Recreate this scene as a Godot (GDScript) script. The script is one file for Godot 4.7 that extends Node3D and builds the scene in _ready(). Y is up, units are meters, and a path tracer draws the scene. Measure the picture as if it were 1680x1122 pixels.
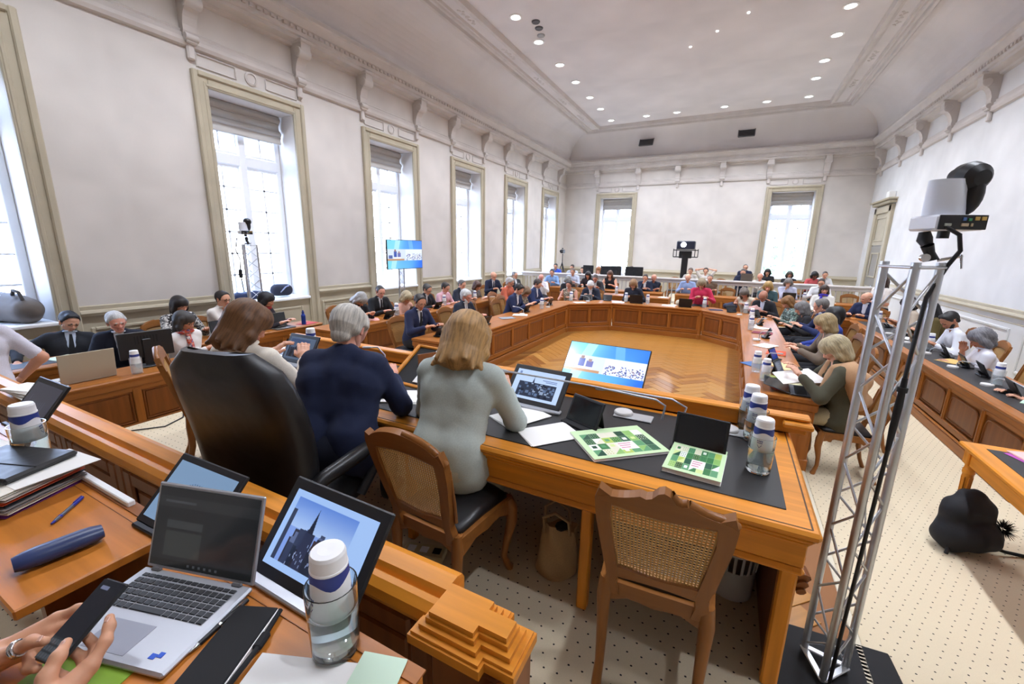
extends Node3D
# A council chamber: a U of panelled desks in a tall panelled room, seen from a platform behind the chairing desk.
# X runs right along the room's width, Y up, Z back towards the camera; the hall floor is y = 0, the platform y = 0.4.

const XL := -7.8
const XR := 4.45
const ZB := -20.95
const ZF := 4.0
const CEIL := 7.33
const DAIS := 0.4

var M := {}
var used := {}
var cache := {}

class MB:
	var p := PackedVector3Array()
	var n := PackedVector3Array()
	var c := PackedColorArray()
	var u := PackedVector2Array()
	func tri(a: Vector3, b: Vector3, d: Vector3) -> void:
		var q := (b - a).cross(d - a).normalized()
		p.append(a); p.append(d); p.append(b)
		n.append(q); n.append(q); n.append(q)
	func trin(a: Vector3, b: Vector3, d: Vector3, na: Vector3, nb: Vector3, nd: Vector3) -> void:
		p.append(a); p.append(d); p.append(b)
		n.append(na); n.append(nd); n.append(nb)
	func quad(a: Vector3, b: Vector3, d: Vector3, e: Vector3) -> void:
		tri(a, b, d); tri(a, d, e)
	func quadn(a: Vector3, b: Vector3, d: Vector3, e: Vector3, na: Vector3, nb: Vector3, nd: Vector3, ne: Vector3) -> void:
		trin(a, b, d, na, nb, nd); trin(a, d, e, na, nd, ne)
	func quaduv(a: Vector3, b: Vector3, d: Vector3, e: Vector3) -> void:   # a lower left, b lower right, d upper right, e upper left
		quad(a, b, d, e)
		for q in [Vector2(0, 1), Vector2(1, 0), Vector2(1, 1), Vector2(0, 1), Vector2(0, 0), Vector2(1, 0)]: u.append(q)
	func box(o: Vector3, s: Vector3, ch := 0.0, bs := Basis.IDENTITY) -> void:
		var h := s * 0.5
		if ch <= 0.0:
			for ax in 3:
				for sg in [-1.0, 1.0]:
					var a := Vector3.ZERO; var b := Vector3.ZERO; var d := Vector3.ZERO
					a[ax] = h[ax] * sg; b[(ax + 1) % 3] = h[(ax + 1) % 3]; d[(ax + 2) % 3] = h[(ax + 2) % 3] * sg
					quad(o + bs * (a - b - d), o + bs * (a + b - d), o + bs * (a + b + d), o + bs * (a - b + d))
			return
		ch = minf(ch, minf(h.x, minf(h.y, h.z)) * 0.98)
		for ax in 3:
			var i := (ax + 1) % 3; var j := (ax + 2) % 3
			for sg in [-1.0, 1.0]:
				var a := Vector3.ZERO; var b := Vector3.ZERO; var d := Vector3.ZERO
				a[ax] = h[ax] * sg; b[i] = h[i] - ch; d[j] = (h[j] - ch) * sg
				quad(o + bs * (a - b - d), o + bs * (a + b - d), o + bs * (a + b + d), o + bs * (a - b + d))
				for s2 in [-1.0, 1.0]:   # edge between +-ax and +-i, running along j
					var e := Vector3.ZERO; var f := Vector3.ZERO; var g := Vector3.ZERO
					e[ax] = h[ax] * sg; e[i] = (h[i] - ch) * s2
					f[ax] = (h[ax] - ch) * sg; f[i] = h[i] * s2
					g[j] = (h[j] - ch) * sg * s2
					quad(o + bs * (e - g), o + bs * (f - g), o + bs * (f + g), o + bs * (e + g))
		for sx in [-1.0, 1.0]:
			for sy in [-1.0, 1.0]:
				for sz in [-1.0, 1.0]:
					var a := Vector3(h.x * sx, (h.y - ch) * sy, (h.z - ch) * sz)
					var b := Vector3((h.x - ch) * sx, h.y * sy, (h.z - ch) * sz)
					var d := Vector3((h.x - ch) * sx, (h.y - ch) * sy, h.z * sz)
					if sx * sy * sz > 0: tri(o + bs * a, o + bs * b, o + bs * d)
					else: tri(o + bs * a, o + bs * d, o + bs * b)
	func bar(a: Vector3, b: Vector3, w: float, t: float, up := Vector3.UP, ch := 0.0) -> void:   # a box from a to b: w across, t along up
		var z := (b - a).normalized()
		var x := up.cross(z).normalized()
		box((a + b) * 0.5, Vector3(w, t, a.distance_to(b)), ch, Basis(x, z.cross(x), z))
	func tube(pts: Array, r, sides := 8, caps := true) -> void:   # r: a number or one per point
		var k := pts.size()
		var rings := []; var nrm := []
		var up := Vector3.UP
		var d0: Vector3 = (pts[1] - pts[0]).normalized()
		if absf(d0.dot(up)) > 0.9: up = Vector3.RIGHT
		var x := up.cross(d0).normalized()
		for i in k:
			var d: Vector3 = (pts[mini(i + 1, k - 1)] - pts[maxi(i - 1, 0)]).normalized()
			x = (x - d * x.dot(d)).normalized()
			var y := d.cross(x)
			var rr: float = r[i] if r is Array else r
			var ring := PackedVector3Array(); var rn := PackedVector3Array()
			for s in sides:
				var t := TAU * s / sides
				var q := x * cos(t) + y * sin(t)
				ring.append(pts[i] + q * rr); rn.append(q)
			rings.append(ring); nrm.append(rn)
		for i in k - 1:
			for s in sides:
				var t := (s + 1) % sides
				quadn(rings[i][s], rings[i][t], rings[i + 1][t], rings[i + 1][s], nrm[i][s], nrm[i][t], nrm[i + 1][t], nrm[i + 1][s])
		if caps:
			for s in range(1, sides - 1):
				tri(rings[0][0], rings[0][s + 1], rings[0][s])
				tri(rings[k - 1][0], rings[k - 1][s], rings[k - 1][s + 1])
	func lathe(prof: Array, seg := 20, o := Vector3.ZERO, bs := Basis.IDENTITY) -> void:   # prof: Vector2(radius, height), upwards on the outside
		for i in prof.size() - 1:
			var a: Vector2 = prof[i]; var b: Vector2 = prof[i + 1]
			var sl := Vector2(b.y - a.y, a.x - b.x).normalized()
			for s in seg:
				var t := TAU * s / seg; var w := TAU * (s + 1) / seg
				var d1 := Vector3(cos(t), 0, -sin(t)); var d2 := Vector3(cos(w), 0, -sin(w))
				var n1 := bs * (d1 * sl.x + Vector3.UP * sl.y); var n2 := bs * (d2 * sl.x + Vector3.UP * sl.y)
				var q := [o + bs * (d1 * a.x + Vector3.UP * a.y), o + bs * (d2 * a.x + Vector3.UP * a.y), o + bs * (d2 * b.x + Vector3.UP * b.y), o + bs * (d1 * b.x + Vector3.UP * b.y)]
				if b.x > 1e-5: trin(q[0], q[2], q[3], n1, n2, n1)
				if a.x > 1e-5: trin(q[0], q[1], q[2], n1, n2, n2)
	func prism(poly: PackedVector2Array, d: float, o := Vector3.ZERO, bs := Basis.IDENTITY) -> void:   # outline in local XY, from z = -d/2 to d/2
		if Geometry2D.is_polygon_clockwise(poly): poly.reverse()
		var f := bs.z * d * 0.5
		var t := Geometry2D.triangulate_polygon(poly)
		for i in range(0, t.size(), 3):
			var a := poly[t[i]]; var b := poly[t[i + 1]]; var e := poly[t[i + 2]]
			if (b - a).cross(e - a) < 0:
				var w := b; b = e; e = w
			var A := o + bs.x * a.x + bs.y * a.y; var B := o + bs.x * b.x + bs.y * b.y; var E := o + bs.x * e.x + bs.y * e.y
			tri(A + f, B + f, E + f); tri(A - f, E - f, B - f)
		for i in poly.size():
			var a := poly[i]; var b := poly[(i + 1) % poly.size()]
			var A := o + bs.x * a.x + bs.y * a.y; var B := o + bs.x * b.x + bs.y * b.y
			quad(A - f, B - f, B + f, A + f)
	func loft(rings: Array, closed := true, caps := true) -> void:   # rings of equal counts, smooth across
		var k := rings.size(); var m: int = rings[0].size()
		var nn := []
		for i in k:
			var rn := PackedVector3Array()
			for s in m:
				var du: Vector3 = rings[i][(s + 1) % m] - rings[i][(s + m - 1) % m] if closed else rings[i][mini(s + 1, m - 1)] - rings[i][maxi(s - 1, 0)]
				var dv: Vector3 = rings[mini(i + 1, k - 1)][s] - rings[maxi(i - 1, 0)][s]
				rn.append(du.cross(dv).normalized())
			nn.append(rn)
		for i in k - 1:
			for s in (m if closed else m - 1):
				var t := (s + 1) % m
				quadn(rings[i][s], rings[i][t], rings[i + 1][t], rings[i + 1][s], nn[i][s], nn[i][t], nn[i + 1][t], nn[i + 1][s])
		if caps and closed:
			for e in [0, k - 1]:
				var q := Vector3.ZERO
				for s in m: q += rings[e][s]
				q /= m
				for s in m:
					if e == 0: tri(q, rings[e][(s + 1) % m], rings[e][s])
					else: tri(q, rings[e][s], rings[e][(s + 1) % m])
	func add(o: MB, xf: Transform3D) -> void:
		p.append_array(xf * o.p)
		var bs := xf.basis.orthonormalized()
		n.append_array(Transform3D(bs, Vector3.ZERO) * o.n)
		c.append_array(o.c); u.append_array(o.u)
	func mesh() -> ArrayMesh:
		var a := []; a.resize(Mesh.ARRAY_MAX)
		a[Mesh.ARRAY_VERTEX] = p; a[Mesh.ARRAY_NORMAL] = n
		if c.size() == p.size() and p.size() > 0: a[Mesh.ARRAY_COLOR] = c
		if u.size() == p.size() and p.size() > 0: a[Mesh.ARRAY_TEX_UV] = u
		var m := ArrayMesh.new()
		m.add_surface_from_arrays(Mesh.PRIMITIVE_TRIANGLES, a)
		return m

func v(x: float, y: float, z: float) -> Vector3: return Vector3(x, y, z)

func numbered(s: String) -> String:
	var k: int = used.get(s, 0); used[s] = k + 1
	return s if k == 0 else "%s_%03d" % [s, k]

func mi(mesh: Mesh, called: String, m: Material, parent: Node = null, at := Vector3.ZERO) -> MeshInstance3D:
	var o := MeshInstance3D.new()
	o.mesh = mesh; o.material_override = m; o.position = at
	if parent == null:
		o.name = numbered(called); add_child(o, true)
	else:
		o.name = called; parent.add_child(o, true)
	return o

func obj(called: String, st: MB, m: Material, parent: Node = null, at := Vector3.ZERO) -> MeshInstance3D:
	return mi(st.mesh(), called, m, parent, at)

func tag(o: Node3D, label: String, category: String, group := "") -> Node3D:
	o.set_meta("label", label); o.set_meta("category", category)
	if group: o.set_meta("group", group)
	return o

func thing(called: String, label: String, category: String, at := Vector3.ZERO, turn := 0.0, group := "") -> Node3D:
	var o := Node3D.new()
	o.name = numbered(called); add_child(o, true)
	o.position = at; o.rotation.y = turn
	return tag(o, label, category, group)

func struct(called: String, st: MB, m: Material) -> MeshInstance3D:
	var o := obj(called, st, m)
	o.set_meta("kind", "structure")
	return o

func stuff(o: Node) -> Node:
	o.set_meta("kind", "stuff"); return o

func dup(src: Node3D, at: Vector3, turn: float, label: String, group := "") -> Node3D:
	var o: Node3D = src.duplicate()
	o.name = numbered(src.get_meta("stem", String(src.name))); add_child(o, true)
	o.position = at; o.rotation.y = turn
	o.set_meta("label", label)
	if group: o.set_meta("group", group)
	return o

# ---------------------------------------------------------------- materials
func mat(col: Color, rough := 0.8, metal := 0.0) -> StandardMaterial3D:
	var m := StandardMaterial3D.new()
	m.albedo_color = col; m.roughness = rough; m.metallic = metal
	return m

func noise_tex(freq: float, oct: int, lo: float, hi: float, sd := 1, size := 512, nmap := 0.0) -> NoiseTexture2D:
	var f := FastNoiseLite.new()
	f.seed = sd; f.frequency = freq; f.fractal_octaves = oct; f.noise_type = FastNoiseLite.TYPE_SIMPLEX_SMOOTH
	var t := NoiseTexture2D.new()
	t.width = size; t.height = size; t.seamless = true; t.noise = f
	if nmap > 0.0:
		t.as_normal_map = true; t.bump_strength = nmap
	else:
		var g := Gradient.new()
		g.set_color(0, Color(lo, lo, lo)); g.set_color(1, Color(hi, hi, hi))
		t.color_ramp = g
	return t

func tri_mat(col: Color, tex: Texture2D, scale: Vector3, rough := 0.7, world := false) -> StandardMaterial3D:
	var m := mat(col, rough)
	m.albedo_texture = tex; m.uv1_triplanar = true; m.uv1_scale = scale; m.uv1_world_triplanar = world
	return m

func wood(col: Color, axis: int, rough := 0.42) -> StandardMaterial3D:
	var s := Vector3.ONE * 2.6
	s[axis] = 0.16
	var m := tri_mat(col, M.grain, s, rough)
	m.metallic_specular = 0.35
	m.clearcoat_enabled = true; m.clearcoat = 0.12; m.clearcoat_roughness = 0.3
	return m

func hex(s: String) -> Color: return Color(s)

func cloth(col: String, rough := 0.9) -> StandardMaterial3D:
	var key := "cloth" + col
	if not M.has(key):
		var m := tri_mat(Color(col), M.weave, Vector3.ONE * 2.0, rough)
		m.normal_enabled = true; m.normal_texture = M.folds; m.normal_scale = 0.6
		m.rim_enabled = true; m.rim = 0.15; m.rim_tint = 0.6
		M[key] = m
	return M[key]

func plain(col: String, rough := 0.6, metal := 0.0) -> StandardMaterial3D:
	var key := "plain%s/%s/%s" % [col, rough, metal]
	if not M.has(key): M[key] = mat(Color(col), rough, metal)
	return M[key]

func pattern_tex(kind: String) -> ImageTexture:
	var im := Image.create(128, 128, false, Image.FORMAT_RGB8)
	var r := RandomNumberGenerator.new(); r.seed = hash(kind)
	var pal: Array
	match kind:
		"leafy": pal = ["2e3a33", "6f8f86", "c9d2c8", "1b2b33", "8fa79a"]
		"floral": pal = ["8b7f6d", "d8cdbb", "4d4a40", "b69a7d", "2f3a35"]
		"checks": pal = ["15151a", "f0efea", "15151a", "e8e6e0"]
		"stripes": pal = ["d7dde8", "8f9fbf"]
		"scarf": pal = ["d8552f", "2b4a8c", "efe9e0", "a33a2e"]
		_: pal = ["888888", "aaaaaa"]
	im.fill(Color(pal[0]))
	if kind == "stripes":
		for x in 16: im.fill_rect(Rect2i(x * 8, 0, 3, 128), Color(pal[1]))
	else:
		for i in 420:
			var c := Color(pal[r.randi() % pal.size()])
			im.fill_rect(Rect2i(r.randi_range(0, 120), r.randi_range(0, 120), r.randi_range(4, 14), r.randi_range(3, 12)), c)
	return ImageTexture.create_from_image(im)

func pattern(kind: String) -> StandardMaterial3D:
	var key := "pattern" + kind
	if not M.has(key):
		M[key] = tri_mat(Color.WHITE, pattern_tex(kind), Vector3.ONE * 3.2, 0.9)
	return M[key]

func dress(spec: String) -> Material:
	return pattern(spec.substr(1)) if spec.begins_with("*") else cloth(spec)

func carpet_tex() -> ImageTexture:
	var s := 512
	var im := Image.create(s, s, false, Image.FORMAT_RGB8)
	var r := RandomNumberGenerator.new(); r.seed = 7
	for y in s:
		for x in s:
			var k := 0.94 + 0.06 * r.randf()
			im.set_pixel(x, y, Color(0.86 * k, 0.8 * k, 0.68 * k))
	var dark := Color(0.13, 0.12, 0.13)
	for j in 8:
		for i in 8:
			var cx := i * 64 + (32 if j % 2 else 0) + r.randi_range(-2, 2); var cy := j * 64 + 32 + r.randi_range(-2, 2)
			for dy in range(-6, 7):
				for dx in range(-6, 7):
					if dx * dx + dy * dy * 1.4 < 26 + r.randi_range(-6, 6):
						im.set_pixel(posmod(cx + dx, s), posmod(cy + dy, s), dark)
	return ImageTexture.create_from_image(im)

func materials() -> void:
	M.grain = noise_tex(0.012, 5, 0.82, 1.0, 3)
	M.weave = noise_tex(0.25, 2, 0.86, 1.0, 5, 256)
	M.folds = noise_tex(0.008, 3, 0, 1, 9, 256, 5.0)
	var hn := FastNoiseLite.new(); hn.seed = 21; hn.frequency = 1.0; hn.noise_type = FastNoiseLite.TYPE_SIMPLEX_SMOOTH
	M.hn = hn
	M.soft = noise_tex(0.006, 3, 0.93, 1.0, 11, 256)
	M.strand = noise_tex(0.03, 4, 0.72, 1.0, 13, 256)
	var oak := Color("ec9830")
	M.woodx = wood(oak, 0); M.woody = wood(oak, 1); M.woodz = wood(oak, 2)
	var dk := Color("8e5222")
	M.darkx = wood(dk, 0); M.darky = wood(dk, 1); M.darkz = wood(dk, 2)
	var md := Color("b06c2c")
	M.midx = wood(md, 0); M.midy = wood(md, 1)
	var ch := Color("9c6430")
	M.chairx = wood(ch, 0, 0.38); M.chairy = wood(ch, 1, 0.38)
	M.plank = []
	for cc in ["b9803a", "a66c2e", "c48e48", "98602a"]: M.plank.append(wood(Color(cc), 0, 0.3))
	M.wall = tri_mat(Color("dcd6d0"), M.soft, Vector3.ONE * 0.5, 0.85, true)
	M.wallwhite = tri_mat(Color("e4e4e4"), M.soft, Vector3.ONE * 0.5, 0.8, true)
	M.trim = tri_mat(Color("d6cfca"), M.soft, Vector3.ONE * 0.8, 0.7, true)
	M.greige = tri_mat(Color("bdb39c"), M.soft, Vector3.ONE * 0.8, 0.6, true)
	M.ceil = tri_mat(Color("e2dcda"), M.soft, Vector3.ONE * 0.3, 0.9, true)
	M.frame = mat(Color("f0f3f6"), 0.5)
	M.pane = mat(Color(0.9, 0.95, 1.0, 0.06), 0.02)
	M.pane.transparency = BaseMaterial3D.TRANSPARENCY_ALPHA
	M.blind = mat(Color("b3aca4"), 0.95); M.blind.backlight_enabled = true; M.blind.backlight = Color(0.25, 0.24, 0.22)
	M.carpet = tri_mat(Color.WHITE, carpet_tex(), Vector3.ONE * 2.1, 0.95, true)
	M.black = mat(Color("17171a"), 0.45)
	M.blackmat = mat(Color("1b1b1d"), 0.85)
	M.rubber = mat(Color("2a2a2c"), 0.9)
	M.leather = tri_mat(Color("1c1b1d"), M.weave, Vector3.ONE * 3.0, 0.38)
	M.leather.normal_enabled = true; M.leather.normal_texture = M.folds; M.leather.normal_scale = 0.25
	M.blotter = tri_mat(Color("2b2a2b"), M.weave, Vector3.ONE * 3.0, 0.5)
	M.alu = mat(Color("c9ccd1"), 0.32, 0.85)
	M.chrome = mat(Color("d9dbde"), 0.15, 0.95)
	M.silver = mat(Color("b9bbc1"), 0.4, 0.6)
	M.white = mat(Color("f2f2f0"), 0.6)
	M.paper = mat(Color("f4f2ee"), 0.9)
	M.cup = mat(Color("f3f3f4"), 0.55)
	M.blue = mat(Color("2c3f8f"), 0.55)
	M.cane = tri_mat(Color("c79a58"), M.weave, Vector3.ONE * 3.0, 0.6)
	M.glass = mat(Color(0.92, 0.96, 0.96, 0.12), 0.03)
	M.glass.transparency = BaseMaterial3D.TRANSPARENCY_ALPHA
	M.thick = mat(Color(0.96, 0.985, 0.98, 0.02), 0.0)
	M.thick.refraction_enabled = true; M.thick.refraction_scale = 0.05
	M.water = mat(Color(0.95, 0.98, 0.98, 0.02), 0.0)
	M.water.refraction_enabled = true; M.water.refraction_scale = 0.033
	M.waterfar = mat(Color(0.8, 0.86, 0.88, 0.3), 0.03)
	M.waterfar.transparency = BaseMaterial3D.TRANSPARENCY_ALPHA
	M.darkscreen = mat(Color("0d1016"), 0.12)
	M.skinv = mat(Color.WHITE, 0.55); M.skinv.vertex_color_use_as_albedo = true
	M.skinv.subsurf_scatter_enabled = true; M.skinv.subsurf_scatter_strength = 0.05
	M.key = mat(Color("23252b"), 0.5)

# ---------------------------------------------------------------- people
# A bone is [a, b, radius at a, radius at b, colour index, cut]; a field of bones is meshed as surface nets.
func nets(mb: MB, bones: Array, cell: float, k: float, cols: Array, bump = null, tint = null) -> void:
	var lo := Vector3.ONE * 1e6; var hi := -lo
	for b in bones:
		if b.size() > 5: continue
		var r := maxf(b[2], b[3]) + cell * 2.0
		lo = lo.min(b[0] - Vector3.ONE * r).min(b[1] - Vector3.ONE * r)
		hi = hi.max(b[0] + Vector3.ONE * r).max(b[1] + Vector3.ONE * r)
	var nx := int((hi.x - lo.x) / cell) + 2; var ny := int((hi.y - lo.y) / cell) + 2; var nz := int((hi.z - lo.z) / cell) + 2
	var f := PackedFloat32Array(); f.resize(nx * ny * nz); f.fill(1.0)
	var id := PackedByteArray(); id.resize(nx * ny * nz)
	for b in bones:
		var a: Vector3 = b[0]; var ab: Vector3 = b[1] - b[0]
		var ra: float = b[2]; var rd: float = b[3] - b[2]
		var ci: int = b[4]; var cut: bool = b.size() > 5
		var l2 := maxf(ab.length_squared(), 1e-9)
		var m := maxf(b[2], b[3]) + k + cell * 2.0
		var q0: Vector3 = (a.min(b[1]) - Vector3.ONE * m - lo) / cell; var q1: Vector3 = (a.max(b[1]) + Vector3.ONE * m - lo) / cell
		for z in range(maxi(0, int(q0.z)), mini(nz, int(q1.z) + 1)):
			for y in range(maxi(0, int(q0.y)), mini(ny, int(q1.y) + 1)):
				var i := (z * ny + y) * nx + maxi(0, int(q0.x))
				var p := lo + Vector3(maxi(0, int(q0.x)), y, z) * cell - a
				for x in range(maxi(0, int(q0.x)), mini(nx, int(q1.x) + 1)):
					var t := clampf(p.dot(ab) / l2, 0.0, 1.0)
					var d := (p - ab * t).length() - ra - rd * t
					var e := f[i]
					if cut:
						if -d > e - k:
							var h := maxf(k - absf(e + d), 0.0)
							f[i] = maxf(e, -d) + h * h / k * 0.25
					else:
						if d < e:
							id[i] = ci
						var h := maxf(k - absf(e - d), 0.0)
						f[i] = minf(e, d) - h * h / k * 0.25
					i += 1
					p.x += cell
	var sx := 1; var sy := nx; var sz := nx * ny
	var off := [0, sx, sy, sx + sy, sz, sz + sx, sz + sy, sz + sx + sy]
	var co := [v(0, 0, 0), v(1, 0, 0), v(0, 1, 0), v(1, 1, 0), v(0, 0, 1), v(1, 0, 1), v(0, 1, 1), v(1, 1, 1)]
	var eds := [[0, 1], [2, 3], [4, 5], [6, 7], [0, 2], [1, 3], [4, 6], [5, 7], [0, 4], [1, 5], [2, 6], [3, 7]]
	var at := PackedInt32Array(); at.resize(nx * ny * nz); at.fill(-1)
	var vp := PackedVector3Array(); var vn := PackedVector3Array(); var vc := PackedColorArray(); var src := PackedInt32Array()
	var lim := cell * 2.0
	for z in nz - 1:
		for y in ny - 1:
			var i := (z * ny + y) * nx - 1
			for x in nx - 1:
				i += 1
				var s := f[i]
				if s > lim or s < -lim: continue
				var g := [s, f[i + off[1]], f[i + off[2]], f[i + off[3]], f[i + off[4]], f[i + off[5]], f[i + off[6]], f[i + off[7]]]
				var c := 0
				for q in g:
					if q < 0.0: c += 1
				if c == 0 or c == 8: continue
				var sum := Vector3.ZERO; var cnt := 0
				for e in eds:
					var u: float = g[e[0]]; var w: float = g[e[1]]
					if (u < 0.0) != (w < 0.0):
						sum += co[e[0]].lerp(co[e[1]], u / (u - w)); cnt += 1
				var nr := v(g[1] + g[3] + g[5] + g[7] - g[0] - g[2] - g[4] - g[6], g[2] + g[3] + g[6] + g[7] - g[0] - g[1] - g[4] - g[5], g[4] + g[5] + g[6] + g[7] - g[0] - g[1] - g[2] - g[3]).normalized()
				var w3 := lo + (Vector3(x, y, z) + sum / cnt) * cell
				if bump != null: w3 += nr * bump.call(w3)
				at[i] = vp.size(); src.append(i)
				vp.append(w3); vn.append(nr); vc.append(cols[id[i]] if tint == null else cols[id[i]] * tint.call(w3))
	var P := PackedVector3Array(); var N := PackedVector3Array(); var C := PackedColorArray()
	for j in src.size():
		var i := src[j]
		var s0 := f[i] < 0.0
		for ax in 3:
			var da := 1 if ax == 0 else (sy if ax == 1 else sz)
			if i + da >= f.size() or (f[i + da] < 0.0) == s0: continue
			var d1 := sy if ax == 0 else (sz if ax == 1 else sx); var d2 := sz if ax == 0 else (sx if ax == 1 else sy)
			if i - d1 - d2 < 0: continue
			var q := [at[i], at[i - d1], at[i - d1 - d2], at[i - d2]]
			if q[0] < 0 or q[1] < 0 or q[2] < 0 or q[3] < 0: continue
			if s0: q.reverse()
			for t in [0, 1, 2, 0, 2, 3]:
				P.append(vp[q[t]]); N.append(vn[q[t]]); C.append(vc[q[t]])
	mb.p.append_array(P); mb.n.append_array(N); mb.c.append_array(C)

func mirror(list: Array) -> Array:   # the given bones and their mirror images across x = 0
	var out := []
	for b in list:
		out.append(b)
		var m: Array = b.duplicate()
		m[0] = v(-b[0].x, b[0].y, b[0].z); m[1] = v(-b[1].x, b[1].y, b[1].z)
		out.append(m)
	return out

func lin(s: String) -> Color: return Color(s).srgb_to_linear()

func head_mb(sex: String, skin: String, brow: String, fine: bool) -> MB:
	var key := "head/%s/%s/%s/%s" % [sex, skin, brow, fine]
	if cache.has(key): return cache[key]
	var s := lin(skin)
	var cols := [s, s.lerp(lin("b0493f"), 0.5), lin(brow), lin("20160f"), s.lerp(lin("c0605a"), 0.18)]
	var w := 1.0 if sex == "m" else 0.9
	var b := [[v(0, .032, -.022), v(0, .038, .03), .079, .081, 0], [v(0, -.02, -.04), v(0, -.078 * (1.0 if sex == "m" else .96), -.052), .056, .034 * w, 0], [v(0, -.094 * (1.0 if sex == "m" else .96), -.064), v(0, -.094, -.064), .018 * w, .018 * w, 0],
		[v(0, .008, -.09), v(0, -.026, -.107), .008, .0125, 4], [v(-.009, -.03, -.097), v(.009, -.03, -.097), .009, .009, 4]]
	b += mirror([[v(.036, -.05, -.012), v(.016, -.086, -.054), .03 * w, .02 * w, 0], [v(.03, -.022, -.074), v(.044, -.014, -.056), .017, .018, 4], [v(.012, .022, -.084), v(.04, .02, -.074), .013, .012, 0],
		[v(.08, .016, .006), v(.082, -.026, 0), .013, .009, 4]])
	b += mirror([[v(.031, .002, -.102), v(.033, .002, -.102), .0125, .0125, 0, true]])
	b += [[v(-.017, -.059, -.091), v(.017, -.059, -.091), .0075, .0075, 1]]
	b += mirror([[v(.025, .001, -.0845), v(.037, .001, -.081), .0085, .008, 3], [v(.016, .021, -.098), v(.044, .022, -.085), .0065, .005, 2]])
	var mb := MB.new()
	nets(mb, b, .0055 if fine else .0095, .018, cols)
	cache[key] = mb
	return mb

func hand_mb(skin: String, fine: bool) -> MB:   # right hand: wrist at the origin, fingers along -z, palm down, thumb towards -x
	var key := "hand/%s/%s" % [skin, fine]
	if cache.has(key): return cache[key]
	var s := lin(skin)
	var b := [[v(0, 0, .01), v(0, 0, -.03), .024, .026, 0], [v(-.022, 0, -.03), v(-.026, 0, -.085), .017, .0125, 0], [v(-.006, .002, -.03), v(-.007, .003, -.09), .017, .0125, 0], [v(.012, 0, -.03), v(.011, .002, -.087), .017, .012, 0], [v(.024, -.002, -.03), v(.028, -.002, -.08), .015, .011, 0]]
	var fx := [-.027, -.007, .012, .029]; var fl := [.072, .08, .074, .058]
	for i in 4:
		var x: float = fx[i]; var l: float = fl[i]
		var a := v(x, 0, -.085); var c := v(x * 1.12, -.004, -.085 - l * .45); var d := v(x * 1.15, -.02, -.085 - l * .72); var e := v(x * 1.12, -.036, -.085 - l * .9)
		b += [[a, c, .0092, .0085, 0], [c, d, .0085, .008, 0], [d, e, .008, .007, 0]]
	b += [[v(-.02, -.006, -.015), v(-.048, -.016, -.05), .015, .012, 0], [v(-.048, -.016, -.05), v(-.052, -.026, -.085), .011, .009, 0]]
	var mb := MB.new()
	nets(mb, b, .0045 if fine else .008, .008, [s])
	cache[key] = mb
	return mb

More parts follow.
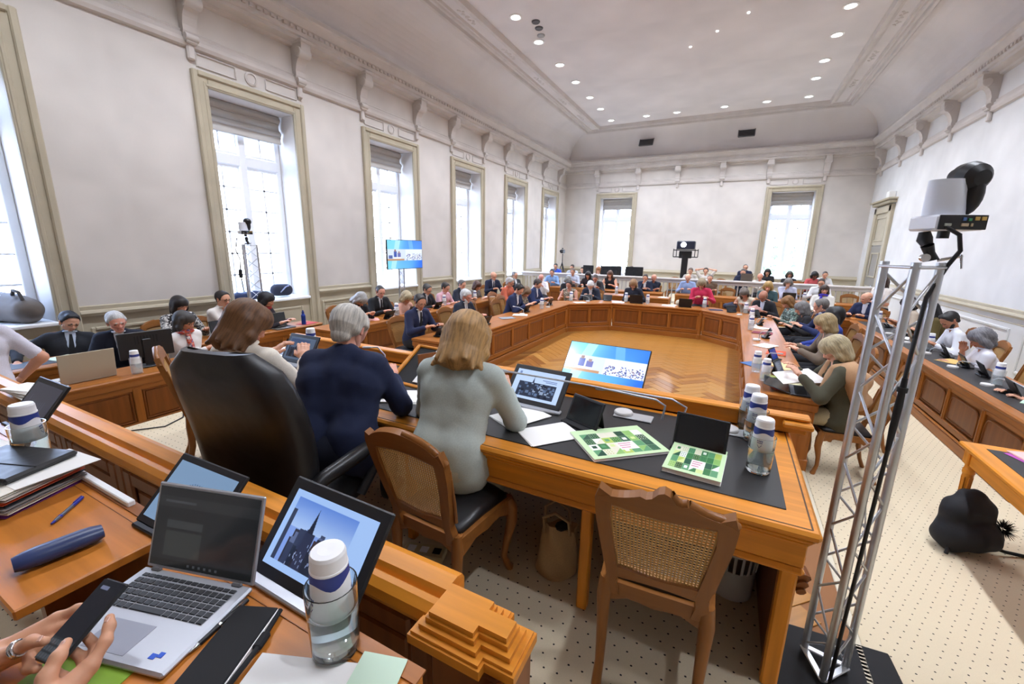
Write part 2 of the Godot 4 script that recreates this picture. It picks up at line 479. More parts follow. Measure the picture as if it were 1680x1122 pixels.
func hair_mb(style: String, fine: bool) -> MB:
	var key := "hair/%s/%s" % [style, fine]
	if cache.has(key): return cache[key]
	var w := Color.WHITE
	var b := []
	var face := [v(0, .012, -.11), v(0, -.1, -.1), .092, .1, 0, true]
	var low := [v(0, -.13, -.03), v(0, -.13, .02), .075, .075, 0, true]
	match style:
		"short", "crew":
			var e := .0 if style == "short" else -.006
			b = [[v(0, .043, -.02), v(0, .044, .034), .084 + e, .087 + e, 0], [v(0, .0, .046), v(0, -.035, .05), .068, .05, 0]]
			b += mirror([[v(.068, .03, -.006), v(.066, -.016, .016), .017, .014, 0], [v(.072, .04, -.04), v(.072, .0, -.03), .011, .008, 0]])
			b += [face, low]
			b += mirror([[v(.086, -.005, -.0), v(.086, -.03, -.004), .016, .014, 0, true]])
		"quiff":
			b = [[v(0, .048, -.02), v(0, .05, .034), .085, .087, 0], [v(-.03, .098, -.055), v(.035, .103, -.045), .024, .026, 0], [v(0, .0, .046), v(0, -.035, .05), .066, .048, 0]]
			b += mirror([[v(.068, .03, -.006), v(.066, -.012, .018), .017, .014, 0]])
			b += [face, low]
		"bald":
			b = [[v(0, -.005, .05), v(0, -.03, .05), .066, .052, 0]]
			b += mirror([[v(.066, .02, .0), v(.05, .0, .04), .022, .034, 0]])
			b += [[v(0, .075, -.04), v(0, .1, .05), .08, .075, 0, true], face, low]
		"sweep":   # thin white hair combed back over the crown
			b = [[v(0, .042, -.012), v(0, .045, .036), .084, .088, 0], [v(0, .0, .05), v(0, -.05, .053), .072, .052, 0]]
			b += mirror([[v(.07, .03, -.012), v(.064, -.015, .03), .024, .024, 0]])
			b += [[v(0, -.025, -.095), v(0, -.1, -.1), .088, .1, 0, true], [v(0, -.14, -.03), v(0, -.14, .01), .075, .07, 0, true]]
			b += mirror([[v(.088, -.005, -.002), v(.088, -.03, -.004), .018, .016, 0, true]])
		"bob", "lob", "long":
			var l: float = {"bob": -.11, "lob": -.145, "long": -.22}[style]
			b = [[v(0, .046, -.024), v(0, .046, .036), .088, .093, 0], [v(0, .01, .056), v(0, l, .058), .082, .06, 0]]
			b += mirror([[v(.066, .05, -.02), v(.082, l * .5, -.012), .036, .03, 0], [v(.082, l * .5, -.012), v(.066, l, -.006), .032, .022, 0], [v(.06, .0, .04), v(.055, l, .045), .05, .04, 0]])
			if style == "lob":
				for q in 9:
					var a := -.35 + (PI + .7) * q / 8.0
					b.append([v(cos(a) * .07, l + .03, .02 + sin(a) * .066), v(cos(a) * (.102 + .012 * (q % 2)), l - .016 - .016 * (q % 3), .02 + sin(a) * .098), .03, .009, 0])
			b += [[v(0, -.05, -.1), v(0, -.16, -.11), .07, .085, 0, true], [v(0, -.18, -.02), v(0, -.3, -.02), .05, .06, 0, true]]
		"fringe":
			b = [[v(0, .05, -.026), v(0, .046, .036), .089, .092, 0], [v(-.035, .03, -.083), v(.035, .03, -.083), .02, .02, 0], [v(0, .01, .056), v(0, -.1, .056), .08, .058, 0]]
			b += mirror([[v(.066, .05, -.02), v(.082, -.05, -.012), .034, .028, 0], [v(.082, -.05, -.012), v(.07, -.1, -.0), .03, .024, 0], [v(.06, .0, .04), v(.055, -.1, .045), .05, .036, 0]])
			b += [[v(0, -.06, -.1), v(0, -.16, -.11), .068, .085, 0, true], [v(0, -.17, -.02), v(0, -.3, -.02), .05, .06, 0, true]]
		"updo":
			b = [[v(0, .046, -.02), v(0, .048, .036), .086, .09, 0], [v(0, .0, .05), v(0, -.04, .052), .07, .05, 0], [v(0, .07, .1), v(0, .07, .1), .045, .045, 0]]
			b += mirror([[v(.07, .03, -.012), v(.066, -.015, .02), .024, .022, 0]])
			b += [face, low]
		"curly":
			b = [[v(0, .05, -.02), v(0, .05, .035), .094, .098, 0], [v(0, .0, .056), v(0, -.08, .05), .085, .062, 0]]
			b += mirror([[v(.07, .04, -.02), v(.088, -.03, .0), .044, .044, 0], [v(.088, -.03, .0), v(.07, -.09, .02), .042, .036, 0]])
			b += [[v(0, -.045, -.1), v(0, -.12, -.11), .074, .09, 0, true]]
	var mb := MB.new()
	var bump = null
	if style == "curly":
		bump = func(p: Vector3) -> float: return .008 * sin(p.x * 160.0) * sin(p.y * 150.0 + 1.0) * sin(p.z * 170.0)
	elif fine:
		bump = func(p: Vector3) -> float:
			var t := atan2(p.x, p.z)
			return .0048 * M.hn.get_noise_2d(t * 9.0, p.y * 14.0) + .0025 * M.hn.get_noise_2d(t * 26.0 + 50.0, p.y * 20.0)
	var tint = func(p: Vector3) -> Color:
		var t := atan2(p.x, p.z)
		var q: float = .5 + .55 * M.hn.get_noise_2d(t * 8.0, p.y * 7.0) + .4 * M.hn.get_noise_2d(t * 22.0, p.y * 11.0 + 9.0)
		return Color(1, 1, 1) * lerpf(.4 if fine else .62, 1.3, clampf(q, 0, 1))
	nets(mb, b, .004 if fine else .0085, .022, [w], bump, tint)
	cache[key] = mb
	return mb

# Joints of a body sitting (or standing) at the origin, facing -z.
func joints(pose: Dictionary) -> Dictionary:
	var j := {}
	var up: float = pose.get("hip", .55)
	var lean: float = pose.get("lean", .2)
	var side: float = pose.get("side", 0.0)
	var R := Basis(Vector3.BACK, side) * Basis(Vector3.RIGHT, -lean)
	var P := v(0, up, 0)
	j.R = R; j.P = P
	j.chest = P + R * v(0, .33, 0); j.neck = P + R * v(0, .49, .005)
	j.head = j.neck + R * v(0, .155, -.025)
	for s in [1.0, -1.0]:
		var sh := P + R * v(.185 * s, .445, 0)
		var hd: Vector3 = pose["rh"] if s > 0 else pose["lh"]
		var hint: Vector3 = pose.get("elbow", v(.5, -.6, .5))
		hint.x *= s
		var d := hd - sh
		var L := clampf(d.length(), .12, .54)
		hd = sh + d.normalized() * L
		var a := (.29 * .29 - .26 * .26 + L * L) / (2.0 * L)
		var h := sqrt(maxf(.29 * .29 - a * a, 0.0))
		var o := (hint - d.normalized() * hint.dot(d.normalized())).normalized()
		var el := sh + d.normalized() * a + o * h
		var t := "r" if s > 0 else "l"
		j["s" + t] = sh; j["e" + t] = el; j["h" + t] = hd
		if pose.get("stand", false):
			j["hip" + t] = v(.09 * s, up - .02, 0); j["kn" + t] = v(.1 * s, .5, -.02); j["an" + t] = v(.11 * s, .08, .02); j["toe" + t] = v(.13 * s, .035, -.14)
		else:
			j["hip" + t] = v(.09 * s, up - .02, .0); j["kn" + t] = v(.12 * s, up - .03, -.43); j["an" + t] = v(.12 * s, .08, -.38); j["toe" + t] = v(.13 * s, .035, -.53)
	return j

func torso(j: Dictionary, g: float, wide := 1.0) -> Array:
	var P: Vector3 = j.P; var R: Basis = j.R
	var out := []
	for s in [-1.0, 1.0]:
		var hip := P + R * v(.09 * wide * s, .03, .01); var wst := P + R * v(.078 * wide * s, .2, .005); var cst := P + R * v(.098 * wide * s, .35, .005); var sh := P + R * v(.15 * s, .44, .005)
		out += [[hip, wst, .108 + g, .094 + g, 0], [wst, cst, .094 + g, .104 + g, 0], [cst, sh, .1 + g, .058 + g, 0], [P + R * v(.02 * s, .49, .01), P + R * v(.165 * s, .45, .005), .05 + g, .05 + g, 0]]
	out.append([P + R * v(0, .2, -.0), P + R * v(0, .38, -.005), .1 + g, .11 + g, 0])
	out.append([P + R * v(0, .42, .0), P + R * v(0, .51, .0), .07 + g, .054 + g, 0])
	return out

func arm(j: Dictionary, t: String, g: float, upto := 1.0) -> Array:
	var s: Vector3 = j["s" + t]; var e: Vector3 = j["e" + t]; var h: Vector3 = j["h" + t]
	var out := [[s, s.lerp(e, minf(upto * 2.0, 1.0)), .054 + g, lerpf(.054, .044, minf(upto * 2.0, 1.0)) + g, 0]]
	if upto > .5: out.append([e, e.lerp(h, (upto - .5) * 2.0), .043 + g, lerpf(.043, .029, (upto - .5) * 2.0) + g, 0])
	return out

func legs(j: Dictionary, g: float) -> Array:
	var out := [[j.P + v(-.08, -.0, .0), j.P + v(.08, -.0, .0), .115 + g, .115 + g, 0]]
	for t in ["r", "l"]:
		out += [[j["hip" + t], j["kn" + t], .085 + g, .06 + g, 0], [j["kn" + t], j["an" + t], .058 + g, .042 + g, 0]]
	return out

func feet(j: Dictionary) -> Array:
	var out := []
	for t in ["r", "l"]: out += [[j["an" + t] + v(0, -.02, .02), j["toe" + t], .042, .036, 0]]
	return out

func pose_of(kind: String) -> Dictionary:
	match kind:
		"desk": return {"lean": .22, "rh": v(.15, .82, -.42), "lh": v(-.15, .82, -.42)}
		"desk2": return {"lean": .3, "rh": v(.06, .82, -.42), "lh": v(-.2, .82, -.36)}
		"write": return {"lean": .36, "rh": v(.16, .82, -.44), "lh": v(-.12, .82, -.42)}
		"read": return {"lean": .15, "rh": v(.14, .92, -.38), "lh": v(-.14, .92, -.38)}
		"chin": return {"lean": .18, "rh": v(.04, 1.0, -.27), "lh": v(-.1, .82, -.36)}
		"cross": return {"lean": .1, "rh": v(-.12, .83, -.24), "lh": v(.12, .83, -.26)}
		"lap": return {"lean": -.05, "rh": v(.1, .7, -.32), "lh": v(-.1, .7, -.32)}
		"back": return {"lean": -.12, "side": .12, "rh": v(.42, .82, -.2), "lh": v(-.2, .78, -.36), "elbow": v(.8, -.3, .3)}
		"up": return {"lean": .0, "rh": v(.1, 1.28, .06), "lh": v(-.1, 1.28, .06), "elbow": v(1, .3, -.3)}
		"bow": return {"lean": .5, "rh": v(.12, .82, -.48), "lh": v(-.14, .82, -.46)}
		"stand": return {"lean": .0, "hip": .93, "stand": true, "rh": v(.06, 1.1, -.25), "lh": v(-.06, 1.1, -.25)}
		"bend": return {"lean": .3, "hip": .95, "stand": true, "rh": v(.24, .98, -.22), "lh": v(-.12, .95, -.5), "elbow": v(.9, 0, .7)}
	return {"lean": .2, "rh": v(.15, .82, -.4), "lh": v(-.15, .82, -.4)}

func hand_frame(from: Vector3, to: Vector3, left: bool) -> Transform3D:
	var z := (from - to).normalized()
	var x := Vector3.UP.cross(z).normalized()
	if x.length() < .1: x = Vector3.RIGHT
	var bs := Basis(x, z.cross(x), z)
	if left: bs = Basis(-bs.x, bs.y, bs.z)
	return Transform3D(bs, to)

func flip_if(mb: MB, xf: Transform3D) -> MB:   # a mirrored copy needs its triangles turned round
	var o := MB.new()
	o.p = xf * mb.p
	o.n = Transform3D(xf.basis, Vector3.ZERO) * mb.n
	o.c = mb.c.duplicate()
	if xf.basis.determinant() < 0:
		for i in range(0, o.p.size(), 3):
			var a := o.p[i + 1]; o.p[i + 1] = o.p[i + 2]; o.p[i + 2] = a
			var b := o.n[i + 1]; o.n[i + 1] = o.n[i + 2]; o.n[i + 2] = b
			var c := o.c[i + 1]; o.c[i + 1] = o.c[i + 2]; o.c[i + 2] = c
	return o

func part_mesh(key: String, bones: Array, cell: float, k: float, cols: Array, bump = null) -> Mesh:
	if not cache.has(key):
		var mb := MB.new()
		nets(mb, bones, cell, k, cols, bump)
		cache[key] = mb.mesh()
	return cache[key]

# d: sex, skin, hair (style), hc (hair colour), top (jacket, shirt, tee, vest), c (colour), c2 (shirt under a jacket), tie, pants, glasses, pose, hy/hp/hr (head turn, nod, tilt), fine
func person(label: String, at: Vector3, turn: float, d: Dictionary, group := "") -> Node3D:
	var t := thing("person", label, "person", at, turn, group)
	var fine: bool = d.get("fine", false)
	var cell: float = d.get("cell", .016 if fine else .025)
	var pk: String = d.get("pose", "desk")
	var pose: Dictionary = d["joints"] if d.has("joints") else pose_of(pk)
	if d.has("joints"): pk = label
	var j := joints(pose)
	var sex: String = d.get("sex", "m")
	var skin: String = d.get("skin", "d7a184")
	var top: String = d.get("top", "jacket")
	var wide: float = d.get("wide", 1.0 if sex == "m" else .88)
	var head := Transform3D(j.R * Basis.from_euler(v(-d.get("hp", .1), d.get("hy", 0.0), d.get("hr", 0.0))), j.head)
	# the body: one continuous surface under the clothes, head and hands on finer grids
	var slv := 1.0 if top in ["jacket", "shirt", "coat", "blazer"] else (.42 if top in ["tee", "polo"] else .0)
	var bk := "body/%s/%s/%s/%s/%s" % [pk, sex, slv, cell, skin]
	if not cache.has(bk):
		var bones := torso(j, -.022, wide)
		bones.append([j.neck + j.R * v(0, -.03, .0), j.head + j.R * v(0, -.02, .02), .054, .052, 0])
		for a in ["r", "l"]: bones += arm(j, a, -.01 if slv == 1.0 else .0)
		for bo in legs(j, -.02): bones.append(bo)
		for bo in feet(j): bones.append([bo[0], bo[1], bo[2] - .008, bo[3] - .008, 0])
		var mb := MB.new()
		nets(mb, bones, cell, .03, [lin(skin)])
		for a in ["r", "l"]:
			if d.get("nohands", false): break
			mb.add(flip_if(hand_mb(skin, fine), hand_frame(j["e" + a], j["h" + a], a == "l")), Transform3D.IDENTITY)
		cache[bk] = mb
	var body := MB.new()
	body.add(cache[bk], Transform3D.IDENTITY)
	body.add(head_mb(sex, skin, d.get("brow", d.get("hc", "4a382c")), fine or d.get("mid", false)), head)
	obj("body", body, M.skinv, t)
	var hs: String = d.get("hair", "short")
	if hs != "none":
		var hm := part_mesh_of("hair/%s/%s" % [hs, fine or d.get("mid", false)], hair_mb(hs, fine or d.get("mid", false)))
		var h := mi(hm, "hair", hair_mat(d.get("hc", "4a382c")), t)
		h.transform = head
		if d.has("hs"): h.scale_object_local(d.hs)
	# clothes
	var pants := mi(part_mesh("legs/%s/%s" % [pk, cell], legs(j, .012), maxf(cell, .02), .04, [Color.WHITE]), "trousers", dress(d.get("pants", "24262d")), t)
	if d.get("skirt", false): pants.name = "skirt"
	mi(part_mesh("feet/%s" % pk, feet(j), .014, .01, [Color.WHITE]), "shoes", plain("1c1a19", .5), t)
	var cut := []
	var R: Basis = j.R; var P: Vector3 = j.P
	if top == "jacket" or top == "coat":
		cut = [[P + R * v(0, .5, -.11), P + R * v(0, .2, -.155), .07, .014, 0, true]]
	elif top == "blazer":
		cut = [[P + R * v(0, .5, -.11), P + R * v(0, .3, -.155), .06, .014, 0, true]]
	elif top in ["vest", "dress"]:
		cut = [[P + R * v(0, .53, -.07), P + R * v(0, .5, -.06), .085, .07, 0, true]]
	else:
		cut = [[P + R * v(0, .56, -.06), P + R * v(0, .52, -.08), .06, .05, 0, true]]
	var bones := torso(j, .012 if top in ["jacket", "coat", "blazer"] else .004, wide)
	for a in ["r", "l"]:
		if top in ["vest", "dress"]: continue
		bones += arm(j, a, .013 if top in ["jacket", "coat", "blazer"] else .006, .94 if slv == 1.0 else slv)
	if top in ["coat", "blazer"] or fine and top == "jacket":
		for s in [-1.0, 1.0]: bones.append([P + v(.08 * wide * s, .08, .005), P + v(.1 * wide * s, -.04, -.02), .12, .138, 0])
	bones += cut
	var nm: String = {"jacket": "jacket", "coat": "coat", "blazer": "blazer", "shirt": "shirt", "tee": "shirt", "polo": "polo_shirt", "vest": "top", "dress": "dress"}[top]
	var bump = null
	if fine:
		bump = func(p: Vector3) -> float: return .007 * M.hn.get_noise_3d(p.x * 9.0, p.y * 16.0, p.z * 9.0) + .003 * M.hn.get_noise_3d(p.x * 22.0, p.y * 34.0, p.z * 22.0)
	mi(part_mesh("top/%s/%s/%s/%s/%s" % [pk, top, wide, cell, fine], bones, cell * .85, .035, [Color.WHITE], bump), nm, dress(d.get("c", "23283a")), t)
	if top == "jacket":
		mi(part_mesh("under/%s/%s" % [pk, wide], [[P + R * v(-.06, .2, .0), P + R * v(.06, .2, .0), .1, .1, 0], [P + R * v(-.07, .34, .0), P + R * v(.07, .34, .0), .104, .104, 0], [P + R * v(0, .44, 0), P + R * v(0, .515, -.005), .085, .062, 0]], .018, .03, [Color.WHITE]), "shirt", dress(d.get("c2", "eceef2")), t)
	if top in ["jacket", "shirt", "polo", "tee"] and d.get("collar", true):
		var cm := MB.new()
		var ring := []
		for i in 13:
			var a := PI * .5 + .28 + (TAU - .56) * i / 12.0
			ring.append(P + R * v(cos(a) * .062, .525 + .012 * sin(a), -sin(a) * .062 - .004))
		cm.tube(ring, .012, 6)
		obj("collar", cm, dress(d.get("c2", "eceef2") if top == "jacket" else d.get("c", "eeeeee")), t)
	if top == "blazer":   # turned collar round the back of the neck
		var bm := MB.new()
		var rr := []
		for k in 4:
			var q: Array = [[.536, .058], [.545, .064], [.53, .078], [.505, .094]][k]
			var line := PackedVector3Array()
			for i in 17:
				var a := PI * -.32 + PI * 1.64 * i / 16.0
				line.append(P + R * v(cos(a) * q[1] * 1.05, q[0] - .03 * pow(absf(cos(a)), 2) - .03, sin(a) * q[1] + .004))
			rr.append(line)
		bm.loft(rr, false, false)
		obj("collar", bm, dress(d.get("c", "eeeeee")), t)
	if d.has("beard"):
		var hb := mi(part_mesh("beard/%s" % fine, [[v(-.05, -.05, -.03), v(-.03, -.085, -.06), .022, .02, 0], [v(.05, -.05, -.03), v(.03, -.085, -.06), .022, .02, 0], [v(-.028, -.09, -.064), v(.028, -.09, -.064), .02, .02, 0], [v(-.022, -.047, -.096), v(.022, -.047, -.096), .007, .007, 0]], .007, .015, [Color.WHITE]), "beard", hair_mat(d.beard), t)
		hb.transform = head
	if d.has("tie"):
		var tm := MB.new()
		var ln := []
		for i in 6:
			var y := .5 - i * .06
			var z := -.072 - .014 * minf(i, 2.4)
			var hw := .012 + .005 * i
			ln.append([P + R * v(-hw, y, z), P + R * v(hw, y, z), P + R * v(hw, y, z - .008), P + R * v(-hw, y, z - .008)])
		for i in 5:
			var a: Array = ln[i]; var b: Array = ln[i + 1]
			tm.quad(a[3], b[3], b[2], a[2]); tm.quad(a[0], b[0], b[3], a[3]); tm.quad(a[2], b[2], b[1], a[1]); tm.quad(a[1], b[1], b[0], a[0])
		tm.quad(ln[0][0], ln[0][3], ln[0][2], ln[0][1]); tm.quad(ln[5][0], ln[5][1], ln[5][2], ln[5][3])
		obj("tie", tm, dress(d.tie), t)
	if d.get("glasses", false):
		var gm := MB.new()
		for s in [-1.0, 1.0]:
			var ring := []
			for i in 9:
				var a := TAU * i / 8.0
				ring.append(v(s * .034 + cos(a) * .023, .0 + sin(a) * .016, -.104 + absf(cos(a)) * .0))
			gm.tube(ring, .0018, 5)
			gm.tube([v(s * .057, .004, -.103), v(s * .078, .006, -.06), v(s * .083, .012, .0)], .0018, 5)
		gm.tube([v(-.011, .003, -.107), v(.011, .003, -.107)], .0018, 5)
		var g := obj("glasses", gm, plain(d.get("gc", "1a1a1c"), .3), t)
		g.transform = head
	if d.has("scarf"):
		var sm := MB.new()
		var ring := []
		for i in 15:
			var a := TAU * i / 14.0
			ring.append(P + R * v(cos(a) * .078, .515 + .022 * sin(a), -sin(a) * .075 - .012))
		sm.tube(ring, .027, 8, false)
		sm.tube([P + R * v(.03, .5, -.085), P + R * v(.045, .38, -.14), P + R * v(.04, .22, -.15)], [.026, .034, .03], 8)
		obj("scarf", sm, dress(d.scarf), t)
	return t

func part_mesh_of(key: String, mb: MB) -> Mesh:
	key = "mesh/" + key
	if not cache.has(key):
		var m := MB.new()
		m.p = mb.p; m.n = mb.n; m.c = mb.c
		cache[key] = m.mesh()
	return cache[key]

func hair_mat(col: String) -> StandardMaterial3D:
	var key := "hair" + col
	if not M.has(key):
		var m := tri_mat(Color(col), M.strand, v(7.0, .7, 7.0), .55)
		m.rim_enabled = true; m.rim = .2; m.vertex_color_use_as_albedo = true
		M[key] = m
	return M[key]

# ---------------------------------------------------------------- the room
const WIN_Z := [-1.35, -5.11, -8.55, -11.99, -15.4, -18.9]   # centres of the windows in the long wall
const WIN_X := [-5.23, 1.91]                                 # centres of the windows in the end wall
const WOUT := 1.95      # width over the architrave
const WOPEN := 1.5
const WTOP := 4.52
const SILL := 1.03
const THICK := 0.62

# sweeps a profile of Vector2(inset from the wall, height) round the room; kx etc. scale the inset per side
func around(mb: MB, prof: Array, kl := 1.0, kr := 1.0, kb := 1.0, smooth := false) -> void:
	for i in prof.size() - 1:
		var a: Vector2 = prof[i]; var b: Vector2 = prof[i + 1]
		var c := []
		for q in [a, b]:
			c.append([v(XL + q.x * kl, q.y, ZF), v(XL + q.x * kl, q.y, ZB + q.x * kb), v(XR - q.x * kr, q.y, ZB + q.x * kb), v(XR - q.x * kr, q.y, ZF)])
		for s in 3:
			mb.quad(c[0][s], c[0][s + 1], c[1][s + 1], c[1][s])

func wall_with_openings(mb: MB, o: Vector3, along: Vector3, inward: Vector3, len: float, h: float, cents: Array) -> void:
	var bs := Basis(along, Vector3.UP, along.cross(Vector3.UP))
	var at := 0.0
	var mid := -inward * THICK * .5
	for c in cents + [len + 50.0]:
		var e := minf(c - WOPEN * .5, len)
		if e > at: mb.box(o + along * (at + e) * .5 + Vector3.UP * h * .5 + mid, v(e - at, h, THICK), 0, bs)
		if c < len:
			mb.box(o + along * c + Vector3.UP * SILL * .5 + mid, v(WOPEN, SILL, THICK), 0, bs)
			mb.box(o + along * c + Vector3.UP * (WTOP + h) * .5 + mid, v(WOPEN, h - WTOP, THICK), 0, bs)
		at = c + WOPEN * .5

func mould(mb: MB, a: Vector3, b: Vector3, inward: Vector3, prof: Array) -> void:   # a straight moulding on a wall; prof Vector2(out, across)
	var d := (b - a).normalized()
	var side := inward.cross(d)
	for i in prof.size() - 1:
		var p: Vector2 = prof[i]; var q: Vector2 = prof[i + 1]
		mb.quad(a + inward * p.x + side * p.y, a + inward * q.x + side * q.y, b + inward * q.x + side * q.y, b + inward * p.x + side * p.y)

func frame_rect(mb: MB, c: Vector3, along: Vector3, inward: Vector3, w: float, h: float, t: float, out: float) -> void:   # a raised rectangular moulding
	var up := Vector3.UP
	var bs := Basis(along, up, along.cross(up))
	for s in [-1.0, 1.0]:
		mb.box(c + along * s * (w - t) * .5 + inward * out * .5, v(t, h, out), out * .45, bs)
		mb.box(c + up * s * (h - t) * .5 + inward * out * .5, v(w - t * 2, t, out), out * .45, bs)

func window(n: int, o: Vector3, along: Vector3, inward: Vector3) -> void:   # o: middle of the opening on the wall face at floor level
	var up := Vector3.UP
	var bs := Basis(along, up, along.cross(up))
	var w := MB.new()
	var back := -inward * (THICK - .08)
	var h := WTOP - SILL
	# fixed frame, central post and transom
	for s in [-1.0, 1.0]: w.box(o + back + along * s * (WOPEN * .5 - .05) + up * (SILL + h * .5), v(.1, h, .09), .01, bs)
	w.box(o + back + up * (WTOP - .05), v(WOPEN, .1, .09), .01, bs)
	w.box(o + back + up * (SILL + .05), v(WOPEN, .1, .1), .01, bs)
	var root := struct("window_%d" % (n + 1), w, M.frame)
	var tr := SILL + h * .735
	var m := MB.new(); m.box(o + back + up * tr, v(WOPEN - .1, .2, .11), .02, bs); obj("transom", m, M.frame, root)
	m = MB.new(); m.box(o + back + up * (SILL + h * .5), v(.16, h - .1, .12), .025, bs); obj("mullion", m, M.frame, root)
	# casements with glazing bars and panes
	for s in [-1.0, 1.0]:
		var cs := MB.new()
		var x0: float = s * (WOPEN * .25 - .0); var cw := WOPEN * .5 - .16
		for part in [[SILL + .1, tr - .08, 6], [tr + .08, WTOP - .1, 2]]:
			var y0: float = part[0]; var y1: float = part[1]; var rows: int = part[2]
			for e in [-1.0, 1.0]:
				cs.box(o + back + along * (x0 + e * (cw * .5 + .01)) + up * (y0 + y1) * .5, v(.055, y1 - y0, .05), .008, bs)
			for e in [y0 + .03, y1 - .03]: cs.box(o + back + along * x0 + up * e, v(cw, .06, .05), .008, bs)
			cs.box(o + back + along * x0 + up * (y0 + y1) * .5, v(.03, y1 - y0, .03), 0, bs)
			for r in range(1, rows): cs.box(o + back + along * x0 + up * lerpf(y0, y1, r / float(rows)), v(cw, .03, .03), 0, bs)
			var key := "pane%.3f" % ((y1 - y0) / rows)
			if not cache.has(key):
				var pm := MB.new()
				var pw := cw * .5 - .02; var ph := (y1 - y0) / rows - .02
				pm.quad(v(-pw * .5, -ph * .5, 0), v(pw * .5, -ph * .5, 0), v(pw * .5, ph * .5, 0), v(-pw * .5, ph * .5, 0))
				cache[key] = pm.mesh()
			for r in rows:
				for e in [-1.0, 1.0]:
					var g := mi(cache[key], "pane", M.pane, root)
					g.transform = Transform3D(bs, o + back + along * (x0 + e * cw * .25) + up * lerpf(y0, y1, (r + .5) / rows))
		obj("casement", cs, M.frame, root)
	# architrave on the wall face, sill board, panel over the head
	var ar := MB.new()
	var aw := (WOUT - WOPEN) * .5
	for s in [-1.0, 1.0]:
		ar.box(o + along * s * (WOPEN * .5 + aw * .5) + inward * .02 + up * (WTOP + aw) * .5, v(aw, WTOP + aw, .05), .012, bs)
		ar.box(o + along * s * (WOPEN * .5 + aw * .82) + inward * .045 + up * (WTOP + aw) * .5, v(aw * .36, WTOP + aw, .06), .016, bs)
		ar.box(o + along * s * (WOPEN * .5 + aw * .2) + inward * .04 + up * (WTOP + aw * .4) * .5, v(aw * .2, WTOP + aw * .4, .03), .01, bs)
	ar.box(o + inward * .02 + up * (WTOP + aw * .5), v(WOPEN, aw, .05), .012, bs)
	ar.box(o + inward * .045 + up * (WTOP + aw * .82), v(WOPEN + aw * 1.3, aw * .36, .06), .016, bs)
	ar.box(o + inward * .04 + up * (WTOP + aw * .2), v(WOPEN + .1, aw * .2, .03), .01, bs)
	obj("architrave", ar, M.greige, root)
	var sb := MB.new()
	sb.box(o - inward * (THICK * .5 - .05) + up * (SILL + .015), v(WOPEN + .02, .05, THICK + .06), .012, bs)
	obj("sill", sb, M.frame, root)
	var ov := MB.new()
	frame_rect(ov, o + up * 4.9 - along * .56, along, inward, .62, .2, .025, .022)
	frame_rect(ov, o + up * 4.9 + along * .56, along, inward, .62, .2, .025, .022)
	ov.lathe([Vector2(.11, 0), Vector2(.11, .018), Vector2(.08, .03), Vector2(.075, .012), Vector2(0, .012)], 18, o + up * 4.9, Basis(along, inward, along.cross(inward)))
	obj("over_panel", ov, M.trim, root)
	var ap := MB.new()   # panel under the sill
	frame_rect(ap, o + up * .55, along, inward, WOPEN - .3, .66, .05, .025)
	obj("apron_panel", ap, M.greige, root)

func blind(n: int, o: Vector3, along: Vector3, inward: Vector3, label: String) -> void:
	var bs := Basis(along, Vector3.UP, along.cross(Vector3.UP))
	var t := thing("roman_blind", label, "blind", o - inward * (THICK - .24) + Vector3.UP * WTOP, 0, "roman blinds in the window heads")
	t.basis = bs
	var y := 0.0
	for i in 4:
		var f := MB.new()
		var hgt: float = [.14, .14, .13, .12][i]
		var rr := []
		for s in 2:
			var line := PackedVector3Array()
			for k in 7:
				line.append(v((s - .5) * (WOPEN - .06), y - hgt * k / 6.0, .05 * sin(PI * k / 6.0) * (1 if i % 2 == 0 else -.4) + (.03 if i == 3 else 0.0)))
			rr.append(line)
		f.loft([rr[1], rr[0]], false, false)
		f.bar(v(-(WOPEN - .06) * .5, y - hgt, .0), v((WOPEN - .06) * .5, y - hgt, .0), .02, .016)
		obj("fold", f, M.blind, t)
		y -= hgt * .92

func corbel(parent: Node, o: Vector3, along: Vector3, inward: Vector3) -> void:   # scrolled bracket under the cornice, its foot on the frieze band
	if not cache.has("corbel"):
		var m := MB.new()
		var poly := PackedVector2Array()
		for q in [[0, .6], [.3, .6], [.3, .53], [.29, .45], [.24, .37], [.17, .31], [.13, .24], [.1, .14], [.1, .06], [.07, .0], [0, .0]]: poly.append(Vector2(q[0], q[1]))
		m.prism(poly, .2, Vector3.ZERO, Basis(v(0, 0, 1), v(0, 1, 0), v(-1, 0, 0)))
		m.lathe([Vector2(0, -.13), Vector2(.07, -.13), Vector2(.085, -.12), Vector2(.085, .12), Vector2(.07, .13), Vector2(0, .13)], 16, v(0, .43, .21), Basis(v(0, 1, 0), v(-1, 0, 0), v(0, 0, 1)))
		m.box(v(0, .61, .17), v(.26, .05, .34), .012)
		m.box(v(0, -.04, .05), v(.17, .12, .13), .015)
		m.lathe([Vector2(0, -.09), Vector2(.05, -.09), Vector2(.05, .09), Vector2(0, .09)], 12, v(0, -.02, .1), Basis(v(0, 1, 0), v(-1, 0, 0), v(0, 0, 1)))
		m.box(v(0, -.2, .03), v(.11, .22, .07), .02)
		cache["corbel"] = m.mesh()
	var g := mi(cache["corbel"], "corbel", M.trim, parent)
	g.transform = Transform3D(Basis(inward.cross(Vector3.UP) * -1.0, Vector3.UP, inward), o)

func dado(parent: Node, a: Vector3, b: Vector3, inward: Vector3, n: int) -> void:   # raised panels of the wainscot between a and b
	var along := (b - a).normalized()
	var w := a.distance_to(b) / n
	if w < .25: return
	for i in n:
		var m := MB.new()
		frame_rect(m, a + along * (i + .5) * w + Vector3.UP * .58, along, inward, w - .16, .72, .05, .028)
		frame_rect(m, a + along * (i + .5) * w + Vector3.UP * .58, along, inward, w - .3, .56, .02, .016)
		obj("wainscot_panel", m, M.greige, parent)

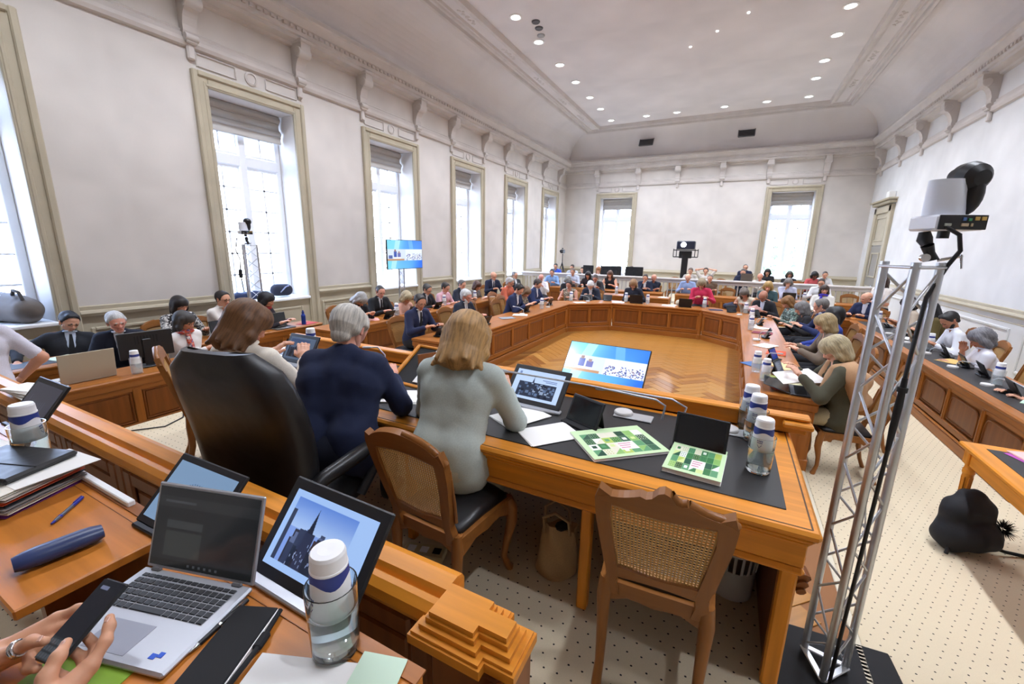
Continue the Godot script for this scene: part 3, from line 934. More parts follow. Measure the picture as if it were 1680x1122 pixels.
func room() -> void:
	# floors
	var mb := MB.new()
	mb.box(v((XL + XR) * .5, -.1, (ZB + ZF) * .5), v(XR - XL + 2 * THICK, .2, ZF - ZB + 2 * THICK))
	struct("floor", mb, M.carpet)
	# walls
	mb = MB.new()
	var cz := []
	for z in WIN_Z: cz.append(ZF - z)
	wall_with_openings(mb, v(XL, 0, ZF), v(0, 0, -1), v(1, 0, 0), ZF - ZB, 7.7, cz)
	var wl := struct("wall_left", mb, M.wall)
	mb = MB.new()
	var cx := []
	for x in WIN_X: cx.append(x - XL)
	wall_with_openings(mb, v(XL, 0, ZB), v(1, 0, 0), v(0, 0, 1), XR - XL, 7.7, cx)
	var wb := struct("wall_back", mb, M.wall)
	mb = MB.new()
	mb.box(v(XR + THICK * .5, 3.85, (ZB + ZF) * .5), v(THICK, 7.7, ZF - ZB + 2 * THICK))
	var wr := struct("wall_right", mb, M.wallwhite)
	mb = MB.new()
	mb.box(v((XL + XR) * .5, 3.85, ZF + THICK * .5), v(XR - XL + 2 * THICK, 7.7, THICK))
	struct("wall_front", mb, M.wall)
	for s in [[XL - THICK * .5, "left"], [XR + THICK * .5, "right"]]:
		mb = MB.new(); mb.box(v(s[0], 3.85, ZB - THICK * .5), v(THICK, 7.7, THICK)); obj("corner", mb, M.wall, wb)
	# ceiling slab, flat field, cove and mouldings
	mb = MB.new()
	mb.box(v((XL + XR) * .5, CEIL + .15, (ZB + ZF) * .5), v(XR - XL + 2 * THICK, .3, ZF - ZB + 2 * THICK))
	var ce := struct("ceiling", mb, M.ceil)
	mb = MB.new()
	var cove := []
	for i in 17:
		var a := PI * .5 * i / 16.0
		cove.append(Vector2(.22 + 1.06 * (1.0 - cos(a)), 6.2 + (CEIL - 6.2) * sin(a)))
	around(mb, cove, 1.0, 1.0, .8)
	obj("cove", mb, M.ceil, ce)
	mb = MB.new()
	around(mb, [Vector2(1.22, CEIL), Vector2(1.22, CEIL - .07), Vector2(1.27, CEIL - .12), Vector2(1.32, CEIL - .1), Vector2(1.34, CEIL - .03), Vector2(1.4, CEIL - .03), Vector2(1.43, CEIL)], 1, 1, .8)
	around(mb, [Vector2(1.5, CEIL), Vector2(1.5, CEIL - .05), Vector2(1.54, CEIL - .055), Vector2(1.56, CEIL)], 1, 1, .8)
	around(mb, [Vector2(1.82, CEIL), Vector2(1.82, CEIL - .03), Vector2(1.86, CEIL - .04), Vector2(1.9, CEIL - .03), Vector2(1.94, CEIL - .12), Vector2(2.02, CEIL - .12), Vector2(2.05, CEIL)], 1, 1, .8)
	obj("ceiling_moulding", mb, M.trim, ce)
	for i in 9:   # low relief ornaments in the ceiling border
		for sd in [XL + 1.69, XR - 1.69]:
			mb = MB.new()
			var z := -1.0 - i * 2.1
			mb.lathe([Vector2(.0, -.02), Vector2(.03, -.02), Vector2(.05, -.012), Vector2(.06, 0)], 12, v(sd, CEIL, z))
			for s in [-1.0, 1.0]:
				for q in 3: mb.box(v(sd + (.03 if q % 2 else -.03), CEIL - .004, z + s * (.13 + q * .09)), v(.05, .02, .1), .009, Basis(Vector3.UP, .5 if q % 2 else -.5))
			obj("ceiling_ornament", mb, M.trim, ce)
	# cornice, frieze band, dado rail and skirting round the room
	mb = MB.new()
	around(mb, [Vector2(0, 5.7), Vector2(.06, 5.72), Vector2(.08, 5.76), Vector2(.24, 5.78), Vector2(.24, 5.84), Vector2(.27, 5.86), Vector2(.27, 5.98), Vector2(.3, 6.0), Vector2(.33, 6.05), Vector2(.36, 6.12), Vector2(.4, 6.14), Vector2(.4, 6.2), Vector2(.2, 6.21)])
	var cn := struct("trim_1", mb, M.trim)
	mb = MB.new()
	for i in 200:   # dentils
		mb.box(v(XL + .285, 5.95, ZF - .4 - i * .122), v(.04, .05, .06))
		mb.box(v(XR - .285, 5.95, ZF - .4 - i * .122), v(.04, .05, .06))
		if i < 96: mb.box(v(XL + .45 + i * .122, 5.95, ZB + .285), v(.06, .05, .04))
	stuff(obj("dentils", mb, M.trim, cn))
	mb = MB.new()
	around(mb, [Vector2(0, 5.02), Vector2(.05, 5.04), Vector2(.07, 5.09), Vector2(.07, 5.14), Vector2(.04, 5.15), Vector2(.05, 5.2), Vector2(.02, 5.22), Vector2(.03, 5.25), Vector2(0, 5.27)])
	struct("trim_2", mb, M.trim)
	mb = MB.new()
	around(mb, [Vector2(.0, 1.06), Vector2(.03, 1.07), Vector2(.03, 1.12), Vector2(.06, 1.13), Vector2(.075, 1.17), Vector2(.06, 1.2), Vector2(.0, 1.21)])
	around(mb, [Vector2(0, .0), Vector2(.035, .0), Vector2(.035, .16), Vector2(.02, .19), Vector2(0, .2)])
	# the rail is cut by the windows: built in lengths on the window walls
	var dr := MB.new()
	var rail := [Vector2(0, .08), Vector2(.06, .07), Vector2(.075, .03), Vector2(.06, .0), Vector2(.03, -.01), Vector2(.03, -.06), Vector2(0, -.07)]
	var cuts := [ZF]
	for z in WIN_Z: cuts += [z + WOUT * .5, z - WOUT * .5]
	cuts.append(ZB)
	for i in range(0, cuts.size(), 2):
		mould(dr, v(XL, 1.17, cuts[i + 1]), v(XL, 1.17, cuts[i]), v(1, 0, 0), rail)
		mould(dr, v(XL, .2, cuts[i + 1]), v(XL, .2, cuts[i]), v(1, 0, 0), [Vector2(0, 0), Vector2(.035, -.02), Vector2(.035, -.2)])
	var xs := [XL]
	for x in WIN_X: xs += [x - WOUT * .5, x + WOUT * .5]
	xs.append(XR)
	for i in range(0, xs.size(), 2):
		mould(dr, v(xs[i], 1.17, ZB), v(xs[i + 1], 1.17, ZB), v(0, 0, 1), [Vector2(0, -.08), Vector2(.06, -.07), Vector2(.075, -.03), Vector2(.06, .0), Vector2(.03, .01), Vector2(0, .07)])
	mould(dr, v(XR, 1.17, ZF), v(XR, 1.17, -17.9), v(-1, 0, 0), rail)
	mould(dr, v(XR, 1.0, ZF), v(XR, 1.0, -17.9), v(-1, 0, 0), [Vector2(0, .03), Vector2(.025, .0), Vector2(0, -.03)])
	struct("trim_3", dr, M.greige)
	# wainscot: a plain greige skin below the rail with raised panels
	var sk := MB.new()
	for i in range(0, cuts.size(), 2): sk.box(v(XL + .006, .55, (cuts[i] + cuts[i + 1]) * .5), v(.02, 1.1, cuts[i] - cuts[i + 1]))
	for z in WIN_Z: sk.box(v(XL + .006, SILL * .5, z), v(.02, SILL - .02, WOUT))
	for i in range(0, xs.size(), 2): sk.box(v((xs[i] + xs[i + 1]) * .5, .55, ZB + .006), v(xs[i + 1] - xs[i], 1.1, .02))
	for x in WIN_X: sk.box(v(x, SILL * .5, ZB + .006), v(WOUT, SILL - .02, .02))
	var wn := struct("trim_4", sk, M.greige)
	for i in range(0, cuts.size(), 2): dado(wn, v(XL + .01, 0, cuts[i]), v(XL + .01, 0, cuts[i + 1]), v(1, 0, 0), 2 if i == 0 else 1)
	for i in range(0, xs.size(), 2): dado(wn, v(xs[i], 0, ZB + .01), v(xs[i + 1], 0, ZB + .01), v(0, 0, 1), 2 if i == 2 else 1)
	var wr2 := MB.new(); wr2.box(v(XR - .006, .55, (ZF - 17.9) * .5), v(.02, 1.1, ZF + 17.9))
	var wp := struct("trim_5", wr2, M.wallwhite)
	for i in 7:
		var m := MB.new()
		frame_rect(m, v(XR - .01, .56, -1.0 - i * 2.6), v(0, 0, 1), v(-1, 0, 0), 2.2, .7, .05, .028)
		obj("wainscot_panel", m, M.wallwhite, wp)
	# windows and their blinds
	var nth := ["window nearest the camera, at the photo's left edge", "window behind the camera truss", "window behind the wall television", "third pier window along the long wall", "fourth pier window along the long wall", "last long-wall window beside the far corner"]
	for i in 6:
		window(i, v(XL, 0, WIN_Z[i]), v(0, 0, -1), v(1, 0, 0))
		blind(i, v(XL, 0, WIN_Z[i]), v(0, 0, -1), v(1, 0, 0), "grey raised roman blind in the " + nth[i])
	for i in 2:
		window(i + 6, v(WIN_X[i], 0, ZB), v(1, 0, 0), v(0, 0, 1))
		blind(i + 6, v(WIN_X[i], 0, ZB), v(1, 0, 0), v(0, 0, 1), ["grey raised roman blind in the end wall window beside the far left corner", "grey raised roman blind in the end wall window with trees outside"][i])
	for z in WIN_Z:
		for s in [-1.0, 1.0]: corbel(wl, v(XL, 5.17, z + s * WOUT * .48), v(0, 0, -1), v(1, 0, 0))
	for x in [-6.17, -4.25, -2.55, -.76, .96, 2.86]: corbel(wb, v(x, 5.17, ZB), v(1, 0, 0), v(0, 0, 1))
	for z in [-3.0, -4.7, -6.4, -8.1, -9.7, -11.35, -13.0, -14.8, -16.6, -18.35, -20.3]: corbel(wr, v(XR, 5.17, z), v(0, 0, 1), v(-1, 0, 0))
	# the side door near the far corner
	var dm := MB.new()
	for s in [-1.0, 1.0]: dm.box(v(XR - .04, 1.85, -18.95 + s * .8), v(.12, 3.7, .24), .02)
	dm.box(v(XR - .04, 3.6, -18.95), v(.12, .24, 1.84), .02)
	dm.box(v(XR - .08, 3.8, -18.95), v(.22, .1, 2.0), .03)
	dm.box(v(XR - .1, 3.88, -18.95), v(.3, .06, 2.1), .02)
	var door := struct("door_1", dm, M.greige)
	dm = MB.new(); dm.box(v(XR - .02, 2.95, -18.95), v(.05, 1.06, 1.36), .01); frame_rect(dm, v(XR - .045, 2.95, -18.95), v(0, 0, 1), v(-1, 0, 0), 1.1, .8, .05, .03); obj("over_panel", dm, M.greige, door)
	dm = MB.new(); dm.box(v(XR - .015, 1.2, -18.95), v(.05, 2.4, 1.36), .01); obj("leaf", dm, plain("8f8a80", .6), door)
	for y in [.6, 1.75]:
		dm = MB.new(); frame_rect(dm, v(XR - .04, y, -18.95), v(0, 0, 1), v(-1, 0, 0), .9, .85, .05, .03); obj("door_panel", dm, M.greige, door)
	dm = MB.new(); dm.lathe([Vector2(.012, 0), Vector2(.012, .05), Vector2(.03, .06), Vector2(.03, .09), Vector2(0, .1)], 12, v(XR - .04, 1.05, -18.4), Basis(v(0, 0, 1), v(-1, 0, 0), v(0, -1, 0))); obj("knob", dm, M.chrome, door)
	dm = MB.new(); dm.box(v(XR - .1, 4.02, -18.3), v(.2, .2, .26), .02)
	tag(obj("exit_light_box", dm, M.white), "small white box on the ledge over the side door", "box")
	# ceiling vents in the cove of the end wall
	for x in [-3.95, -.05]:
		var t := thing("ceiling_vent", "grey slotted air vent in the far cove, " + ("beside the left end wall window bay" if x < -1 else "towards the right end wall window"), "vent", v(x, 6.78, ZB + .47), 0, "vents in the far cove")
		t.rotation.x = -.62
		var m := MB.new(); frame_rect(m, Vector3.ZERO, v(1, 0, 0), v(0, 0, 1), .62, .42, .03, .03); obj("frame", m, plain("77767a"), t)
		for i in 9:
			m = MB.new(); m.box(v(0, -.16 + i * .04, .0), v(.56, .012, .035), 0, Basis(Vector3.RIGHT, .6)); obj("slat", m, plain("5d5c60"), t)
		m = MB.new(); m.box(v(0, 0, -.02), v(.58, .38, .01)); obj("backing", m, plain("3a3a3d"), t)

func downlights() -> void:
	var zs := [-1.6, -2.95, -4.3, -5.7, -7.1, -8.5, -9.87, -11.19, -12.72, -14.14, -15.67, -17.04, -18.64]
	var pts := []
	for z in zs: pts.append(v(-5.09, CEIL, z))
	for x in [-3.67, -2.53, -.88, .46, 1.7]: pts.append(v(x, CEIL, -18.6))
	for z in [-16.84, -15.48, -13.9, -12.52, -11.1, -9.7, -8.3, -6.9, -5.5, -4.1, -2.7, -1.3]: pts.append(v(1.65, CEIL, z))
	var ring := MB.new(); ring.lathe([Vector2(.115, 0), Vector2(.15, -.0), Vector2(.15, -.012), Vector2(.115, -.02), Vector2(.105, -.0)].map(func(q): return q), 24)
	var disc := MB.new(); disc.lathe([Vector2(0, -.006), Vector2(.11, -.006)], 24)
	var rm := ring.mesh(); var dm := disc.mesh()
	var glow := mat(Color("fff6e8")); glow.emission_enabled = true; glow.emission = Color("ffffff"); glow.emission_energy_multiplier = 6.0
	for i in pts.size():
		var p: Vector3 = pts[i]
		var nth: Array = ["first", "second", "third", "fourth", "fifth", "sixth", "seventh", "eighth", "ninth", "tenth", "eleventh", "twelfth", "thirteenth"]
		var row := "window-side" if p.x < -5 else ("end-wall" if i < 18 else "right-hand")
		var k := i if i < 13 else (i - 13 if i < 18 else i - 18)
		var t := thing("ceiling_downlight", "%s recessed ceiling downlight of the %s row, counted from the %s" % [nth[k], row, ["camera end", "window side", "far end"][0 if i < 13 else (1 if i < 18 else 2)]], "ceiling light", p, 0, "downlights of the %s row" % row)
		mi(rm, "trim_ring", M.white, t); mi(dm, "lamp_disc", glow, t)
		var s := SpotLight3D.new()
		s.name = "beam"; t.add_child(s, true)
		s.position = v(0, -.03, 0); s.rotation.x = -PI * .5
		s.light_color = Color("ecf2ff"); s.light_energy = SPOT; s.spot_range = 20; s.spot_angle = 62; s.spot_attenuation = 2; s.spot_angle_attenuation = .6
		s.light_size = .11; s.shadow_enabled = true
	for q in [[-4.75, -10.25, "dark"], [-4.8, -10.55, "dark"], [-4.9, -10.9, "pale"]]:
		var m := MB.new(); m.lathe([Vector2(0, -.02), Vector2(.05, -.02), Vector2(.085, -.03), Vector2(.1, -.012), Vector2(.1, 0)], 18, v(q[0], CEIL, q[1]))
		tag(obj("ceiling_speaker", m, plain("55565a") if q[2] == "dark" else plain("a9a8a8")), {-10.25: "dark round ceiling speaker nearest the large downlight", -10.55: "dark round ceiling speaker, middle of the little row of three", -10.9: "pale round ceiling sensor touching the second downlight"}[q[1]], "speaker")
	for q in [[.35, -11.3, "nearest the camera"], [-.3, -11.9, "second from the camera"], [-.95, -12.5, "third from the camera"], [-1.6, -13.1, "farthest from the camera"]]:
		var m := MB.new(); m.lathe([Vector2(0, -.02), Vector2(.022, -.02), Vector2(.03, 0)], 10, v(q[0], CEIL, q[1]))
		tag(obj("ceiling_spot", m, glow), "tiny bright spot in the middle of the ceiling, " + q[2], "spotlight")

func outdoors() -> void:
	var g := MB.new(); g.box(v(-2, -4.2, -20), v(140, .4, 140))
	struct("ground", g, mat(Color("a8a49a"), 1.0))
	var r := RandomNumberGenerator.new(); r.seed = 4
	for i in 5:
		var t := thing("tree", ["broad green tree outside the right end wall window", "pale green tree behind the broad one outside the end wall", "green tree outside the end wall between both windows", "green tree outside the left end wall window", "tall green tree far right outside the end wall"][i], "tree", [v(3.4, -5.4, -31), v(-3.0, -6, -40), v(-10, -7, -48), v(-16, -6.4, -42), v(10.5, -5, -35)][i], 0, "trees beyond the end wall")
		var m := MB.new(); m.tube([v(0, 0, 0), v(.1, 2, 0), v(0, 5, .1)], [.3, .24, .12], 8); obj("trunk", m, plain("6d5a45"), t)
		m = MB.new()
		for k in 900:
			var d := v(r.randfn(), r.randfn() * .8, r.randfn()).normalized() * pow(r.randf(), .4) * 2.9
			var o := v(0, 5.2, 0) + d
			var a := v(r.randfn(), r.randfn(), r.randfn()).normalized() * .3; var b := a.cross(v(r.randfn(), r.randfn(), r.randfn()).normalized()).normalized() * .2
			m.quad(o - a, o + b * .8, o + a, o - b * .8)
		stuff(obj("leaves", m, plain(["9dbb86", "b0c79a", "a6bf8e", "a9c193", "8fb07c"][i], .8), t))

# ---------------------------------------------------------------- furniture
# A panelled desk: its public face runs from a to b, the sitters' side lies towards along x up.
func desk(label: String, a: Vector3, b: Vector3, depth: float, n: int, o := {}) -> Node3D:
	var along := (b - a).normalized(); var L := a.distance_to(b)
	var h: float = o.get("h", .75)
	var t := thing("panelled_desk", label, "desk", a, 0, o.get("group", ""))
	t.basis = Basis(along, Vector3.UP, along.cross(Vector3.UP))
	var x0: float = o.get("m0", 0.0); var x1: float = L + o.get("m1", 0.0)   # how far the back edge reaches past the ends (mitres)
	var m := MB.new()
	var out := PackedVector2Array([Vector2(0, .0), Vector2(L, .0), Vector2(x1, -depth), Vector2(x0, -depth)])
	m.prism(out, .035, v(0, h - .0175, 0), Basis(v(1, 0, 0), v(0, 0, -1), v(0, 1, 0)))
	m.bar(v(0, h - .02, .0), v(L, h - .02, 0), .03, .04, Vector3.UP, .013)
	obj("desktop", m, M.midx, t)
	m = MB.new()
	m.box(v(L * .5, h - .075, .035), v(L - .02, .075, .03), .006)
	m.box(v(L * .5, h - .045, .025), v(L - .01, .02, .03), .008)
	obj("apron", m, M.midx, t)
	if o.get("blotter", false):
		m = MB.new(); m.box(v(L * .5, h + .001, depth * .5 + .02), v(L - .14, .005, depth - .16), .002); obj("leather_inlay", m, M.blotter, t)
	m = MB.new(); m.box(v(L * .5, (h - .11) * .5, .075), v(L - .04, h - .11, .02)); obj("front_board", m, M.darkx, t)
	m = MB.new(); m.box(v(L * .5, .06, .05), v(L - .02, .12, .04), .008); m.box(v(L * .5, .13, .042), v(L - .01, .025, .03), .01); obj("plinth", m, M.midx, t)
	m = MB.new(); m.box(v(L * .5, h - .14, .06), v(L - .03, .06, .02), .004); obj("top_rail", m, M.midx, t)
	var low: float = o.get("low", .2)   # height of the rail under the panels
	m = MB.new(); m.box(v(L * .5, (low + .14) * .5 + .02, .06), v(L - .03, low - .13, .02), .004); m.box(v(L * .5, low + .03, .05), v(L - .03, .022, .03), .009); obj("bottom_rail", m, M.midx, t)
	var pw := L / n
	var y0 := low + .045; var y1 := h - .17
	for i in n + 1:
		m = MB.new()
		var x := clampf(i * pw, .045, L - .045)
		m.box(v(x, (y0 + y1) * .5 + .005, .057), v(.075, y1 - y0 + .05, .03), .006)
		if o.get("pilaster", true): m.box(v(x, (y0 + y1) * .5 + .005, .045), v(.04, y1 - y0 + .05, .025), .01)
		obj("stile", m, M.midy, t)
	for i in n:
		m = MB.new()
		var w := pw - .085; var x := (i + .5) * pw; var hh := y1 - y0
		if o.get("arched", false):
			var poly := PackedVector2Array()
			var r := .09
			poly.append(Vector2(-w * .5 + .03, -hh * .5 + .03)); poly.append(Vector2(w * .5 - .03, -hh * .5 + .03))
			for k in 6: poly.append(Vector2(w * .5 - .03 - r * (1.0 - cos(PI * .5 * k / 5.0)), hh * .5 - .03 - r + r * sin(PI * .5 * k / 5.0)))
			for k in 6: poly.append(Vector2(-w * .5 + .03 + r * (1.0 - sin(PI * .5 * k / 5.0)), hh * .5 - .03 - r + r * cos(PI * .5 * k / 5.0)))
			m.prism(poly, .02, v(x, (y0 + y1) * .5, .064))
			var line := []
			for q in poly: line.append(v(x + q.x, (y0 + y1) * .5 + q.y, .054))
			line.append(line[0])
			m.tube(line, .01, 6)
		else:
			m.box(v(x, (y0 + y1) * .5, .066), v(w - .05, hh - .05, .016), .007)
			for s in [-1.0, 1.0]:
				m.box(v(x + s * (w * .5 - .01), (y0 + y1) * .5, .06), v(.02, hh, .022), .008)
				m.box(v(x, (y0 + y1) * .5 + s * (hh * .5 - .01), .06), v(w, .02, .022), .008)
		obj("panel", m, M.darky, t)
	if o.has("m1") or o.has("m0"):
		m = MB.new(); m.lathe([Vector2(.06, 0), Vector2(.06, .12), Vector2(.045, .14), Vector2(.04, .2), Vector2(.04, h - .16), Vector2(.05, h - .12), Vector2(.05, h - .04)], 12, v(0, 0, .055) if o.has("m0") else v(L, 0, .055)); obj("corner_post", m, M.midy, t)
	for e in 2:
		if not o.get("end%d" % e, true): continue
		m = MB.new()
		var x: float = .035 if e == 0 else L - .035
		m.box(v(x, (h - .04) * .5, depth * .5 + .02), v(.035, h - .04, depth - .08), .004)
		var f := Basis(v(0, 0, 1), v(0, 1, 0), v(-1, 0, 0))
		m.box(v(x, .07, depth * .5 + .02), v(.055, .14, depth - .06), .01)
		m.box(v(x, h - .08, depth * .5 + .02), v(.06, .08, depth - .04), .012)
		for s in [-1.0, 1.0]: m.box(v(x, h * .48, depth * .5 + .02 + s * (depth * .5 - .1)), v(.05, h - .2, .09), .008)
		obj("side_panel", m, M.midy, t)
	return t

func chair_proto(kind: String) -> Node3D:   # facing -z, origin on the floor under the seat
	var t := thing("cane_chair", "chair", "chair")
	t.set_meta("stem", "cane_chair")
	var tilt := Basis(Vector3.RIGHT, .25)
	var bo := v(0, .44, .2)
	var frame := func(x: float, y: float) -> Vector3: return bo + tilt * v(x, y, 0)
	# stiles of the back with the waisted outline, swept round section
	for s in [-1.0, 1.0]:
		var m := MB.new()
		var poly := PackedVector2Array()
		var outer := [[.17, -.04], [.185, .03], [.178, .08], [.2, .2], [.222, .36], [.226, .45], [.21, .5]]
		for q in outer: poly.append(Vector2(q[0] * s, q[1]))
		for q in [[.165, .47], [.172, .36], [.152, .2], [.135, .08], [.142, .03], [.13, -.04]]: poly.append(Vector2(q[0] * s, q[1]))
		m.prism(poly, .034, bo, tilt)
		m.tube([frame.call(.19 * s, .1) + v(0, 0, -.017), frame.call(.205 * s, .22) + v(0, 0, -.017), frame.call(.217 * s, .4) + v(0, 0, -.017)], .008, 6)
		obj("back_post", m, M.chairy, t)
	var m := MB.new()
	var poly := PackedVector2Array()
	for i in 25:
		var x := -.222 + .444 * i / 24.0
		var q := absf(x) / .222
		var y := .5
		if kind == "arched": y = .485 + .06 * cos(q * PI * .5) - (.04 * pow(q, 6))
		else: y = .5 + .028 * cos(q * PI * 1.35) * (1.0 - q * .25) - .035 * pow(q, 8) - (.016 if absf(absf(x) - .045) < .012 else 0.0) + .012 * exp(-pow(x / .02, 2))
		poly.append(Vector2(x, y))
	for i in 13:
		var x := .19 - .38 * i / 12.0
		poly.append(Vector2(x, .435 + (.025 * cos(x / .19 * PI * .5) if kind == "arched" else -.008 * cos(x / .19 * PI))))
	m.prism(poly, .036, bo, tilt)
	for i in 24: m.tube([bo + tilt * v(poly[i].x, poly[i].y - .004, .0), bo + tilt * v(poly[i + 1].x, poly[i + 1].y - .004, .0)], .017, 6, false)
	obj("crest_rail", m, M.chairx, t)
	m = MB.new()
	poly = PackedVector2Array()
	for i in 9: poly.append(Vector2(-.16 + .04 * i, .115 - .006 * cos(PI * (i - 4) / 4.0)))
	for i in 9: poly.append(Vector2(.16 - .04 * i, .06 + .012 * cos(PI * (i - 4) / 8.0)))
	m.prism(poly, .03, bo, tilt)
	obj("back_rail", m, M.chairx, t)
	m = MB.new()   # the woven cane
	for i in 27:
		var x := -.172 + .344 * i / 26.0
		m.bar(bo + tilt * v(x * .88, .1, .003), bo + tilt * v(x, .445 + (.02 * cos(x * 9.0) if kind == "arched" else 0.0), .003), .0052, .0022, tilt.z)
	for i in 26:
		var y := .108 + .34 * i / 26.0
		m.bar(bo + tilt * v(-.165, y, .0), bo + tilt * v(.165, y, .0), .0052, .0022, tilt.z)
	obj("cane_panel", m, M.cane, t)
	# seat: rail frame and a black leather pad
	m = MB.new()
	var rim := func(y: float, g: float) -> PackedVector3Array:
		var r := PackedVector3Array()
		for q in [[-.2, .19], [-.205, 0.0], [-.225, -.2], [-.12, -.235], [0.0, -.245], [.12, -.235], [.225, -.2], [.205, 0.0], [.2, .19], [0.0, .195]]: r.append(v(q[0] * g, y, q[1] * g))
		r.reverse()
		return r
	m.loft([rim.call(.43, .85), rim.call(.452, .94), rim.call(.475, .93), rim.call(.495, .8), rim.call(.502, .45)].map(func(q): return q))
	obj("seat", m, M.leather, t)
	m = MB.new()
	for e in [[v(-.21, 0, -.205), v(.21, 0, -.205)], [v(-.195, 0, .19), v(.195, 0, .19)], [v(-.212, 0, -.2), v(-.195, 0, .19)], [v(.212, 0, -.2), v(.195, 0, .19)]]:
		var pl := PackedVector2Array()
		var l: float = e[0].distance_to(e[1])
		for i in 9: pl.append(Vector2(l * i / 8.0, .365 + .028 * (1.0 - cos(TAU * i / 8.0)) * .5 - .012 * cos(TAU * 2 * i / 8.0)))
		pl.append(Vector2(l, .45)); pl.append(Vector2(0, .45))
		var dx: Vector3 = (e[1] - e[0]).normalized()
		m.prism(pl, .026, e[0], Basis(dx, Vector3.UP, dx.cross(Vector3.UP)))
	obj("seat_rail", m, M.chairx, t)
	for s in [-1.0, 1.0]:
		m = MB.new()
		m.tube([v(.205 * s, .44, -.2), v(.222 * s, .38, -.218), v(.225 * s, .3, -.222), v(.205 * s, .18, -.2), v(.196 * s, .09, -.195), v(.206 * s, .035, -.212), v(.215 * s, .012, -.222), v(.215 * s, .0, -.222)], [.03, .034, .03, .02, .017, .019, .024, .02], 8)
		obj("leg", m, M.chairy, t)
		m = MB.new()
		m.tube([v(.18 * s, .46, .192), v(.188 * s, .38, .2), v(.185 * s, .22, .205), v(.18 * s, .09, .235), v(.182 * s, .0, .27)], [.028, .028, .022, .018, .02], 8)
		obj("leg", m, M.chairy, t)
	return t

func exec_chair() -> void:
	var t := thing("executive_chair", "large black leather high-backed armchair behind the white-haired man in navy", "armchair", v(-1.83, DAIS, -1.1), .2)
	t.scale = v(1.08, 1.03, 1.05)
	var b := MB.new()
	var rings := []
	for i in 13:
		var f := i / 12.0
		var y := .36 + .9 * f
		var hw := .235 + .045 * sin(f * PI * .8) - (.06 * pow(f, 10))
		var th := .065 * (1.0 - .75 * pow(f, 12))
		var z := .1 + .12 * f - .06 * sin(f * PI)
		if i == 12: hw -= .04
		var r := PackedVector3Array()
		for k in 20:
			var a := TAU * k / 20.0
			var ca := cos(a); var sa := sin(a)
			r.append(v(signf(ca) * pow(absf(ca), .45) * hw, y, z - signf(sa) * pow(absf(sa), .6) * th - .05 * pow(absf(ca), 3)))
		rings.append(r)
	b.loft(rings)
	obj("backrest", b, M.leather, t)
	b = MB.new()
	rings = []
	for i in 5:
		var y: float = [.4, .42, .47, .52, .54][i]; var g: float = [.85, .98, 1.0, .96, .7][i]
		var r := PackedVector3Array()
		for k in 20:
			var a := TAU * k / 20.0
			r.append(v(signf(cos(a)) * pow(absf(cos(a)), .5) * .27 * g, y, -.16 - signf(sin(a)) * pow(absf(sin(a)), .5) * .26 * g))
		rings.append(r)
	b.loft(rings)
	obj("seat", b, M.leather, t)
	for s in [-1.0, 1.0]:
		b = MB.new()
		b.tube([v(.3 * s, .46, -.2), v(.33 * s, .58, -.3), v(.335 * s, .68, -.34)], [.022, .02, .02], 8)
		b.tube([v(.335 * s, .67, -.42), v(.34 * s, .7, -.34), v(.335 * s, .705, -.15), v(.3 * s, .68, .04), v(.26 * s, .62, .1)], [.024, .034, .036, .034, .026], 10)
		obj("armrest", b, M.leather, t)
	b = MB.new(); b.lathe([Vector2(.0, .06), Vector2(.03, .06), Vector2(.03, .4), Vector2(.1, .4), Vector2(.1, .42), Vector2(0, .42)], 16, v(0, 0, -.15)); obj("column", b, M.black, t)
	for i in 5:
		b = MB.new()
		var d := Basis(Vector3.UP, TAU * i / 5.0) * Vector3.FORWARD
		b.bar(v(0, .09, -.15), v(0, .075, -.15) + d * .3, .045, .03, Vector3.UP, .008)
		b.lathe([Vector2(0, -.012), Vector2(.03, -.012), Vector2(.03, .012), Vector2(0, .012)], 12, v(0, .03, -.15) + d * .3, Basis(d, Vector3.UP.cross(d), d.cross(Vector3.UP.cross(d))))
		obj("leg", b, M.black, t)

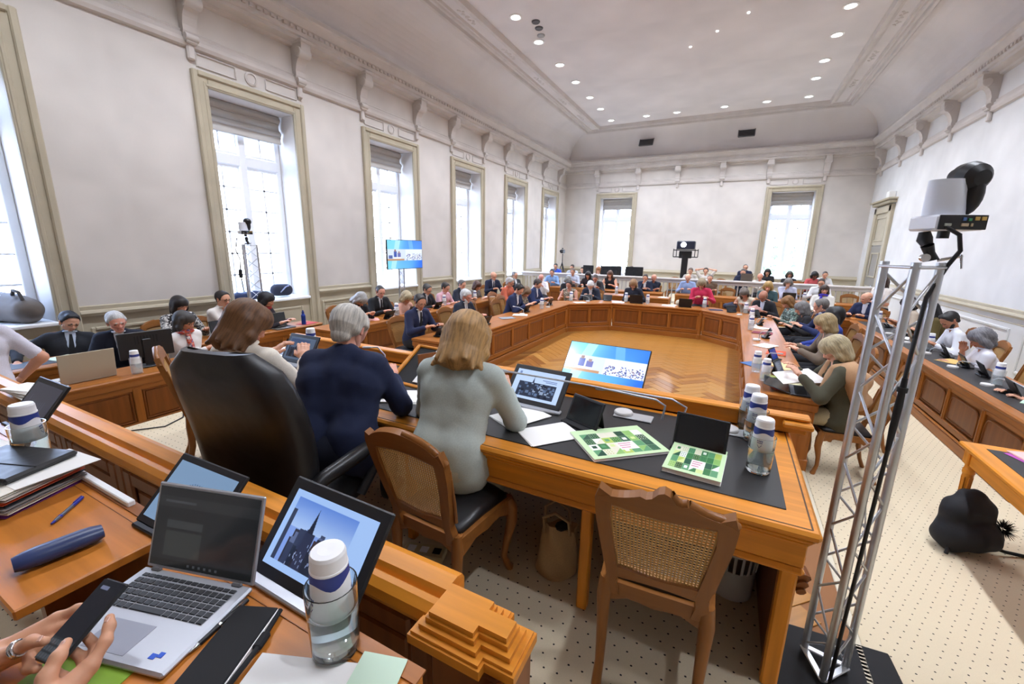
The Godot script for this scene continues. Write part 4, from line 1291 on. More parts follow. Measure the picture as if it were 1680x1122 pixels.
func chairman_desk() -> void:
	# platform under the chairing desk and the benches
	var m := MB.new()
	m.box(v(-2.27, DAIS * .5, .65), v(5.26, DAIS, 6.66))
	struct("platform", m, M.carpet)

	var t := thing("chairing_desk", "long oak desk with black leather top where the chairing trio sits", "desk", v(0, DAIS, 0))
	var h := .75
	var xl := -3.75; var xr := .4; var zn := -1.645; var zf := -2.66
	var c := (xl + xr) * .5; var w := xr - xl; var zc := (zn + zf) * .5; var dp := zn - zf
	m = MB.new(); m.box(v(c, h - .018, zc), v(w, .036, dp), .012); m.box(v(c, h - .045, zc), v(w - .03, .025, dp - .03), .01); obj("desktop", m, M.woodx, t)
	m = MB.new(); m.box(v(c, h + .002, zc - .005), v(w - .2, .005, dp - .24), .002); obj("leather_top", m, M.blotter, t)
	m = MB.new()   # fine grooves round the edge of the top
	for e in [[v(xl, 0, zn - .028), v(xr - .028, 0, zn - .028)], [v(xr - .028, 0, zn - .028), v(xr - .028, 0, zf)]]:
		m.bar(e[0] + v(0, h - .0005, 0), e[1] + v(0, h - .0005, 0), .006, .003)
	obj("edge_groove", m, plain("5a3a1e", .6), t)
	m = MB.new(); m.box(v(c, h - .115, zn - .055), v(w - .06, .12, .025), .004); m.box(v(c, h - .19, zn - .048), v(w - .05, .03, .04), .012); m.box(v(c, h - .065, zn - .048), v(w - .05, .02, .04), .008); obj("apron", m, M.woodx, t)
	m = MB.new(); m.box(v(xr - .055, h - .115, zc), v(.025, .12, dp - .1), .004); m.box(v(xr - .05, h - .19, zc), v(.04, .03, dp - .08), .012); obj("side_apron", m, M.woodz, t)
	m = MB.new(); m.box(v(xr - .07, (h - .2) * .5, zc), v(.03, h - .2, dp - .14), .004); obj("side_panel", m, M.darky, t)
	m = MB.new(); m.box(v(xr - .07, (h - .2) * .5, zn - .07), v(.06, h - .2, .05), .008); obj("corner_post", m, M.woody, t)
	for i in 3:
		m = MB.new(); m.tube([v(xr - .03, h - .21 - i * .03, zn - .1), v(xr - .02, h - .225 - i * .03, zn - .06)], [.022 - i * .003, .026 - i * .004], 8); obj("carved_bracket", m, M.darkx, t)
	for x in [-.46, -1.52, -2.6, -3.7]:
		m = MB.new(); m.box(v(x, (h - .2) * .5, zn - .07), v(.05, h - .2, .05), .006); obj("leg", m, M.woody, t)
	m = MB.new(); m.box(v(c, h * .5 - .2, zf + .05), v(w - .08, h + .4, .03)); obj("front_board", m, M.darkx, t)
	m = MB.new()   # raised rail along the public side
	m.box(v(c + .02, h + .045, zf + .03), v(w + .1, .085, .05), .006); m.box(v(c + .02, h + .092, zf + .025), v(w + .12, .022, .085), .008)
	obj("raised_rail", m, M.woodx, t)
	m = MB.new(); m.box(v(xr + .02, h + .062, zf + .07), v(.14, .03, .08), .008); obj("rail_end", m, M.woodx, t)
	for i in 4:
		m = MB.new(); var x := xl + w * (i + .5) / 4.0
		frame_rect(m, v(x, .1, zf + .03), v(1, 0, 0), v(0, 0, -1), w / 4.0 - .1, .9, .05, .03)
		obj("panel", m, M.darky, t)

func bench() -> void:
	# the panelled parapet in front of the camera, with its stepped end block
	var t := thing("oak_parapet", "oak parapet with moulded capping and stepped end block crossing the foreground", "parapet", v(0, DAIS, 0))
	var xl := -4.75; var xr := -.56
	var m := MB.new()
	var pr := PackedVector2Array()
	for q in [[-.70, .765], [-.688, .79], [-.694, .815], [-.712, .832], [-.728, .836], [-.738, .826], [-.744, .838], [-.75, .848], [-.8, .85], [-.822, .842], [-.832, .825], [-.83, .775], [-.81, .765]]: pr.append(Vector2(q[0], q[1]))
	m.prism(pr, xr - xl, v((xl + xr) * .5, 0, 0), Basis(v(0, 0, 1), v(0, 1, 0), v(-1, 0, 0)))
	obj("capping", m, M.woodx, t)
	m = MB.new(); m.box(v((xl + xr) * .5, .385, -.765), v(xr - xl, .77, .05)); obj("core_board", m, M.darkx, t)
	for i in 7:
		m = MB.new(); var x := xl + .32 + i * .595
		frame_rect(m, v(x, .4, -.74), v(1, 0, 0), v(0, 0, 1), .52, .66, .07, .02)
		m.box(v(x, .4, -.738), v(.34, .48, .014), .006)
		obj("panel", m, M.darky, t)
		m = MB.new(); m.box(v(x - .297, .4, -.735), v(.06, .72, .03), .006); obj("stile", m, M.darky, t)
	# end block: capping that steps in plan, over a carved pilaster
	var step := func(g: float, y0: float, y1: float, mm: MB) -> void:
		var p := PackedVector2Array()
		for q in [[-.585 - g, -.648 + g], [-.405 + g, -.648 + g], [-.405 + g, -.672 + g], [-.33 + g, -.672 + g], [-.33 + g, -.775 - g], [-.405 + g, -.775 - g], [-.405 + g, -.8 - g], [-.585 - g, -.8 - g]]: p.append(Vector2(q[0], -q[1]))
		mm.prism(p, y1 - y0, v(0, (y0 + y1) * .5, 0), Basis(v(1, 0, 0), v(0, 0, -1), v(0, 1, 0)))
	m = MB.new()
	for q in [[.004, .765, .775], [.012, .775, .8], [.006, .8, .808], [-.008, .808, .822], [-.02, .822, .836], [-.026, .836, .85]]: step.call(q[0], q[1], q[2], m)
	obj("end_block", m, M.woodx, t)
	m = MB.new(); m.box(v(-.44, .385, -.725), v(.22, .77, .13), .01); obj("end_post", m, M.darky, t)
	m = MB.new()
	m.tube([v(-.37, .76, -.655), v(-.34, .72, -.635), v(-.335, .64, -.635), v(-.36, .55, -.645), v(-.37, .45, -.65), v(-.36, .35, -.645)], [.03, .045, .04, .03, .025, .03], 10)
	m.lathe([Vector2(0, -.06), Vector2(.05, -.06), Vector2(.06, -.04), Vector2(.06, .04), Vector2(.05, .06), Vector2(0, .06)], 16, v(-.34, .68, -.655), Basis(v(0, 1, 0), v(-1, 0, 0), v(0, 0, 1)))
	obj("carved_scroll", m, M.darky, t)
	# writing leaves behind the parapet
	var d := thing("writing_leaf", "orange oak desk leaf with the pen and glasses case, left foreground", "desk", v(0, DAIS, 0))
	m = MB.new(); m.box(v(-2.6, .835, -.375), v(2.34, .03, .345), .004); obj("desktop", m, tuned("d98634", 0), d)
	m = MB.new(); m.box(v(-2.6, .852, -.535), v(2.34, .004, .035)); m.bar(v(-3.7, .8505, -.497), v(-1.45, .8505, -.497), .002, .002); obj("edge_strip", m, tuned("a8683a", 0), d)
	for x in [-3.5, -1.55]:
		m = MB.new(); m.box(v(x, .41, -.4), v(.04, .82, .26)); obj("support", m, M.darky, d)
	d = thing("writing_leaf", "oak desk leaf under the open grey laptop, behind the parapet", "desk", v(0, DAIS, 0))
	m = MB.new(); m.box(v(-.89, .835, -.27), v(.84, .03, .55), .004); obj("desktop", m, tuned("d98634", 0), d)
	m = MB.new(); m.box(v(-.89, .852, -.535), v(.84, .004, .035)); m.bar(v(-1.3, .8515, -.497), v(-.48, .8515, -.497), .002, .002); obj("edge_strip", m, tuned("b8743c", 0), d)
	for x in [-1.22, -.55]:
		m = MB.new(); m.box(v(x, .41, -.3), v(.04, .82, .4)); obj("support", m, M.darky, d)

func tuned(c: String, axis: int) -> StandardMaterial3D:
	var key := "wood%s%d" % [c, axis]
	if not M.has(key): M[key] = wood(Color(c), axis, .35)
	return M[key]

func parquet() -> void:
	# herringbone oak floor inside the ring of desks; the nearest 300 blocks are parts, the rest one part
	var m := MB.new()
	m.box(v(-1.66, .004, -7.2), v(5.06, .008, 9.0)); m.box(v(.62, .004, -1.4), v(.5, .008, 2.6))
	var t := struct("floor_parquet", m, plain("8a5a30", .7))
	var L := .56; var W := .14
	var list := []
	var q := sqrt(.5)
	for i in range(-40, 40):
		for j in range(-40, 40):
			# herringbone: pairs of blocks laid on a slanted lattice
			for k in 2:
				var o := Vector2(i * W + j * L, i * W - j * L)
				var c := o + (Vector2(L * .5, W * .5) if k == 0 else Vector2(W * .5, W + L * .5))
				var wx := (c.x - c.y) * q - 1.66; var wz := (c.x + c.y) * q - 7.0
				if wx < -4.0 or wx > .8 or wz > -1.7 or wz < -11.4 or (wx < .45 and wz > -2.8): continue
				list.append([v(wx, 0, wz), k])
	list.sort_custom(func(a, b): return a[0].z > b[0].z)
	var blk := MB.new(); blk.box(v(0, .012, 0), v(L - .005, .012, W - .005), .0022)
	var bm := blk.mesh()
	var rest := MB.new()
	var r := RandomNumberGenerator.new(); r.seed = 12
	for i in list.size():
		var bs := Basis(Vector3.UP, -PI * .25 + (0.0 if list[i][1] == 0 else PI * .5))
		if i < 300:
			var g := mi(bm, "oak_block", M.plank[r.randi() % 4], t)
			g.transform = Transform3D(bs, list[i][0])
		else: rest.box(list[i][0] + v(0, .012, 0), v(L - .005, .012, W - .005), .0022, bs)
	if rest.p.size() > 0: stuff(obj("oak_blocks", rest, M.plank[0], t))
	var ed := MB.new()
	ed.bar(v(.865, .012, -11.6), v(.865, .012, -.1), .04, .02, Vector3.UP, .006)
	obj("edge_strip", ed, plain("cfc6ae", .5), t)

# ---------------------------------------------------------------- things on and beside the desks
func carafe(at: Vector3, where: String, fine := false, s := 1.0, cup := true) -> void:
	var group := "" if fine else "water carafes on the desks"
	var t := thing("water_carafe", "clear glass water carafe " + where, "carafe", at, 0, group)
	var seg := 28 if fine else 12
	var key := "carafe%s" % fine
	if not cache.has(key):
		var g := MB.new()
		g.lathe([Vector2(0, .0), Vector2(.044, .0), Vector2(.049, .006), Vector2(.05, .03), Vector2(.0535, .165), Vector2(.0535, .17), Vector2(.0505, .17), Vector2(.0475, .03), Vector2(.045, .016), Vector2(0, .014)], seg)
		cache[key] = g.mesh()
		var w := MB.new()
		w.lathe([Vector2(0, .015), Vector2(.0445, .017), Vector2(.047, .03), Vector2(.0495, .115), Vector2(.049, .117), Vector2(0, .1165)], seg)
		cache[key + "w"] = w.mesh()
		var c := MB.new()
		c.lathe([Vector2(.0425, .108), Vector2(.044, .109), Vector2(.0436, .113), Vector2(.0375, .212), Vector2(.0388, .214), Vector2(.0385, .218), Vector2(.0372, .219), Vector2(.036, .245), Vector2(.033, .252), Vector2(.02, .2535), Vector2(0, .252)], seg)
		cache[key + "c"] = c.mesh()
		var b := MB.new()
		for i in seg:
			var a0 := TAU * i / seg; var a1 := TAU * (i + 1) / seg
			var lo0 := .188 + .008 * sin(a0 * 3.0) * (1 if fine else 0); var lo1 := .188 + .008 * sin(a1 * 3.0) * (1 if fine else 0)
			var r0 := .0398; var r1 := .0382
			b.quadn(v(cos(a0) * r0, lo0, -sin(a0) * r0), v(cos(a1) * r0, lo1, -sin(a1) * r0), v(cos(a1) * r1, .213, -sin(a1) * r1), v(cos(a0) * r1, .213, -sin(a0) * r1), v(cos(a0), 0, -sin(a0)), v(cos(a1), 0, -sin(a1)), v(cos(a1), 0, -sin(a1)), v(cos(a0), 0, -sin(a0)))
		cache[key + "b"] = b.mesh()
	mi(cache[key], "glass", M.thick if fine else M.glass, t)
	mi(cache[key + "w"], "water", M.water if fine else M.waterfar, t)
	if not cup: return
	var c := thing("paper_cup", "upturned paper cup on the carafe " + where, "cup", at, 0, "" if fine else "paper cups on the carafes")
	mi(cache[key + "c"], "cup_wall", M.cup, c)
	mi(cache[key + "b"], "blue_band", M.blue, c)
	if fine:   # the small printed emblem: two lines and a chevron, wrapped on the wall
		for a in [.9, 2.6, 4.4]:
			var e := MB.new()
			for q in [[-.012, .012, .154, .160], [-.011, .011, .146, .151]]:
				for k in 4:
					var u0: float = lerpf(q[0], q[1], k / 4.0 + .03); var u1: float = lerpf(q[0], q[1], (k + .85) / 4.0)
					var f := func(u: float, y: float) -> Vector3:
						var r := .0442 - (y - .109) * .064
						return v(cos(a + u / .042) * r, y, -sin(a + u / .042) * r)
					e.quad(f.call(u0, q[2]), f.call(u1, q[2]), f.call(u1, q[3]), f.call(u0, q[3]))
			for sgn in [-1.0, 1.0]:
				for k in 3:
					var f2 := func(u: float, y: float) -> Vector3:
						var r := .0442 - (y - .109) * .064
						return v(cos(a + u / .042) * r, y, -sin(a + u / .042) * r)
					var u0: float = sgn * .009 * (1.0 - k / 3.0); var u1: float = sgn * .009 * (1.0 - (k + 1) / 3.0)
					var ya := .141 - .012 * k / 3.0; var yb := .141 - .012 * (k + 1) / 3.0
					e.quad(f2.call(u0, ya - .003), f2.call(u1, yb - .003), f2.call(u1, yb), f2.call(u0, ya))
			obj("printed_emblem", e, M.blue, c)

func slide_tex(kind: String) -> ImageTexture:
	var w := 256; var h := 160
	var im := Image.create(w, h, false, Image.FORMAT_RGB8)
	var r := RandomNumberGenerator.new(); r.seed = hash(kind)
	match kind:
		"town", "town_dark":
			im.fill(Color("9fc0f2"))
			im.fill_rect(Rect2i(16, 14, 190, 132), Color("7c9be0"))
			for y in 60: im.fill_rect(Rect2i(16, 14 + y, 190, 1), Color("5f86d6").lerp(Color("a9c4ef"), y / 60.0))
			for i in 34:   # roofs and walls stepping down a hill
				var x := r.randi_range(16, 190); var y := r.randi_range(66, 120)
				im.fill_rect(Rect2i(x, y, r.randi_range(8, 22), 146 - y), [Color("1d2438"), Color("2a3350"), Color("3b4766"), Color("59668c"), Color("241f2c")][r.randi() % 5])
			for k in 52:   # a steep spire
				im.fill_rect(Rect2i(92 - k / 6, 24 + k, maxi(1, k / 3), 1), Color("1a2136"))
			im.fill_rect(Rect2i(80, 74, 26, 72), Color("28304c"))
			for k in 22: im.fill_rect(Rect2i(112, 82 + k, 20 + k, 1), Color("3a2f35"))
			im.fill_rect(Rect2i(16, 40, 12, 106), Color("26304a"))
			for i in 40: im.fill_rect(Rect2i(r.randi_range(60, 180), r.randi_range(92, 140), 2, r.randi_range(3, 9)), Color("8fa0c8"))
			if kind == "town_dark":
				for y in h:
					for x in w: im.set_pixel(x, y, im.get_pixel(x, y).darkened(.55))
		"slide":
			im.fill(Color("b9d0f6"))
			im.fill_rect(Rect2i(30, 66, 200, 80), Color("2b3448"))
			for i in 60: im.fill_rect(Rect2i(r.randi_range(30, 215), r.randi_range(66, 132), r.randi_range(4, 18), r.randi_range(4, 16)), [Color("46587a"), Color("1c2230"), Color("8ea0bd"), Color("5e7396")][r.randi() % 4])
			for k in 34: im.fill_rect(Rect2i(104 - k / 6, 34 + k, maxi(1, k / 3), 1), Color("28324e"))
			im.fill_rect(Rect2i(150, 44, 76, 3), Color("4a5f96")); im.fill_rect(Rect2i(168, 52, 58, 3), Color("4a5f96"))
			im.fill_rect(Rect2i(14, 12, 12, 16), Color("6f86b8"))
		"broadcast":
			for y in h:
				for x in w:
					var a := .5 + .5 * sin(x * .03 + y * .02)
					im.set_pixel(x, y, Color("2f6fe8").lerp(Color("7fd4f4"), clampf(1.15 - x / 200.0 + .25 * a, 0, 1)))
			for y in h:   # pale slanted bands
				if y < 52 or y > 112: im.fill_rect(Rect2i(58 - y / 4, y, 34, 1), Color("a9e2f8"))
				if y < 52: im.fill_rect(Rect2i(150 + y / 6, y, 30, 1), Color("6aaef2"))
			im.fill_rect(Rect2i(0, 50, 128, 64), Color("cfdcf4"))
			im.fill_rect(Rect2i(128, 50, 128, 64), Color("dfe9fb"))
			im.fill_rect(Rect2i(0, 104, 118, 10), Color("b98d6a"))
			im.fill_rect(Rect2i(44, 62, 20, 36), Color("3f55a8")); im.fill_rect(Rect2i(48, 52, 11, 12), Color("8a6a6a")); im.fill_rect(Rect2i(70, 70, 22, 30), Color("6a6fb0")); im.fill_rect(Rect2i(75, 62, 11, 11), Color("a08684")); im.fill_rect(Rect2i(44, 94, 50, 9), Color("f2f5fb"))
			im.fill_rect(Rect2i(8, 84, 26, 18), Color("5566a0"))
			for i in 150:
				var y := r.randi_range(74, 110)
				im.fill_rect(Rect2i(r.randi_range(132, 250), y, 4, 4), [Color("4c5aa4"), Color("7d86bd"), Color("e6ecfa"), Color("9a8596"), Color("3a4684")][r.randi() % 5])
		"seats":
			im.fill(Color("7f9dc0"))
			for k in 5:
				for i in 9 + k * 3:
					var a := PI * (.12 + .76 * i / (8.0 + k * 3))
					im.fill_rect(Rect2i(int(130 - cos(a) * (22 + k * 14)), int(112 - sin(a) * (16 + k * 13)), 4, 3), Color("3f5a80"))
		"code":
			im.fill(Color("1c1d1f"))
			im.fill_rect(Rect2i(0, 18, 256, 22), Color("232426")); im.fill_rect(Rect2i(18, 26, 80, 5), Color("35363a"))
			im.fill_rect(Rect2i(30, 66, 92, 16), Color("2d2f31")); im.fill_rect(Rect2i(30, 88, 92, 50), Color("2a2c2c"))
			im.fill_rect(Rect2i(0, 146, 256, 14), Color("151617"))
			for i in 6: im.fill_rect(Rect2i(96 + i * 14, 150, 6, 5), Color("3a3c40"))
		"phone":
			im.fill(Color("20222a"))
			im.fill_rect(Rect2i(40, 12, 90, 8), Color("6d7390")); im.fill_rect(Rect2i(0, 118, 256, 42), Color("2f3338"))
			for i in 24: im.fill_rect(Rect2i(6 + (i % 8) * 31, 122 + (i / 8) * 13, 24, 9), Color("4a4e55"))
		"text":
			im.fill(Color("4a5568"))
			for i in 8: im.fill_rect(Rect2i(30, 20 + i * 15, 100 + (i * 53) % 90, 5), Color("aab6c8"))
		"dim":
			im.fill(Color("2e3140"))
			for i in 9: im.fill_rect(Rect2i(40 + i * 18, 50 + (i * 37) % 40, 4, 70), Color("4a4e66"))
		"plainblue": im.fill(Color("26408f"))
	return ImageTexture.create_from_image(im)

func screen_mat(kind: String, power: float) -> StandardMaterial3D:
	var key := "screen%s%s" % [kind, power]
	if not M.has(key):
		if kind == "off": M[key] = M.darkscreen
		else:
			var m := mat(Color("07080a"), .15)
			m.emission_enabled = true; m.emission_texture = slide_tex(kind); m.emission = Color.WHITE; m.emission_energy_multiplier = power
			m.emission_operator = BaseMaterial3D.EMISSION_OP_MULTIPLY
			M[key] = m
	return M[key]

# A slab standing on three corners: bl and br along its foot, tl at its head. Returns the frame (x right, y up, z out of the screen).
func frame3(bl: Vector3, br: Vector3, tl: Vector3) -> Transform3D:
	var x := (br - bl).normalized()
	var y := (tl - bl); y = (y - x * y.dot(x)).normalized()
	return Transform3D(Basis(x, y, x.cross(y)), bl)

func slab_on(t: Node3D, f: Transform3D, w: float, h: float, bez: float, kind: String, power: float, called := "case", cm: Material = null, th := .012) -> void:
	var g := MB.new(); g.box(v(w * .5, h * .5, -th * .5), v(w, h, th), minf(.004, th * .45))
	var o := obj(called, g, cm if cm else M.black, t); o.transform = f
	g = MB.new(); var e := .0012
	g.quaduv(v(bez, bez, e), v(w - bez, bez, e), v(w - bez, h - bez, e), v(bez, h - bez, e))
	o = obj("screen", g, screen_mat(kind, power), t); o.transform = f

func tablet(label: String, at: Vector3, turn: float, w: float, h: float, tilt: float, kind: String, power := 1.0, stand := "flap", group := "") -> Node3D:   # faces +z when turn = 0
	var t := thing("tablet", label, "tablet", at, turn, group)
	var bs := Basis(Vector3.RIGHT, -tilt)
	slab_on(t, Transform3D(bs, v(-w * .5, .012, 0)), w, h, .014, kind, power)
	var g := MB.new()
	if stand == "flap":
		g.box(v(0, .006, .01), v(w, .012, .06), .003)
		obj("cover_foot", g, M.blackmat, t)
		g = MB.new(); var a := v(0, .012, 0) + bs * v(0, h * .62, -.013)
		g.bar(a, v(0, .004, -h * .5), w * .96, .006, v(0, .7, -.7)); obj("cover_flap", g, M.blackmat, t)
	elif stand == "dock":
		g.box(v(0, .012, -.02), v(w * .7, .024, .12), .008); obj("dock", g, M.black, t)
		g = MB.new(); g.bar(v(0, .012, -.03), v(0, .0, -.03) + bs * v(0, h * .5, -.02), .06, .02, v(0, .5, -.8), .004); obj("arm", g, M.black, t)
	else:
		g.bar(v(0, .01, -.02) + bs * v(0, h * .6, -.01), v(0, .004, -h * .55), .05, .008, v(0, .7, -.7)); obj("kickstand", g, M.silver, t)
		g = MB.new(); g.box(v(0, .006, .006), v(w, .012, .03), .003); obj("foot", g, M.silver, t)
	return t

func laptop(label: String, at: Vector3, turn: float, w: float, col: Material, open := .3, kind := "off", power := 0.6, group := "") -> Node3D:   # keyboard side towards +z
	var t := thing("laptop", label, "laptop", at, turn, group)
	var d := w * .68
	var g := MB.new(); g.box(v(0, .008, d * .5), v(w, .016, d), .004); obj("base", g, col, t)
	g = MB.new(); g.box(v(0, .0165, d * .36), v(w * .86, .002, d * .42), .001); obj("keyboard", g, M.blackmat, t)
	g = MB.new(); g.box(v(0, .0165, d * .8), v(w * .32, .001, d * .28)); obj("touchpad", g, M.silver, t)
	slab_on(t, Transform3D(Basis(Vector3.RIGHT, -open), v(-w * .5, .016, 0)), w, d, .008, kind, power, "lid", col, .008)
	return t

func monitor(label: String, at: Vector3, turn: float, w: float, h: float, kind := "off", power := 1.0) -> Node3D:   # screen towards +z
	var t := thing("monitor", label, "monitor", at, turn)
	slab_on(t, Transform3D(Basis.IDENTITY, v(-w * .5, .1, .02)), w, h, .012, kind, power, "case", M.black, .04)
	var g := MB.new(); g.box(v(0, .16, -.03), v(.08, .3, .02), .006); obj("neck", g, M.black, t)
	g = MB.new(); g.box(v(0, .008, -.02), v(.24, .016, .18), .006); obj("stand_base", g, M.black, t)
	g = MB.new()
	for i in 8: g.box(v(-w * .2 + i * w * .057, .1 + h * .7, -.021), v(.012, h * .3, .003))
	obj("vent_slots", g, M.blackmat, t)
	return t

func mic(label: String, at: Vector3, pts: Array, group := "", plate := true) -> Node3D:   # pts: path of the gooseneck from the base, local
	var t := thing("gooseneck_microphone", label, "microphone", at, 0, group)
	var g := MB.new()
	g.lathe([Vector2(0, 0), Vector2(.055, 0), Vector2(.055, .018), Vector2(.05, .024), Vector2(0, .025)], 20)
	obj("base", g, plain("d4d2cf", .45), t)
	if plate:
		g = MB.new(); g.box(v(.06, .004, .01), v(.22, .008, .1), .003); obj("plate", g, plain("c4c6c8", .4, .3), t)
	g = MB.new(); g.tube(pts, .006, 8); obj("gooseneck", g, plain("b9bcc2", .35, .5), t)
	var e: Vector3 = pts[-1]; var d: Vector3 = (pts[-1] - pts[-2]).normalized()
	g = MB.new(); g.tube([e - d * .02, e, e + d * .03, e + d * .045], [.006, .01, .011, .007], 8); obj("capsule", g, M.silver, t)
	return t

func sheet(label: String, at: Vector3, turn: float, w: float, d: float, m: Material, n := 2, group := "", cat := "paper") -> Node3D:   # a few loose leaves
	var t := thing("paper_sheet" if cat == "paper" else "folder", label, cat, at, turn, group)
	for i in n:
		var g := MB.new(); g.box(v(.004 * i, .0012 + i * .0022, -.003 * i), v(w, .0018, d), 0, Basis(Vector3.UP, .03 * i))
		obj("leaf" if cat == "paper" else "cover", g, m, t)
	return t

func booklet(label: String, at: Vector3, turn: float, w: float, d: float, th: float, sd: int) -> void:
	var t := thing("booklet", label, "booklet", at, turn)
	var g := MB.new(); g.box(v(0, th * .5, 0), v(w - .004, th - .003, d - .004)); obj("pages", g, M.paper, t)
	g = MB.new(); g.box(v(0, .001, 0), v(w, .002, d)); obj("back_cover", g, M.paper, t)
	var im := Image.create(256, 180, false, Image.FORMAT_RGB8)
	var r := RandomNumberGenerator.new(); r.seed = sd
	im.fill(Color("cfeab8"))
	var pal := [Color("3f7f4a"), Color("8fc06a"), Color("1f4f3a"), Color("d6e69a"), Color("b8cf62"), Color("5f9f6f"), Color("f2f6ea"), Color("e9e4cf"), Color("2c5f46")]
	for j in 4:
		for i in 7:
			var c: Color = pal[r.randi() % 9]
			var R := Rect2i(20 + i * 31, 30 + j * 34, 30, 33)
			im.fill_rect(R, c)
			match r.randi() % 4:
				0: im.fill_rect(Rect2i(R.position.x + 7, R.position.y + 8, 15, 15), pal[r.randi() % 9])
				1:
					for k in 30: im.fill_rect(Rect2i(R.position.x, R.position.y + k, 30 - k, 1), pal[(sd + i) % 9])
				2:
					for k in 9: im.fill_rect(Rect2i(R.position.x + 4 + (k % 3) * 9, R.position.y + 4 + (k / 3) * 10, 4, 4), pal[(i + j) % 9])
	im.fill_rect(Rect2i(112, 98, 62, 46), Color("f6f8f0"))
	for k in 3: im.fill_rect(Rect2i(118, 105 + k * 12, 44 - k * 6, 6), Color("d99ab0"))
	var m := mat(Color.WHITE, .35); m.albedo_texture = ImageTexture.create_from_image(im)
	g = MB.new()
	g.quaduv(v(-w * .5, th + .001, d * .5), v(w * .5, th + .001, d * .5), v(w * .5, th + .001, -d * .5), v(-w * .5, th + .001, -d * .5))
	obj("front_cover", g, m, t)

func truss(label: String, at: Vector3, turn: float, h: float, s := .11, group := "") -> Node3D:   # triangular truss, three chords and zigzag braces
	var t := thing("truss_tower", label, "truss", at, turn, group)
	var c := []
	for i in 3: c.append(Basis(Vector3.UP, TAU * i / 3.0) * v(0, 0, s))
	for i in 3:
		var g := MB.new(); g.tube([c[i] + v(0, .02, 0), c[i] + v(0, h, 0)], .0165, 12); obj("chord", g, M.alu, t)
	var n := int(round(h / .19))
	for i in 3:
		var a: Vector3 = c[i]; var b: Vector3 = c[(i + 1) % 3]
		for k in n:
			var y0 := .06 + (h - .1) * k / n; var y1 := .06 + (h - .1) * (k + 1) / n
			var g := MB.new()
			g.tube([(a if k % 2 == 0 else b) + v(0, y0, 0), (b if k % 2 == 0 else a) + v(0, y1, 0)], .006, 8)
			obj("brace", g, M.alu, t)
	for y in [.03, h - .02]:
		for i in 3:
			var g := MB.new(); g.bar(c[i] * 1.1 + v(0, y, 0), c[(i + 1) % 3] * 1.1 + v(0, y, 0), .032, .012, Vector3.UP, .004); obj("end_plate", g, M.alu, t)
	return t

func ptz(label: String, at: Vector3, turn: float, back_label := true) -> void:   # remote video camera: foot box, turning yoke, ball head; its rear panel towards +z
	var t := thing("video_camera", label, "camera", at, turn)
	var g := MB.new(); g.box(v(0, .05, .0), v(.175, .06, .15), .008); obj("foot_box", g, plain("e6e8ee", .4), t)
	g = MB.new(); g.box(v(0, .05, .077), v(.17, .056, .008), .002); obj("rear_panel", g, M.black, t)
	for q in [[.045, .064, .016, .014, "c9a85a"], [.068, .064, .016, .014, "c9a85a"], [.02, .06, .012, .01, "3f9f6a"], [.0, .062, .012, .012, "4a6fb0"], [.005, .04, .026, .012, "c9b59a"], [.03, .04, .008, .012, "b9a58a"], [-.055, .04, .024, .01, "aab0a8"]]:
		g = MB.new(); g.box(v(q[0], q[1], .082), v(q[2], q[3], .006), .001); obj("socket", g, plain(q[4], .4), t)
	g = MB.new()
	var rings := []
	for i in 9:
		var f := i / 8.0
		var r := PackedVector3Array()
		for k in 20:
			var a := TAU * k / 20.0
			r.append(v(cos(a) * (.07 - .006 * f) - .015 - .008 * f, .08 + .14 * f, -sin(a) * (.06 - .012 * f) - .005))
		rings.append(r)
	g.loft(rings); obj("yoke", g, plain("dfe3ee", .35), t)
	g = MB.new()
	rings = []
	for i in 11:
		var a := PI * i / 10.0
		var r := PackedVector3Array()
		for k in 20:
			var b := TAU * k / 20.0
			r.append(v(.045 + .035 * sin(a) * cos(b) + .012, .165 - .085 * cos(a), -.0 + .06 * sin(a) * sin(b) * -1.0))
		rings.append(r)
	g.loft(rings); obj("side_arm", g, M.black, t)
	g = MB.new()
	g.lathe([Vector2(0, -.06), Vector2(.03, -.058), Vector2(.052, -.035), Vector2(.06, 0), Vector2(.052, .035), Vector2(.036, .055), Vector2(.03, .075), Vector2(.0, .07)], 24, v(.05, .23, -.0), Basis(v(1, 0, 0), v(0, .2, -1).normalized(), v(0, -1, -.2).normalized() * -1.0))
	obj("ball_head", g, M.black, t)
	g = MB.new(); g.lathe([Vector2(0, 0), Vector2(.02, 0), Vector2(.02, .03), Vector2(0, .03)], 14, v(0, -.01, 0)); obj("mount", g, M.black, t)

func clamp_arm(label: String, at: Vector3) -> void:
	var t := thing("clamp", label, "clamp", at)
	var g := MB.new(); g.tube([v(0, .0, 0), v(-.01, .03, .0), v(-.025, .06, .01)], [.026, .018, .022], 12); obj("jaw", g, M.black, t)
	g = MB.new(); g.tube([v(-.025, .06, .01), v(-.035, .085, .0), v(-.04, .115, .0)], [.018, .026, .018], 12); obj("ball_joint", g, M.black, t)
	g = MB.new(); g.lathe([Vector2(0, -.012), Vector2(.016, -.012), Vector2(.016, .012), Vector2(0, .012)], 12, v(-.03, .01, .03), Basis(v(1, 0, 0), v(0, 0, 1), v(0, -1, 0))); obj("screw", g, M.chrome, t)
	g = MB.new(); g.tube([v(.02, .0, .0), v(.09, .02, .01)], .006, 8); g.tube([v(.085, .025, .01), v(.09, -.03, .02)], .005, 8); obj("lever", g, M.chrome, t)

# ---------------------------------------------------------------- the scene
const SPOT := 8.0
var chair_a: Node3D
var chair_b: Node3D
var chairs := 0

